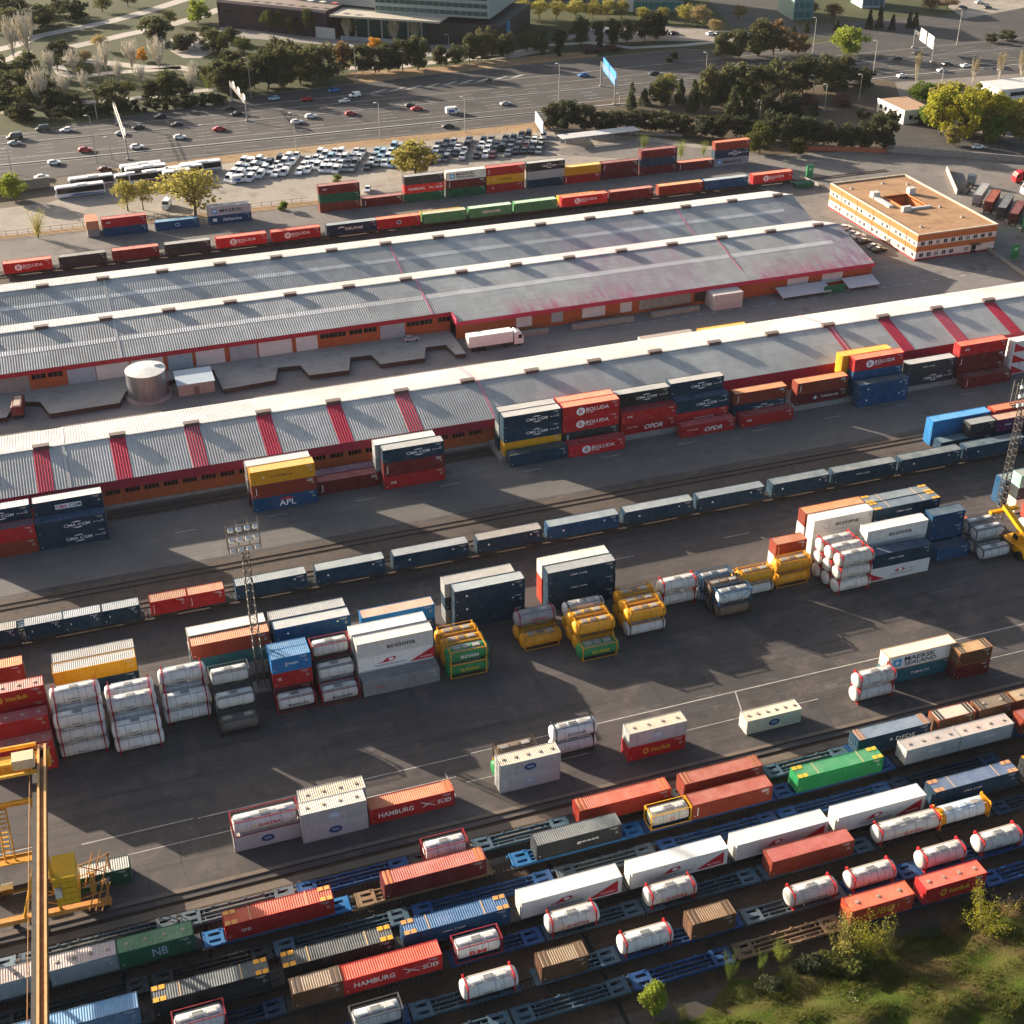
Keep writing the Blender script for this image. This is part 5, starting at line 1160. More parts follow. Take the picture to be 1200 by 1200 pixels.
WAG = {
 125.2: [(-40, -21, 'lgrey'), (-20.5, -1.5, 'grey'), (-1, 13.5, 'grey'), (14, 28.8, 'blue'), (29.2, 37.5, 'dark'), (38, 51.6, 'bgrey'), (52, 66.8, 'dark'), (67.3, 81.4, 'dark'), (81.8, 95.2, 'bgrey'), (95.5, 108.9, 'blue'), (109.2, 129.3, 'dark'), (129.5, 142, 'dark')],
 121.1: [(-36, -17.4, 'dblue'), (-17.1, .9, 'dark'), (1.3, 19.8, 'sky'), (20.8, 38.9, 'tan'), (41.9, 60.6, 'sky'), (60.9, 80.6, 'blue'), (80.9, 100, 'blue'), (100.4, 120.3, 'dark'), (120.6, 136, 'blue')],
 116.8: [(-24, -6, 'dark'), (-5.5, 9, 'dark'), (9.4, 26.5, 'bgrey'), (27.2, 46, 'blue'), (46.8, 60.6, 'grey'), (61.4, 79, 'blue'), (79.6, 97, 'blue'), (97.6, 115, 'dblue')],
 112.4: [(-24.8, -6.4, 'dark'), (-6.2, 8.8, 'dark'), (9.1, 24, 'dark'), (24.2, 39.2, 'dark'), (39.4, 54.2, 'dark'), (54.5, 69.2, 'dark'), (69.5, 84.4, 'dark'), (84.7, 99.6, 'dark'), (99.9, 114.8, 'dark'), (115.2, 131, 'dark')],
 108.3: [(-22, -5, 'blue'), (-4.6, 9, 'dblue'), (9.3, 29.2, 'dark'), (29.4, 41.4, 'blue'), (41.8, 55, 'bgrey'), (55.4, 71.5, 'bgrey'), (72.2, 88.6, 'bgrey'), (88.9, 107.5, 'dark'), (108, 124, 'dblue')],
 102.3: [(-6, 9.5, 'dblue'), (9.9, 22.5, 'blue'), (22.9, 36.2, 'bgrey'), (38.2, 49.2, 'bgrey'), (49.5, 66, 'blue'), (66.5, 80.8, 'grey'), (81.2, 91.8, 'blue'), (92, 108.5, 'blue'), (108.9, 122, 'dblue')],
 97.7: [(17, 33.6, 'bgrey'), (34, 48.6, 'bgrey'), (49.2, 62.4, 'blue'), (63, 77.6, 'tan'), (77.9, 98.6, 'dblue'), (99, 116, 'blue')]}
for nm, Y in TRK:
    for i, (a, b, c) in enumerate(WAG[Y]):
        nmc = dict(blue='blue', dblue='dark blue', grey='grey', lgrey='pale grey', tan='rusty tan', dark='dark grey', sky='bright blue', bgrey='blue grey')[c]
        wagon((a+b)/2, Y+CW/2, round(b-a, 1), c, f"{nmc} flat wagon, {ordw(i+1)} from left on the {nm} siding", f"wagons on the {nm} siding")
for nm, Y in TRK:
    track(Y+CW/2, -70 if Y > 100 else 10, 190, f"rusty railway track of the {nm} siding below the crane")
track(106.7, -40, 170, 'empty railway track between the fifth and sixth sidings') if False else None
track(195.02, -90, 260, 'railway track under the middle train')
track(199.0, -90, 158, 'railway track just behind the middle train')
track(206.2, -90, 260, 'railway track along the edge of the upper roadway')
track(230.0, -90, 74, 'overgrown railway track beside the near warehouse wall')
track(361.0, -120, 250, 'railway track under the far train behind the warehouses')
crt = thing('crane_runway', 'pair of crane rails beside the row of stacked containers', 'crane rail', (40, 131.4, 0))
for y in (-.6, .6, -4.0): link('rail', MB().box(-140, 140, y-.06, y+.06, .02, .16).mesh('rail'), crt, mat=flat('#4a403a', .45, .5))
# ------------------------------------------------------------------ far train and far stacks
G6 = 'containers on the far train'
FT = [(-16.2, L40, 'bol', 'BOL', '#e07050'), (-2.2, L40, 'dgray', None, '#8a8884'), (11.5, L40, 'maroon', None, '#c06050'), (25.3, L40, 'dgray', None, '#9a9a98'), (39.1, L45, 'bol', 'BOL', '#d86a50'), (54.1, L45, 'red', 'BOL', '#d06048'),
      (69.6, L45+.6, 'navy', 'DEL', '#8a9498'), (83.9, L40+.6, 'red', 'STA', '#d87850'), (97.4, L40+.6, 'lime', None, '#c0b898'), (111.2, L40+.6, 'lime', 'NEN', '#b8d0b8'), (125.0, L40+.6, 'lime', None, '#a8c8a8'), (139.5, L45+.6, 'bol', 'BOL', '#e06848'),
      (154.8, L45, 'maroon', None, '#b07060'), (170.4, L45+.8, 'rust', None, '#d08a58'), (185.6, L45+.6, 'blue', None, '#9aa8ac'), (201.8, L45-.3, 'bol', 'BOL', '#e86a4c')]
for i, (x, L, c, lg, rf) in enumerate(FT):
    container(x+L/2, 359.8+CW/2, WZ, L, c, f"{PHR[c]} container, {ordw(i+1)} load from left on the far train", G6, H=2.8, roof=rf, logo=lg)
    wagon(x+L/2, 359.8+CW/2, round(L+1.4, 1), 'dark', f"dark flat wagon, {ordw(i+1)} from left under the far train", 'wagons of the far train')
container(104, 364.5, 0, L40, 'yellow', 'yellow container half hidden behind soft green train containers', G6, H=2.9)
container(146, 364.5, 0, L40, 'yellow', 'yellow container half hidden behind a bright red train container', G6, H=2.9)
G7 = 'stacks beside the far car park'
wf = lambda n: f"the {ordw(n)} stack before the car park"
FS = [(10.8, ['blue', k('red', logo='ONE')]), (25.2, [k('blue', logo='STA', roof='#5a9ac0')]), (40.2, [k('blue', logo='SAF'), k('lgray', logo='MAE')]), (72.4, ['rust', 'dgreen', k('maroon', logo='ONE')]), (85.3, [k('maroon', logo='VRT')]),
      (98.1, ['dgreen', k('bol', logo='HSD'), k('dgray', roof='#8a8c8c')]), (111.2, ['dgreen', k('maroon', logo='VRT'), k('white', logo='MSL')]), (123.6, [k('red', logo='DOT'), k('yellow', logo='YDH'), k('red', logo='VRT')]), (136.7, ['navy', 'lgray', k('black', logo='CMA', roof='#9a9c9a')]),
      (148.6, [k('red', logo='VRT'), k('yellow', roof='#d8b060')]), (161.3, ['maroon', k('maroon', logo='VRT')]), (174.4, ['maroon', k('navy', roof='#5a6c74'), 'maroon']), (187.2, [k('maroon', logo='VRT', roof='#c0725a')]), (199.8, [k('gray', logo='MAE'), k('navy', logo='CMA'), k('rust', roof='#cc6a40')])]
for i, (x, ts) in enumerate(FS):
    stack(x, 382.2, L40, [(t if isinstance(t, tuple) else (t, {})) for t in ts], wf(i+1), G7)
# ------------------------------------------------------------------ vehicles
def prof_mesh(name, prof, w0, w1, zmid, y=None):
    """side profile (x,z) swept across the width, narrowing above zmid"""
    b = MB(); n = len(prof)
    for s in (-1, 1):
        for x, z in prof: b.v.append((x, s*(w0 if z <= zmid else w1), z))
    b.face(tuple(range(n-1, -1, -1))); b.face(tuple(range(n, 2*n)))
    for i in range(n): j = (i+1) % n; b.face((i, j, n+j, n+i))
    return fixnormals(b.mesh(name))
CARB = [(-2.1, .3), (-2.15, .62), (-2.02, .9), (-1.85, .98), (.75, .98), (1.9, .82), (2.12, .6), (2.1, .3)]
CABH = [(-1.95, .98), (-1.45, 1.42), (-.9, 1.5), (.1, 1.47), (.95, .98)]
CABS = [(-1.5, .96), (-.95, 1.36), (-.4, 1.42), (.3, 1.38), (1.05, .96)]
CABV = [(-2.05, .98), (-1.95, 1.75), (-1.5, 1.85), (.7, 1.8), (1.45, .98)]
def car_parts(cab):
    k = ('carc', tuple(cab))
    def bodym():
        b = prof_mesh('lower', CARB, .88, .86, .95); c = prof_mesh('cab', cab, .82, .66, 1.0); m = MB()
        for me in (b, c):
            o = len(m.v); m.v += [tuple(v.co) for v in me.vertices]
            for p in me.polygons: m.face(tuple(o+q for q in p.vertices))
        return m.mesh('car_body')
    def glassm():
        m = MB(); top = max(z for _, z in cab); n = len(cab); e = .012
        def lift(p, q, y0, y1, f0, f1):
            # panel on a sloping edge p-q of the cabin
            d = Vector((q[0]-p[0], 0, q[1]-p[1])); nn = Vector((-d.z, 0, d.x)).normalized()*e
            if nn.z < 0: nn = -nn
            A = Vector((p[0], 0, p[1]))+d*f0+nn; B = Vector((p[0], 0, p[1]))+d*f1+nn
            m.poly([A+Vector((0, -y0, 0)), B+Vector((0, -y1, 0)), B+Vector((0, y1, 0)), A+Vector((0, y0, 0))])
        lift(cab[0], cab[1], .72, .6, .3, .95); lift(cab[-1], cab[-2], .74, .58, .12, .92)
        xs = [x for x, z in cab if z > top-.2]; x0, x1 = min(xs)-.12, max(xs)+.18; van = top > 1.7
        for s in (-1, 1):
            a0, a1 = (.83, .70) if not van else (.81, .68)
            if van: x0_, x1_ = .2, 1.0
            else: x0_, x1_ = x0, x1
            zt = top-.1; za = 1.06; ya = s*(.82+(.66-.82)*(za-1.0)/max(.1, top-1.0)+.012) if False else s*.835; yb = s*.69
            q = [(x0_, ya, za), (x1_+.25, ya, za), (x1_-.12, yb, zt), (x0_+.15, yb, zt)]
            m.poly(q if s < 0 else q[::-1])
        return m.mesh('car_windows')
    return plainmesh(k, bodym), plainmesh(k+('g',), glassm)
CP = dict(white='#e2e2e0', silver='#a4a8aa', black='#16181a', dark='#2e3338', red='#a81c26', blue='#1f6fae', grey='#6a6e70', lblue='#9fc0d0', maroon='#5c1c22')
wheel_me = lambda: plainmesh('carwheel', lambda: MB().tube((0, -.1, 0), (0, .1, 0), .32, 12).mesh('wheel'))
def carpaint(h):
    key = ('carp', h)
    if key not in CACHE:
        n = NT('car paint'); n.base(lin(h), .3, .1, .5); n.b.inputs['Coat Weight'].default_value = .4; CACHE[key] = n.m
    return CACHE[key]
def car(x, y, rz, col, label, group, kind='h', z=0.0, s=1.0):
    cab = {'h': CABH, 's': CABS, 'v': CABV}[kind]; body, cabm = car_parts(cab)
    t = thing('car', label, 'car', (x, y, z), rz, group); t.scale = (s,)*3
    m = carpaint(CP[col])
    link('body', body, t, mat=m); link('windows', cabm, t, mat=glassmat('#0c1216', .1))
    for wx in (-1.3, 1.3):
        for wy in (-.8, .8): link('wheel', wheel_me(), t, loc=(wx, wy, .32), mat=flat('#141414', .8))
    for wy in (-.6, .6):
        link('headlight', plainmesh('hl', lambda: MB().box(2.0, 2.13, -.16, .16, .62, .76).mesh('headlight')), t, loc=(0, wy, 0), mat=flat('#dcdcd4', .2))
        link('tail_light', plainmesh('tl2', lambda: MB().box(-2.17, -2.05, -.14, .14, .66, .84).mesh('tail_light')), t, loc=(0, wy, 0), mat=flat('#8a1014', .3))
    return t
CMESH = {}
def lotcar(x, y, rz, col, group, kind):
    """parked car too small to show its parts"""
    if kind not in CMESH:
        cab = {'h': CABH, 's': CABS, 'v': CABV}[kind]; parts = car_parts(cab); b = MB()
        for i, me in enumerate(parts):
            b.cur = 1 if i == 1 else 0; o = len(b.v); b.v += [tuple(v.co) for v in me.vertices]
            for p in me.polygons: b.face(tuple(o+q for q in p.vertices))
        b.cur = 2
        for wx in (-1.3, 1.3):
            for wy in (-.8, .8): b.tube((wx, wy-.1, .32), (wx, wy+.1, .32), .32, 8)
        CMESH[kind] = b.mesh('parked_car', [carpaint(CP['white']), glassmat('#0c1216', .1), flat('#141414', .8)])
    o = link('parked_car', CMESH[kind], loc=(x, y, 0), rz=rz, scale=(1.22, 1.18, 1.12))
    o.material_slots[0].link = 'OBJECT'; o.material_slots[0].material = carpaint(CP[col])
    nm = dict(lblue='pale blue', dark='dark grey').get(col, col)
    return tag(o, f"{nm} parked {'van' if kind == 'v' else 'car'} in the dense rows of the far car park", 'car', group)
HW = [(17.5, 163, 'dark', 'v', 1.25), (17, 169.5, 'silver', 's', 1), (50, 153, 'dark', 'v', 1.1), (78, 154, 'white', 'h', 1), (100, 177.5, 'red', 'h', 1.05), (64, 192.5, 'white', 'h', 1), (49.5, 210, 'white', 's', 1.1), (123, 200, 'maroon', 's', 1),
      (162.5, 151, 'black', 's', 1), (188, 138, 'black', 'h', .95), (161, 174, 'white', 'h', 1.05), (142, 158, 'silver', 's', .95), (207.5, 147.5, 'black', 's', .95), (211, 162.5, 'white', 'h', 1), (257, 153, 'red', 's', 1.05), (269, 128.5, 'dark', 's', .95), (277, 135, 'black', 'h', .95),
      (321, 117, 'lblue', 'h', .95), (359.5, 118, 'red', 'h', 1), (391.7, 107.5, 'blue', 's', 1), (348, 144.5, 'white', 'h', 1), (364.7, 138, 'white', 'h', 1), (416, 113.5, 'white', 'v', 1), (403.7, 120, 'white', 'h', .95), (411, 134.5, 'red', 'h', .95), (480.7, 125, 'dark', 'h', .9), (488.4, 129, 'red', 's', 1),
      (525, 149.5, 'black', 's', 1), (592.5, 123, 'silver', 's', .95), (683.7, 89.5, 'blue', 's', 1), (766, 87.5, 'black', 's', 1), (1051, 70, 'dark', 's', 1), (1075, 63.5, 'black', 's', 1), (1110, 76.5, 'dark', 's', 1), (1132, 78.5, 'white', 's', 1), (1104, 84, 'silver', 's', 1), (1057, 90.5, 'white', 's', 1), (985, 71.5, 'dark', 'h', .9)]
HW.sort(); cnt = {}
for px, py, col, kd, s in HW:
    P = at(px, py); cnt[col] = cnt.get(col, 0)+1; nm = dict(lblue='pale blue', dark='dark grey').get(col, col)
    car(P.x, P.y, rad(4 if P.x < 200 else 0)+(math.pi if P.y > 484 else 0), col, f"{nm} car driving on the highway, {ordw(cnt[col])} {nm} one from left", 'cars on the highway', kd, 0.01, s)
P = at(1146, 174); car(P.x, P.y, rad(-14), 'white', 'white car on the slip road beneath the yellow green trees', 'cars on side roads', 'h', .02)
P = at(523/1*0+431, 221) if False else at(431, 224); car(P.x, P.y, rad(-110), 'white', 'white car alone behind the low maroon far container', 'cars on side roads', 'h')
for i, (px, py, c) in enumerate(((990, 269, 'white'), (1000, 276, 'silver'), (1006, 279, 'white'), (1013, 285, 'dark'), (1024, 291, 'grey'), (1030, 295, 'black'))):
    P = at(px, py); car(P.x, P.y, rad(5), c, f"{c if c != 'dark' else 'dark grey'} car parked beside the office, {ordw(i+1)} from the back", 'cars beside the office', 'h')
P = at(482, 399, 1.1); car(P.x, P.y, 0, 'silver', 'silver car parked on the dock by the orange brick wall', 'cars on side roads', 'h', 1.1, .85)
P = at(1247/1, 0) if False else at(1147, 3.5)
# the packed car park
rr = random.Random(11); lo = [(266, 212), (300, 212), (420, 203), (500, 192), (600, 181), (640, 177)]
colv = None
N = 41
for i in range(N):
    f = i/(N-1); px = 268+f*(632-268); py = 212.5-f*34.5
    P0 = at(px, py); w = .5+.5*math.sin(i*1.7)
    n = 4 if i % 5 != 4 else 3
    if 22 <= i <= 25: n = 3
    if i in (8, 17, 31): continue
    d = Vector((.42, .908, 0)); sp = rr.uniform(5.5, 6.1); P0 = P0+d*rr.uniform(-1.5, 1.8)
    for j in range(n):
        q = P0+d*(sp*j+rr.uniform(-.3, .3))+Vector((rr.uniform(-.15, .15), 0, 0))
        if i % 6 == 5 and j < 1: continue
        if f < .36: col = rr.choices(['white', 'silver', 'dark', 'lblue'], [.9, .05, .03, .02])[0]; kd = rr.choices(['v', 'h'], [.6, .4])[0]
        elif f < .6: col = rr.choices(['white', 'lblue', 'dark', 'grey', 'silver', 'maroon'], [.45, .13, .16, .12, .1, .04])[0]; kd = rr.choices(['v', 'h', 's'], [.3, .5, .2])[0]
        else: col = rr.choices(['white', 'dark', 'grey', 'black', 'maroon', 'silver'], [.27, .22, .15, .17, .1, .09])[0]; kd = rr.choices(['h', 's', 'v'], [.6, .25, .15])[0]
        if f > .85 and rr.random() < .6: col = rr.choice(['black', 'dark', 'grey'])
        lotcar(q.x, q.y, rad(-115+rr.uniform(-3, 3)), col, 'cars packed in the far car park', kd)
# side car park and street cars at the top
for i, (px, py, c) in enumerate(((690, 37, 'white'), (712, 38, 'lblue'), (733, 40, 'red'), (768, 38, 'white'), (781, 40, 'white'), (790, 40.5, 'black'), (833, 41, 'white'), (843, 41, 'grey'), (853, 41, 'dark'), (1147, 4, 'white'), (1157, 10, 'dark'), (1128, 10, 'dark'))):
    P = at(px, py); car(P.x, P.y, rad(8), c, f"{dict(lblue='pale blue', dark='dark grey').get(c, c)} car parked beyond the highway, {ordw(i+1)} counted from left", 'cars parked beyond the highway', 'h', .01)
P = at(573, 96)
t = thing('motorcycle', 'dark motorcycle with rider on the highway', 'motorcycle', (P.x, P.y, .01), rad(2))
link('wheel', MB().tube((-.7, -.07, .33), (-.7, .07, .33), .33, 12).mesh('wheel', [flat('#141414')]), t); link('wheel', MB().tube((.7, -.07, .33), (.7, .07, .33), .33, 12).mesh('wheel', [flat('#141414')]), t)
link('body', prof_mesh('body', [(-.8, .6), (-.7, .85), (.1, .95), (.6, 1.0), (.75, .6), (.2, .35), (-.3, .35)], .17, .14, .7), t, mat=carpaint(CP['black']))
# rider: one continuous skinned figure
def figure(name, pts, edges, radii, parent=None, loc=None, mat=None, rz=0):
    me = D.meshes.new(name); me.from_pydata(pts, edges, []); o = link(name, me, parent, loc, rz)
    md = o.modifiers.new('skin', 'SKIN'); sk = me.skin_vertices[0].data if me.skin_vertices else None
    if sk is None:
        import bmesh
        b = bmesh.new(); b.from_mesh(me); b.verts.layers.skin.verify(); b.to_mesh(me); b.free(); sk = me.skin_vertices[0].data
    for i, r in enumerate(radii): sk[i].radius = (r, r); sk[i].use_root = (i == 0)
    sb = o.modifiers.new('sub', 'SUBSURF'); sb.levels = 1; sb.render_levels = 1
    if mat: me.materials.append(mat)
    return o
rp = [(-.15, 0, .95), (-.05, 0, 1.25), (.05, 0, 1.5), (.09, 0, 1.6), (.12, 0, 1.72), (.1, .2, 1.45), (.3, .28, 1.2), (.55, .26, 1.05), (.1, -.2, 1.45), (.3, -.28, 1.2), (.55, -.26, 1.05), (-.1, .13, .92), (.3, .2, .8), (.05, .2, .4), (-.1, -.13, .92), (.3, -.2, .8), (.05, -.2, .4)]
rd = tag(figure('person', rp, [(0, 1), (1, 2), (2, 3), (3, 4), (2, 5), (5, 6), (6, 7), (2, 8), (8, 9), (9, 10), (0, 11), (11, 12), (12, 13), (0, 14), (14, 15), (15, 16)], [.16, .18, .17, .07, .13, .08, .06, .045, .08, .06, .045, .12, .09, .07, .12, .09, .07], None, (P.x, P.y, .01), flat('#1a1a1c', .7)), 'person in dark riding clothes seated on the highway motorcycle', 'person'); rd.rotation_euler = (0, 0, rad(2))
def pts_van(x, y, rz, label):
    t = thing('van', label, 'van', (x, y, .01), rz)
    link('body', prof_mesh('body', [(-2.7, .4), (-2.7, 2.3), (-2.5, 2.4), (1.2, 2.4), (1.9, 1.5), (2.6, 1.2), (2.7, .4)], .98, .92, 1.4), t, mat=carpaint(CP['white']))
    link('stripe', MB().box(-1.9, .2, -1.02, -.985, .7, 1.6).mesh('stripe', [flat('#1d5c98')]), t); link('windscreen', MB().poly([(1.25, -.85, 2.3), (1.93, -.9, 1.55), (1.93, .9, 1.55), (1.25, .85, 2.3)]).mesh('windscreen', [glassmat()]), t)
    link('side_window', MB().box(.5, 1.4, -.99, -.94, 1.5, 2.1).mesh('side_window', [glassmat()]), t)
    for wx in (-1.7, 1.8):
        for wy in (-.88, .88): link('wheel', wheel_me(), t, loc=(wx, wy, .34), mat=flat('#141414'))
P = at(531, 133); pts_van(P.x, P.y, 0, 'white van with a blue side stripe on the highway')
P = at(196, 243); pts_van(P.x, P.y, rad(-110), 'white van parked between the two leafy car park trees'); 
P = at(281, 213.5); pts_van(P.x, P.y, rad(5), 'white van at the near left corner of the packed car rows')
# ---- coaches
def coach(x, y, rz, label, L=12.5, body='#d4d6d8', low='#4e6c90'):
    t = thing('coach', label, 'bus', (x, y, .01), rz, 'coaches parked by the highway'); h = L/2
    link('body', prof_mesh('body', [(-h, .35), (-h, 3.2), (-h+.3, 3.4), (h-.4, 3.4), (h-.1, 2.9), (h, 1.4), (h, .35)], 1.26, 1.26, 9), t, mat=carpaint(body))
    link('roof', MB().box(-h+.3, h-.5, -1.15, 1.15, 3.41, 3.5).box(-2, 1, -.8, .8, 3.51, 3.7).mesh('roof', [flat('#e6e4e0', .4)]), t)
    for s in (-1, 1):
        y0, y1 = sorted((s*1.27, s*1.285)); link('side_window', MB().box(-h+.3, h-.5, y0, y1, 1.45, 3.1).mesh('side_window', [glassmat('#1c1416')]), t)
        link('lower_stripe', MB().extx([(-h+.4, .5), (h*.55, .5), (h*.2, 1.3), (-h+.4, .8)], y0, y1, 'y').mesh('lower_stripe', [flat(low, .4)]), t)
    link('windscreen', MB().box(h-.12, h+.012, -1.1, 1.1, 1.4, 2.85).mesh('windscreen', [glassmat()]), t); link('rear_window', MB().box(-h-.012, -h+.02, -1.0, 1.0, 1.9, 3.0).mesh('rear_window', [glassmat()]), t)
    for wx in (-h+3.2, h-2.6):
        for wy in (-1.05, 1.05): link('wheel', plainmesh('bw', lambda: MB().tube((0, -.15, 0), (0, .15, 0), .5, 14).mesh('wheel')), t, loc=(wx, wy, .5), mat=flat('#141414'))
P = at(95, 229); coach(P.x, P.y, rad(183), 'white coach with blue stripes, nearest in the parked coach line', 14.5)
P = at(108, 219); coach(P.x, P.y, rad(183), 'white and maroon coach directly behind the nearest coach', 13.5, '#cfcac6', '#7a2a30')
for i, (px, py, L, c) in enumerate(((152, 216, 9, '#d8d8d6'), (176, 213, 13, '#d8d4d0'), (172, 207, 13, '#cfcfcd'), (166, 204, 13, '#dcdad6'), (236, 202, 13, '#d0d0ce'), (216, 207, 12, '#d4d2ce'), (208, 212, 9, '#c8c8c6'))):
    P = at(px, py); coach(P.x, P.y, rad(184), f"white roofed coach, {ordw(i+1)} in the cluster behind the car park trees", L, c, '#8a3038' if i % 2 else '#5a6a80')
# ---- articulated lorries
def tractor(t, x, col, z=0):
    b = link('cab', prof_mesh('cab', [(x-1.1, 1.0), (x-1.1, 3.2), (x-.7, 3.75), (x+.6, 3.3), (x+1.15, 2.2), (x+1.2, .5), (x-1.1, .5)], 1.22, 1.15, 2.4), t, mat=carpaint(col))
    link('windscreen', MB().poly([(x+.66, -1.05, 3.2), (x+1.17, -1.1, 2.25), (x+1.17, 1.1, 2.25), (x+.66, 1.05, 3.2)]).mesh('windscreen', [glassmat()]), b)
    for s in (-1, 1): link('side_window', MB().box(x-.1, x+.8, min(s*1.2, s*1.235), max(s*1.2, s*1.235), 1.9, 2.8).mesh('side_window', [glassmat()]), b)
    link('chassis', MB().box(x-4.4, x-1.0, -.45, .45, .7, 1.0).mesh('chassis', [flat('#26262a')]), t)
    for wx in (x+.2, x-3.2):
        for wy in (-1.0, 1.0): link('wheel', plainmesh('bw', lambda: MB().tube((0, -.15, 0), (0, .15, 0), .5, 14).mesh('wheel')), t, loc=(wx, wy, .5), mat=flat('#141414'))
def trailer(t, x0, x1, axles=3):
    for y in (-.5, .5): link('chassis_rail', MB().box(x0, x1, y-.08, y+.08, .95, 1.2).mesh('chassis_rail', [flat('#3a3632', .7)]), t)
    b = MB(); n = int((x1-x0)/2.2)
    for i in range(n+1): xx = x0+(x1-x0)*i/n; b.box(xx-.08, xx+.08, -1.15, -.59, 1.0, 1.15).box(xx-.08, xx+.08, .59, 1.15, 1.0, 1.15).box(xx-.08, xx+.08, -.41, .41, 1.0, 1.15)
    link('cross_members', b.mesh('cross_members', [flat('#4a443c', .7)]), t)
    for i in range(axles):
        for wy in (-1.0, 1.0): link('wheel', plainmesh('bw', lambda: MB().tube((0, -.15, 0), (0, .15, 0), .5, 14).mesh('wheel')), t, loc=(x0+1.2+i*1.35, wy, .5), mat=flat('#141414'))
GT = 'lorries and trailers'
def lorry(x, y, rz, cabcol, label, box=None, ctr=None, clab=None, cab=True, L=12.2):
    t = thing('lorry', label, 'lorry' if cab else 'trailer', (x, y, .0), rz, GT); trailer(t, -L/2, L/2)
    if cab: tractor(t, L/2+1.7, cabcol)
    if box:
        link('cargo_box', MB().box(-L/2, L/2+.2, -1.25, 1.25, 1.21, 3.95).mesh('cargo_box', [flat(box, .5, 0, .08)]), t)
        link('rear_door', MB().box(-L/2-.04, -L/2-.001, -1.2, 1.2, 1.25, 3.9).mesh('rear_door', [flat('#b8b4ae')]), t)
    if ctr: container(x, y, 1.21, L40, ctr, clab, GT, H=2.6, rz=rz, doors=-1, wear=.3)
    return t
P = at(578, 407); lorry(P.x-1.0, 277.6, 0, '#e6e6e2', 'white box lorry parked beside the notched dock', box='#e4e2dc', L=10.6)
Pt = at(782, 386, 3.9); lorry(128.2, 262.6, 0, '#fff', 'trailer with weathered pale box behind the near warehouse ridge', box='#a89c90', cab=False, L=13)
Pq = at(860, 375, 3.9)
lorry(142.8, 262.6, 0, '#fff', 'trailer carrying an orange yellow container behind the warehouse roof', ctr='yellow', clab='orange yellow container on a trailer behind the near warehouse', cab=False, L=13)
P = at(24, 492); t = thing('tanker_trailer', 'short maroon dirty trailer standing in the left dock bay', 'trailer', (P.x, P.y+3, 0), rad(84), GT); trailer(t, -3, 3, 2)
link('cargo_box', prof_mesh('cargo_box', [(-3.1, 1.2), (-3.1, 2.9), (-2.9, 3.1), (2.9, 3.1), (3.1, 2.9), (3.1, 1.2)], 1.2, 1.0, 2.95), t, mat=paint('#6a2a26', .9, .6, .5)); link('tarpaulin', MB().box(-2.4, 2.2, -.7, .7, 3.11, 3.16).mesh('tarpaulin', [paint('#b8a898', 1, .9, .8)]), t)
# the lorry park right of the office
def yawpx(a, b): d = at(*b)-at(*a); return math.atan2(d.y, d.x)
yw = yawpx((1150, 240), (1163, 221))
for px, py, c, l, l2 in ((1145, 240, 'lgray', 'trailer with a pale grey container, first loaded one right of the office', 'pale grey container on the first loaded trailer right of the office'), (1158, 248, 'rust', 'trailer with rusty orange roofed container, second right of the office', 'orange roofed maroon container on the second trailer right of the office'),
                         (1173, 255, 'dgray', 'trailer with a charcoal container, third right of the office', 'charcoal container on the third trailer right of the office'), (1187, 262, 'maroon', 'trailer with a maroon container, fourth right of the office', 'maroon container with orange roof on the fourth trailer right of office'), (1203, 270, 'green', 'trailer with green container, at the right edge by the office', 'green container on the trailer at the right picture edge')):
    P = at(px, py); d = Vector((math.cos(yw), math.sin(yw), 0)); Q = P+d*3.5
    lorry(Q.x, Q.y, yw, '#ccc', l, ctr=c, clab=l2, cab=False)
P = at(1133, 228); lorry(P.x+2, P.y+3, yw, '#7c878c', 'grey lorry with bare tan chassis trailer beside the office', L=9)
P = at(1188, 213); lorry(P.x+8, P.y-2, math.pi+rad(-8), '#c81e24', 'red cab lorry with a maroon container at the right edge', ctr='maroon', clab='maroon container on the red cab lorry at right')
P = at(1203, 226); lorry(P.x+6, P.y-3, math.pi+rad(-12), '#e4e4e0', 'white cab lorry behind the red one at the right edge', ctr='dgray', clab='charcoal container on the white cab lorry at right')
# reach stacker at the right edge
t = thing('reach_stacker', 'yellow reach stacker lit by the sun at the right edge', 'reach stacker', (153.0, 164.4, 0), rad(90)); ym = paint('#e0a010', .3, .45, .1)
link('chassis', prof_mesh('chassis', [(-3.8, .8), (-3.9, 1.9), (-2.2, 2.1), (3.2, 1.6), (3.4, .8)], 1.6, 1.5, 1.7), t, mat=ym)
cb = link('cab', prof_mesh('cab', [(-.6, 2.0), (-.6, 3.6), (.9, 3.6), (1.3, 2.0)], .8, .75, 3), t, mat=ym); link('cab_glass', MB().box(-.4, .8, -.82, -.79, 2.4, 3.4).box(-.4, .8, .79, .82, 2.4, 3.4).mesh('cab_glass', [glassmat()]), cb)
link('boom', MB().extx([(-3.4, 2.9), (-3.2, 3.7), (5.4, 6.6), (5.5, 5.8)], -.45, .45, 'y').mesh('boom', [ym]), t)
link('spreader', MB().box(5.0, 5.8, -3.0, 3.0, 5.2, 5.7).mesh('spreader', [ym]), t)
for wx in (-2.6, 2.4):
    for wy in (-1.7, 1.7): link('wheel', plainmesh('rsw', lambda: MB().tube((0, -.35, 0), (0, .35, 0), .85, 16).mesh('wheel')), t, loc=(wx, wy, .85), mat=flat('#1a1a1a'))
stack(160.2, 175.2, L40, [k('cream', H=2.9), k('dgray', H=2.6), k('mint', H=2.6, roof='#8a948e')], 'the mint topped stack beside the right mast', G4)
stack(159.4, 178.6, L40, [k('blue', H=2.9), k('blue', H=2.6, roof='#7a8a90')], 'the blue stack just behind the right mast', G4)
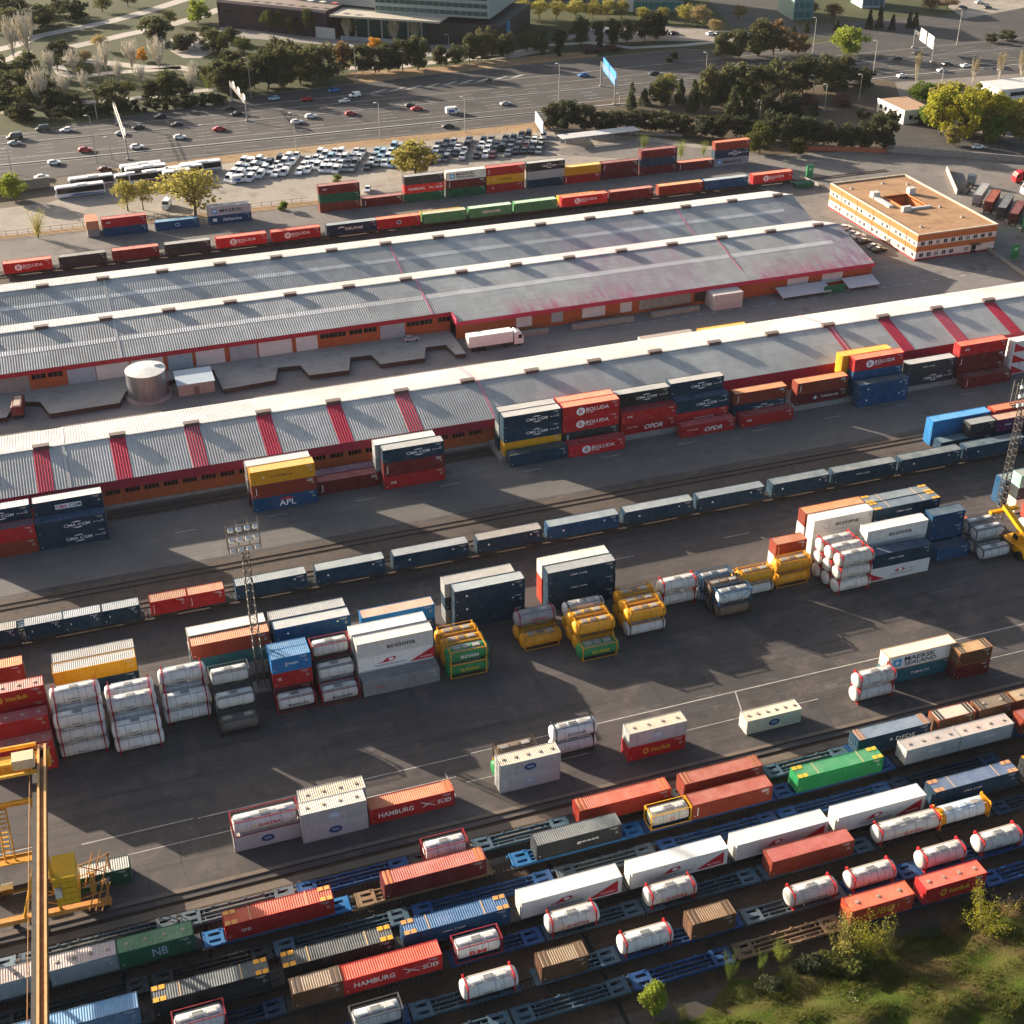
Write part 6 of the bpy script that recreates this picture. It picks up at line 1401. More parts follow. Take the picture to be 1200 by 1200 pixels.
stack(158.0, 168.6, L20, ['T:wb', k('orange', H=2.6)], 'the small stack beside the yellow reach stacker', G4)
# ------------------------------------------------------------------ lamps, gantries, boards
lampn = 0
LAMPS = [((7, 174), (14, 203)), ((102.5, 135), (113.5, 190)), ((125, 160), (131.5, 187)), ((237, 146), (242, 178)), ((290, 67), (294.5, 115)), ((342, 132), (347, 175)), ((415, 52), (417.5, 98)), ((441.5, 120), (445.5, 163)), ((545, 113), (545, 155)), ((655, 74), (655, 118)), ((727.5, 109), (726, 122)), ((827, 61), (827.5, 83)), ((893, 117), (890, 143)), ((911, 117), (911, 137)), ((952, 88), (952, 115)), ((958, 20), (952.5, 62)), ((970, 98), (966, 130)), ((1007, 87), (1007, 115)), ((1027, 47), (1023, 88)), ((1105, 81), (1104, 95)), ((1128, 10), (1121, 53)), ((1172, 81), (1169, 101)), ((110, 105), (114, 140)), ((526, 40), (526, 55))]
LAMPS.sort(key=lambda q: q[1][0])
for i, (tp, bs) in enumerate(LAMPS):
    P = at(*bs); H = max(4, atY(tp[0], tp[1], P.y).z)
    t = thing('street_lamp', f"slim grey street lamp near the highway, {ordw(i+1)} from left", 'street lamp', (P.x, P.y, 0), 0, 'street lamps by the highway')
    link('pole', MB().tube((0, 0, 0), (0, 0, H-.3), .17, 6, .09).tube((0, 0, H-.3), (-1.0, -.3, H), .07, 5).mesh('pole', [flat('#a8a49e', .5, .3)]), t)
    link('lamp_head', MB().box(-1.7, -.7, -.45, -.1, H-.05, H+.14).mesh('lamp_head', [flat('#d8d6d0', .4)]), t)
def gantry(nb, nt_, fb, ft, panels, label, back=True):
    """near base, near top, far base, far top in photo pixels"""
    A = at(*nb); HA = atY(nt_[0], nt_[1], A.y).z
    # far post on the same road crossing line: keep its height equal
    best = None
    B = at(*fb); 
    H = max(6.0, min(9.5, HA)); d = B-A; L = d.length; rz = math.atan2(d.y, d.x)
    t = thing('sign_gantry', label, 'sign gantry', (A.x, A.y, 0), rz, 'sign gantries over the highway'); m = flat('#8d8b88', .5, .2)
    for xx in (0, L): link('post', MB().tube((xx, 0, 0), (xx, 0, H+.4), .25, 8).box(xx-.6, xx+.6, -.6, .6, 0, .5).mesh('post', [m]), t)
    b = MB()
    for z in (H-.9, H):
        for y in (-.3, .3): b.tube((0, y, z), (L, y, z), .06, 4)
    n = int(L/1.6)
    for i in range(n): b.tube((L*i/n, .3, H-.9), (L*(i+1)/n, .3, H), .04, 3); b.tube((L*i/n, -.3, H), (L*(i+1)/n, .3, H), .04, 3)
    link('truss', b.mesh('truss', [m]), t)
    for (f0, f1, h, c, txt) in panels:
        s_ = link('sign_panel', MB().box(L*f0, L*f1, -.62, -.5, H-h*.55, H+h*.45).mesh('sign_panel', [flat(c, .5, 0, .05)]), t)
        if txt:
            link('sign_arrow', MB().box(L*(f0+f1)/2-.3, L*(f0+f1)/2+.3, -.66, -.63, H-h*.4, H+h*.1).box(L*f0+.5, L*f1-.5, -.66, -.63, H+h*.22, H+h*.3).mesh('sign_arrow', [flat('#dcdcd8')]), s_)
gantry((150.5, 187), (145, 160), (137, 146), (135, 136), [(.1, .2, 1.8, '#a8a8a6', 0)], 'pale sign gantry crossing the highway at the far left')
gantry((290, 142), (287, 118), (272, 119), (270, 95), [(.1, .24, 2.2, '#d4d2cc', 0), (.45, .58, 2.2, '#d4d2cc', 0), (.8, .9, 2.0, '#d4d2cc', 0)], 'sign gantry with white backed panels over the highway left of centre')
gantry((720, 123), (721, 94), (704, 101), (704.5, 77), [(.04, .5, 5.0, '#1d78c0', 1), (.54, .96, 5.0, '#1d78c0', 1)], 'blue sign gantry over the middle of the highway')
gantry((1092, 73), (1095, 52), (1070, 56), (1072, 37), [(.12, .42, 4.8, '#d8d6d0', 0), (.5, .8, 4.8, '#d8d6d0', 0)], 'sign gantry with two white panels at the upper right')
A = at(628, 150); B = at(636, 163)
t = thing('billboard', 'blank white billboard on stilts at the end of the car park', 'billboard', ((A.x+B.x)/2, (A.y+B.y)/2, 0), yawpx((628, 150), (636, 163)))
link('board', MB().box(-7, 7, -.2, .2, 2.0, 5.6).mesh('board', [flat('#e6e2da', .6, 0, .04)]), t)
for xx in (-5.5, 0, 5.5): link('post', MB().tube((xx, .35, 0), (xx, .35, 5.4), .16, 6).mesh('post', [M_gry]), t)
A = at(665, 166)
t = thing('canopy', 'long pale flat canopy right of the billboard', 'canopy', (A.x+10, A.y-3, 0), rad(2))
link('canopy_roof', MB().box(-14, 14, -2.6, 2.6, 2.8, 3.0).mesh('canopy_roof', [flat('#c4c2be', .5)]), t)
for xx in (-13, -4, 4, 13):
    for yy in (-2.2, 2.2): link('post', MB().tube((xx, yy, 0), (xx, yy, 2.8), .1, 6).mesh('post', [M_gry]), t)
P = at(1190, 298) if False else at(1188, 305)
for nm, px, py in (('green information totem beside the road below the office', 1188, 304), ('slim green totem beside the far warehouse corner', 948, 209)):
    P = at(px, py); t = thing('totem_sign', nm, 'totem', (P.x, P.y, 0)); link('slab', MB().box(-1.1, 1.1, -.25, .25, .2, 4.2).mesh('slab', [flat('#0f7a48', .5)]), t); link('base', MB().box(-1.3, 1.3, -.4, .4, 0, .19).mesh('base', [M_grd]), t); link('emblem', MB().box(-.6, .6, -.28, -.26, 2.6, 3.4).mesh('emblem', [flat('#7ac09a')]), t)
P = at(941, 219); tag(link('green_skip', prof_mesh('green_skip', [(-2.8, .1), (-3.2, 1.5), (3.2, 1.5), (2.8, .1)], 1.3, 1.4, 1.0), loc=(P.x, P.y, 0), mat=paint('#0f5c44', .6, .6, .3)), 'dark green skip beside the far warehouse corner', 'skip')
# ------------------------------------------------------------------ buildings at the top
def bx(t, nm, x0, x1, y0, y1, z0, z1, m): return link(nm, MB().box(x0, x1, y0, y1, z0, z1).mesh(nm, [m]), t)
def bands(t, x0, x1, y, z0, n, hgt, mg, ms, d=.15):
    for i in range(n):
        z = z0+i*hgt; w_ = bx(t, 'window', x0, x1, y-d, y-d+.05, z+.9, z+hgt-.5, mg)
        b = MB(); xx = x0+1.5
        while xx < x1: b.box(xx, xx+.15, y-d-.08, y-d-.001, z+.9, z+hgt-.5); xx += 3
        link('mullions', b.mesh('mullions', [ms]), w_)
A = at(257, 31); B = at(384, 45); L = (B-A).length; rz = math.atan2((B-A).y, (B-A).x)
t = thing('dark_brick_hall', 'long dark brick hall with terrace roof at the top', 'building', (A.x, A.y, 0), rz)
mdb = ground_mat('dark purple brick', '#3c3034', '#483a3c', None, .1, .5, 3)
bx(t, 'wall', 0, L, 0, 45, 0, 11, mdb); bx(t, 'roof', .3, L-.3, .4, 44.6, 11.01, 11.3, flat('#7d7068', .8)); bx(t, 'terrace_edge', 0, L, -.2, -.01, 10.4, 11.6, flat('#a08c88', .7)); bx(t, 'upper_volume', 30, L+20, 14, 40, 11.31, 15, flat('#8a8f92', .6)); bx(t, 'entrance', L*.9, L+4, -.4, -.01, 0, 4.5, flat('#b8b6b0', .6))
for i in range(9): bx(t, 'window_slot', 4+i*(L-10)/9, 8+i*(L-10)/9, -.06, -.01, 6.5, 7.6, glassmat('#241c20'))
for i in range(9): bx(t, 'parasol', 8+i*6, 10.5+i*6, 4, 6.5, 13.6, 13.8, flat('#a84a3c' if i % 3 == 2 else '#c8c0b4'))
A = at(400, 46); B = at(520, 54); L = (B-A).length; rz = math.atan2((B-A).y, (B-A).x)
t = thing('glass_office', 'large stepped glass office with a wide pale canopy roof', 'building', (A.x, A.y, 0), rz)
mgl = flat('#3c6a68', .2, 0, .2, 'green glazing'); bx(t, 'glass_hall', 2, L*.82, 10, 42, 0, 9.2, mgl); bx(t, 'dark_block', L*.82, L+24, 4, 50, 0, 8.5, flat('#2c2a28', .6)); bx(t, 'canopy', -4, L*.98, -2, 44, 9.4, 10.2, flat('#b4ac9c', .6)); bx(t, 'forecourt_wall', 0, L*.8, -.8, -.2, 0, 1.6, flat('#93a0a6', .5))
bx(t, 'middle_storeys', L*.28, L+18, 8, 60, 10.25, 19.5, flat('#98a19e', .5)); bx(t, 'upper_storeys', L*.4, L+14, 14, 66, 19.55, 30, flat('#a0a8a4', .5)); bands(t, L*.29, L+17, 8, 10.3, 3, 3.1, flat('#3a5652', .15), M_gry); bands(t, L*.41, L+13, 14, 19.8, 3, 3.3, flat('#4a6a64', .15), M_gry)
for i in range(6): bx(t, 'column', 4+i*L*.13, 4.6+i*L*.13, 6, 6.6, 0, 9.39, flat('#c8c4ba'))
bx(t, 'blue_pylon', L+27, L+28.2, 2, 3.2, 0, 11, flat('#1a6a9c', .5))
def box_building(label, pa, pb, dpt, H, col, glz, n, extra=None):
    A = at(*pa); B = at(*pb); L = (B-A).length; t = thing('office_block', label, 'building', (A.x, A.y, 0), math.atan2((B-A).y, (B-A).x), 'distant office blocks')
    bx(t, 'wall', 0, L, 0, dpt, 0, H, flat(col, .6)); bx(t, 'roof', -.3, L+.3, -.3, dpt+.3, H+.01, H+.5, flat('#8c8a86', .8))
    bands(t, .6, L-.6, 0, .3, n, (H-.6)/n, flat(glz, .2), M_gry)
    if extra: bx(t, 'stair_tower', extra[0]*L, extra[1]*L, -1.2, -.01-.2, 0, H+2, flat('#cfcac0', .6))
    return t
box_building('teal glazed office block with a white stair tower at top', (700, 13), (800, 14), 30, 22, '#7c8a88', '#2f7468', 5, (.3, .42))
box_building('narrow teal glass block at the top right of centre', (929, 24), (952, 23), 20, 20, '#5c7c7a', '#2f6a66', 5)
box_building('small grey glass block beyond dark cypresses at top', (1010, 10), (1036, 9), 14, 14, '#8a969c', '#4e6470', 3)
box_building('low pale brown block behind bare trees at top', (600, 4), (690, 6), 26, 12, '#9c938a', '#5c625e', 3)
A = at(1058, 146); B = at(1083, 133)
t = thing('small_house', 'small white flat roofed building below the highway', 'house', (A.x, A.y, 0), 0)
HL, HD, HH = 11.5, 17, 4.4
bx(t, 'wall', 0, HL, 0, HD, 0, HH, flat('#d2cdc4', .7)); bx(t, 'roof', .2, HL-.2, .2, HD-.2, HH+.01, HH+.2, flat('#a8876a', .8)); bx(t, 'parapet', -.1, HL+.1, -.12, -.01, HH-.3, HH+.5, flat('#d8d4cc', .7)); bx(t, 'parapet', -.12, -.01, 0, HD+.1, HH-.3, HH+.5, flat('#d8d4cc', .7))
for i in range(5): bx(t, 'window', -.06, -.02, 1.5+i*3.1, 3+i*3.1, 1.8, 3.3, M_win)
for i in range(2): bx(t, 'window', 2+i*4.5, 3.6+i*4.5, -.06, -.02, 1.5, 3.0, M_win)
A = at(1172, 118)
t = thing('white_hall', 'white flat roofed hall at the right edge behind the grove', 'building', (A.x, A.y, 0)); bx(t, 'wall', 0, 40, 0, 12, 0, 3.6, flat('#d6d2ca', .6)); bx(t, 'roof', -.4, 40.4, -.4, 12.4, 3.61, 4.0, flat('#cfccc6', .5)); bx(t, 'window', 4, 20, -.06, -.02, 1.2, 2.6, M_win)
# ------------------------------------------------------------------ trees
TREES = {}
def leafcard(b, c, s, rnd):
    n = Vector((rnd.gauss(0, 1), rnd.gauss(0, 1), rnd.gauss(0, 1)+.5)).normalized(); u = n.orthogonal().normalized(); a = rnd.random()*6.28
    u, v = u*math.cos(a)+n.cross(u)*math.sin(a), n.cross(u)*math.cos(a)-u*math.sin(a); u *= s; v *= s*rnd.uniform(.45, .9)
    b.poly([c-u*.5-v*.3, c+v*-.5+u*.2, c+u*.55, c+v*.5])
def crown(kind, seed):
    """unit crown: height 1 (0..1), width 1"""
    rnd = random.Random(seed); b = MB(); tr = MB(); lobes = []
    def limb(p, q, r0, r1): tr.tube(p, q, r0, 5, r1)
    if kind in ('pine', 'round', 'loose', 'conifer', 'bush'):
        nl = dict(pine=30, round=34, loose=34, conifer=30, bush=14)[kind]; nlf = dict(pine=70, round=85, loose=55, conifer=60, bush=80)[kind]; ls = dict(pine=.085, round=.07, loose=.055, conifer=.085, bush=.11)[kind]
        for i in range(nl):
            if kind == 'conifer':
                z = .06+.9*(i/nl); r = (1-z)*.5+.06; a = rnd.random()*6.28; c = Vector((math.cos(a)*r*.6, math.sin(a)*r*.6, z)); rr_ = .08+.13*(1-z)
            else:
                zb = dict(pine=.2, round=.22, loose=.34, bush=.08)[kind]; t_ = rnd.random()
                z = zb+(0.92-zb)*t_; env = math.sin(math.pi*(.2+.68*t_))*.46; a = rnd.random()*6.28; q = env*math.sqrt(rnd.random())
                c = Vector((math.cos(a)*q, math.sin(a)*q, z)); rr_ = rnd.uniform(.09, .2)
            lobes.append((c, rr_))
            for k_ in range(int(nlf*(rr_/.14)**1.5)):
                d = Vector((rnd.gauss(0, 1), rnd.gauss(0, 1), rnd.gauss(0, .75))).normalized()*rr_*(rnd.random()**.4)
                leafcard(b, c+d, ls*rnd.uniform(.6, 1.3), rnd)
        tz = dict(pine=.62, round=.5, loose=.45, conifer=.9, bush=.3)[kind]
        limb((0, 0, 0), (rnd.uniform(-.02, .02), 0, tz), .026, .012)
        if kind != 'conifer':
            for c, r_ in lobes[::2]: limb((0, 0, tz*rnd.uniform(.45, .95)), tuple(c), .011, .004)
    elif kind == 'poplar':
        for i in range(44):
            a = rnd.random()*6.28; r_ = rnd.random()**.6; z0 = rnd.uniform(.08, .5); top = Vector((math.cos(a)*.42*r_, math.sin(a)*.42*r_, rnd.uniform(.72, 1)-r_*.18)); mid = Vector((math.cos(a)*.3*r_, math.sin(a)*.3*r_, (z0+top.z)*.5)); limb((0, 0, z0), mid, .014, .011); limb(mid, top, .011, .005)
            for k_ in range(9):
                f = rnd.random(); p = mid.lerp(top, f); q = p+Vector((rnd.gauss(0, .05), rnd.gauss(0, .05), rnd.uniform(.05, .14))); b.tube(p, q, .007, 3, .003)
                if rnd.random() < .5: leafcard(b, q, .028, rnd)
        limb((0, 0, 0), (0, 0, .75), .022, .008)
    elif kind == 'thin':
        for i in range(12):
            a = rnd.random()*6.28; r_ = rnd.random()**.5; top = Vector((math.cos(a)*.42*r_, math.sin(a)*.42*r_, rnd.uniform(.55, 1))); limb((0, 0, rnd.uniform(.02, .25)), top, .012, .003)
            for k_ in range(190): f = rnd.uniform(.2, 1.08); leafcard(b, Vector((top.x*f, top.y*f, top.z*f))+Vector((rnd.gauss(0, .06), rnd.gauss(0, .06), rnd.gauss(0, .05))), .028*rnd.uniform(.6, 1.3), rnd)
        limb((0, 0, 0), (0, 0, .35), .022, .014)
    mc, mt = b.mesh('crown'), tr.mesh('trunk')
    for m in (mc, mt): m.materials.append(None)
    return mc, mt
LEAF = dict(pine=('#4c5435', '#625f3e'), dark=('#3c4530', '#525238'), conifer=('#424c34', '#585a3c'), yg=('#8e8f2c', '#a49c38'), gold=('#9a9448', '#aa9e54'), green=('#5c7226', '#6f8030'), bare=('#d2cabb', '#d8d0c0'), brown=('#7a6446', '#8c7048'), olive=('#4c5428', '#5e6030'), tan=('#94855c', '#a08c5e'), bright=('#7c8c30', '#949c40'), orange=('#c8902c', '#d8a040'), mauve=('#6a4c4c', '#7a5c54'))
TKEY = {}
def tree(kind, leaf, px, py, hpx, wpx, label, group, z=0.0, name='tree'):
    P = at(px, py, z); s = ppm(P); W_ = wpx/s*(1.24 if kind == 'pine' else 1.1); cosd = (math.hypot(P.x, P.y))/math.hypot(math.hypot(P.x, P.y), CAM_H-z)
    H_ = max(1.5, (hpx/s-W_*.35*(1-cosd*cosd)**.5)/cosd)
    key = (kind, R.randrange(4))
    if key not in TREES: TREES[key] = crown(kind, hash(kind) % 97 if False else sum(map(ord, kind))+key[1]*13)
    mc, mt = TREES[key]
    t = thing(name, label, 'tree' if kind != 'bush' else 'bush', P, R.random()*6.28, group); t.scale = (W_, W_, H_)
    if kind == 'poplar': t.scale = (W_*1.1, W_*1.1, H_*1.2)
    lm_ = leafmat(*LEAF[leaf]) if kind != 'poplar' else flat(LEAF[leaf][0], .9, 0, .2, 'pale twigs')
    link('crown', mc, t, mat=lm_); link('trunk', mt, t, mat=flat('#b8ae9c' if kind == 'poplar' else '#4e4336', .9, 0, .2, 'bark'))
    return t
def trees(lst, dsc, where, group, kind, leaf, name='tree'):
    for i, q in enumerate(sorted(lst)):
        kd, lf = (q[4], q[5]) if len(q) > 5 else (kind, leaf)
        tree(kd, lf, q[0], q[1], q[2], q[3], f"{dsc}, {ordw(i+1)} from left {where}", group, name=name)
trees([(17, 72, 46, 18), (35, 69, 50, 27), (49, 125, 42, 26), (88, 90, 30, 18), (126, 88, 35, 18), (155, 84, 34, 20), (187, 84, 37, 26), (77, 117, 27, 17), (117, 92, 25, 12), (100, 110, 25, 16), (69, 113, 24, 14), (229, 100, 26, 14), (226, 112, 28, 18), (140, 100, 26, 14), (166, 100, 22, 16), (60, 92, 30, 16)], 'bare pale poplar', 'in the park', 'bare poplars in the park', 'poplar', 'bare')
trees([(462, 52, 25, 16), (486, 52, 25, 14), (407, 48, 24, 14), (1072, 104, 38, 10), (1139, 100, 28, 11), (1170, 96, 30, 12), (1195, 97, 35, 14)], 'slender bare tree', 'along the far side and highway', 'slender bare trees', 'poplar', 'tan')
trees([(35, 88, 28, 26), (72, 70, 25, 28), (132, 130, 38, 38), (178, 116, 24, 24), (199, 117, 36, 30), (186, 50, 32, 40), (14, 112, 34, 46), (40, 122, 26, 34), (15, 36, 30, 54), (50, 30, 26, 40), (28, 140, 22, 36), (6, 134, 30, 30), (260, 108, 38, 36), (280, 110, 42, 38), (298, 104, 40, 36), (270, 84, 26, 30), (250, 60, 26, 30), (90, 24, 24, 30), (212, 60, 20, 24), (60, 126, 24, 30), (84, 128, 22, 26), (0, 100, 36, 40), (20, 96, 28, 36), (60, 112, 24, 30), (100, 94, 18, 22, 'loose', 'olive'), (150, 112, 20, 22, 'loose', 'olive'), (214, 112, 22, 24), (240, 100, 24, 28, 'loose', 'olive'), (228, 56, 18, 22, 'loose', 'olive'), (262, 62, 24, 26, 'loose', 'olive'), (286, 66, 24, 28, 'loose', 'olive'), (272, 52, 20, 24), (120, 60, 20, 24, 'loose', 'tan'), (100, 76, 18, 22, 'loose', 'tan'), (70, 18, 22, 30), (10, 18, 24, 44), (120, 14, 18, 26, 'loose', 'olive'), (150, 8, 18, 26, 'loose', 'olive'), (200, 30, 18, 20, 'loose', 'olive'), (240, 44, 14, 16), (68, 84, 22, 26, 'loose', 'olive'), (44, 100, 24, 28, 'loose', 'olive')], 'dark green pine', 'in the park left of centre', 'park pines', 'pine', 'pine')
trees([(x, 139-(x-70)*.09, 15, 14) for x in range(62, 262, 11)], 'low dark shrub', 'in the hedge lining the highway', 'hedge shrubs by the highway', 'bush', 'dark', 'shrub')
trees([(315, 103, 47, 34), (332, 103, 48, 36), (352, 98, 44, 34), (377, 95, 47, 36), (402, 86, 37, 22, 'pine', 'brown'), (425, 85, 35, 24), (440, 85, 33, 24), (455, 84, 34, 24), (472, 83, 39, 27), (490, 82, 39, 27), (517, 78, 24, 19), (534, 76, 24, 22), (550, 72, 31, 20), (564, 71, 37, 22), (575, 67, 35, 20), (595, 63, 25, 20), (365, 92, 38, 28), (341, 88, 40, 30), (325, 80, 36, 30)], 'dark pine', 'in the row above the highway', 'pines above the highway', 'pine', 'pine')
trees([(314, 39, 27, 18), (327, 39, 27, 16), (351, 41, 23, 16), (362, 43, 33, 18), (410, 46, 28, 18), (340, 42, 20, 14)], 'small green tree', 'before the dark brick hall', 'trees before the brick hall', 'loose', 'olive')
trees([(439, 60, 16, 20, 'round', 'orange'), (168, 72, 16, 14, 'round', 'orange'), (232, 27, 28, 28), (245, 105, 22, 20, 'thin', 'bright'), (115, 125, 20, 18, 'thin', 'olive')], 'bright yellowish tree', 'in the park', 'bright park trees', 'round', 'bright')
trees([(16, 235, 32, 32, 'round', 'bright'), (45, 279, 35, 28, 'thin', 'gold'), (150, 247, 38, 34), (168, 246, 37, 30), (229, 252, 60, 76, 'loose', 'gold'), (487, 206, 42, 50, 'round', 'gold'), (395, 212, 9, 14, 'bush', 'bright'), (333, 246, 14, 14, 'bush', 'green'), (754, 174, 16, 17, 'thin', 'bright'), (797, 186, 24, 16, 'thin', 'bright'), (824, 183, 19, 12, 'thin', 'bright')], 'yellow green tree', 'around the car park', 'car park trees', 'loose', 'gold')
trees([(648, 151, 32, 26), (665, 152, 38, 30), (685, 152, 33, 28), (705, 153, 25, 24), (722, 153, 26, 24), (740, 153, 27, 26), (760, 154, 26, 24), (780, 156, 28, 28), (822, 161, 28, 26), (845, 161, 30, 28), (868, 162, 30, 28), (890, 180, 36, 36, 'round', 'olive'), (905, 166, 38, 32), (925, 170, 36, 32), (945, 170, 34, 30), (965, 171, 32, 28), (990, 174, 30, 28), (1012, 174, 32, 30), (1036, 174, 46, 38), (935, 182, 20, 22, 'round', 'olive'), (800, 158, 24, 22)], 'dark dense conifer', 'in the hedge above the far stacks', 'conifer hedge', 'pine', 'dark')
trees([(740, 129, 33, 15), (797, 121, 30, 15), (812, 131, 38, 17), (755, 123, 20, 16), (775, 124, 34, 28, 'pine', 'pine'), (782, 112, 25, 28, 'round', 'gold'), (830, 129, 50, 32, 'pine', 'pine'), (850, 126, 50, 32, 'pine', 'pine'), (870, 122, 48, 32, 'pine', 'pine'), (890, 119, 46, 36, 'pine', 'pine'), (915, 114, 46, 36, 'pine', 'pine'), (940, 110, 46, 36, 'pine', 'pine'), (965, 102, 38, 36, 'pine', 'pine'), (988, 97, 32, 30, 'pine', 'pine'), (858, 142, 42, 24), (876, 144, 42, 24), (900, 142, 42, 26, 'pine', 'dark'), (925, 140, 34, 26, 'pine', 'dark'), (980, 110, 24, 26, 'pine', 'dark'), (1010, 105, 26, 26, 'pine', 'dark'), (950, 130, 24, 26, 'bush', 'mauve'), (990, 125, 16, 26, 'bush', 'mauve'), (1012, 138, 12, 16, 'bush', 'dark'), (945, 142, 22, 22, 'bush', 'dark')], 'tall dark evergreen', 'in the planted bank by the highway', 'evergreens on the planted bank', 'conifer', 'conifer')
trees([(845, 68, 30, 20), (865, 68, 36, 26), (888, 66, 42, 32), (906, 64, 42, 28, 'pine', 'brown'), (935, 64, 26, 24, 'pine', 'brown'), (994, 64, 34, 42, 'round', 'bright'), (945, 38, 15, 8, 'conifer', 'dark'), (930, 40, 10, 7, 'conifer', 'dark'), (980, 36, 13, 9, 'conifer', 'dark'), (1018, 34, 24, 10, 'conifer', 'dark'), (1030, 33, 26, 10, 'conifer', 'dark'), (1045, 35, 18, 9, 'conifer', 'dark'), (1065, 33, 20, 9, 'conifer', 'dark'), (1072, 32, 18, 9, 'conifer', 'dark'), (1180, 48, 14, 18), (1160, 50, 12, 14), (788, 72, 14, 16, 'bush', 'olive')], 'dark tree', 'beyond the upper right highway', 'trees beyond the right highway', 'pine', 'pine')
trees([(612, 22, 22, 24), (632, 22, 22, 24), (652, 23, 22, 22), (675, 23, 23, 26), (694, 22, 22, 22), (712, 21, 22, 22), (728, 22, 22, 20), (752, 26, 18, 20), (775, 26, 18, 20), (802, 28, 24, 24), (818, 32, 26, 26, 'loose', 'tan'), (836, 40, 18, 20, 'loose', 'tan'), (865, 24, 18, 20, 'loose', 'tan'), (950, 20, 18, 22, 'loose', 'brown'), (975, 24, 20, 24, 'loose', 'brown'), (1090, 12, 14, 26, 'loose', 'brown'), (1110, 10, 14, 24, 'loose', 'brown')], 'bare golden tree', 'at the top edge', 'golden trees at the top', 'loose', 'gold')
trees([(618, 60, 23, 20), (632, 64, 32, 18), (655, 57, 23, 18), (680, 52, 32, 24), (702, 44, 19, 16), (718, 52, 29, 20), (735, 50, 27, 18), (755, 48, 31, 22), (770, 46, 32, 24), (703, 56, 14, 10), (693, 62, 10, 22, 'bush', 'mauve'), (720, 60, 10, 22, 'bush', 'mauve'), (655, 66, 12, 10, 'bush', 'dark'), (590, 66, 20, 16)], 'dark round tree', 'above the middle of the highway', 'trees above the middle highway', 'pine', 'pine')
trees([(1085, 120, 30, 36, 'round', 'green'), (1112, 127, 34, 46, 'round', 'gold'), (1102, 158, 54, 44), (1128, 164, 54, 44), (1152, 160, 58, 48), (1176, 160, 56, 46), (1197, 165, 48, 40, 'round', 'gold'), (1163, 168, 34, 34, 'round', 'green'), (1092, 150, 40, 30, 'round', 'green'), (1140, 150, 56, 40), (1116, 170, 24, 22, 'round', 'gold'), (1070, 142, 16, 20, 'bush', 'dark'), (1082, 145, 18, 20, 'bush', 'dark')], 'yellow green tree', 'in the grove at right', 'grove at right', 'round', 'yg')
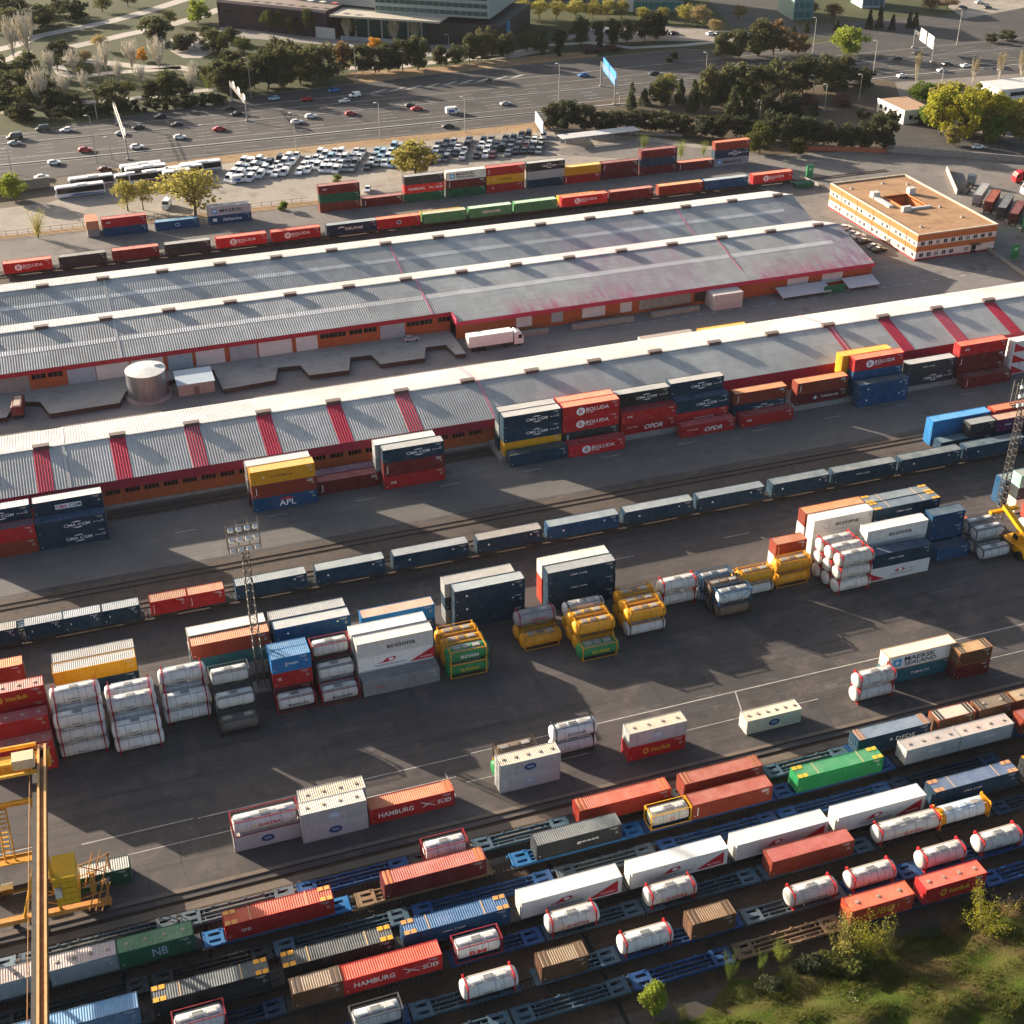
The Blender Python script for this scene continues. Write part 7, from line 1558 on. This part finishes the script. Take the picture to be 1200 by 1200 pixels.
# bank shrubs and grass
trees([(655, 1180, 0, 0)][:0], '', '', '', 'bush', 'green')
trees([(764, 1186, 38, 30, 'round', 'bright'), (854, 1152, 40, 20, 'thin', 'green'), (890, 1142, 28, 16, 'thin', 'green'), (914, 1130, 32, 26, 'thin', 'bright'), (985, 1122, 60, 46, 'thin', 'gold'), (1015, 1124, 62, 62, 'thin', 'yg'), (1042, 1118, 40, 36, 'thin', 'olive'), (1150, 1096, 60, 60, 'thin', 'yg'), (1180, 1084, 36, 36, 'thin', 'brown'), (960, 1140, 26, 44, 'bush', 'olive'), (1000, 1136, 26, 50, 'bush', 'olive'), (1060, 1110, 22, 40, 'thin', 'olive'), (1110, 1092, 24, 36, 'thin', 'brown'), (880, 1164, 18, 40, 'thin', 'olive'), (905, 1156, 18, 36, 'bush', 'dark'), (945, 1142, 30, 44, 'bush', 'dark'), (1000, 1128, 36, 60, 'bush', 'olive'), (1085, 1100, 20, 36, 'bush', 'dark'), (1130, 1088, 24, 34, 'thin', 'olive'), (1170, 1180, 30, 50, 'bush', 'dark'), (1150, 1196, 26, 50, 'bush', 'dark'), (1120, 1190, 20, 44, 'bush', 'olive'), (1060, 1198, 22, 44, 'bush', 'dark'), (980, 1198, 20, 36, 'poplar', 'bare'), (1000, 1190, 26, 40, 'poplar', 'bare'), (940, 1196, 18, 36, 'bush', 'olive'), (1180, 1130, 26, 50, 'bush', 'dark'), (1196, 1110, 24, 40, 'bush', 'olive'), (800, 1194, 14, 30, 'thin', 'olive'), (1190, 1160, 30, 44, 'bush', 'olive'), (1198, 1190, 28, 40, 'bush', 'dark'), (930, 1150, 24, 36, 'thin', 'olive')], 'leafy shrub', 'on the grassy bank', 'shrubs on the grassy bank', 'bush', 'olive', 'shrub')
def grass():
    b = MB(); rnd = random.Random(5)
    for i in range(15000):
        px = rnd.uniform(700, 1215); py = rnd.uniform(1050, 1215); P = at(px, py)
        if P.x < 40 or P.y > 96.5: continue
        z = BANK(P.x, P.y)
        if z < .15: continue
        cl = math.sin(P.x*.8)+math.sin(P.y*1.1+P.x*.3)
        if rnd.random() > .55+.25*cl: continue
        h = rnd.uniform(.2, .55)*(1+.4*cl); a = rnd.random()*6.28
        for k_ in range(3):
            a += 2.1; q = Vector((P.x+rnd.gauss(0, .12), P.y+rnd.gauss(0, .12), z-.03)); d = Vector((math.cos(a), math.sin(a), 0)); o = Vector((-d.y, d.x, 0))*.05
            b.poly([q-o, q+o, q+d*h*.5+Vector((0, 0, h))])
    tag(link('grass', b.mesh('grass', [leafmat('#46581c', '#6c6236', 'grass blades')])), 'tufts of green and straw coloured grass covering the lower right bank', 'grass', kind='stuff')
grass()
# ------------------------------------------------------------------ thin evening haze
hz = D.materials.new('haze'); hz.use_nodes = True; ht = hz.node_tree; ht.nodes.clear()
ho = ht.nodes.new('ShaderNodeOutputMaterial'); hv = ht.nodes.new('ShaderNodeVolumePrincipled')
hv.inputs['Color'].default_value = (.9, .93, 1, 1); hv.inputs['Density'].default_value = 0.00002; hv.inputs['Anisotropy'].default_value = 0.0
ht.links.new(hv.outputs[0], ho.inputs['Volume'])
ho_ = link('haze', MB().box(-700, 1100, -60, 1250, -1.5, 140).mesh('haze', [hz])); ho_['kind'] = 'stuff'
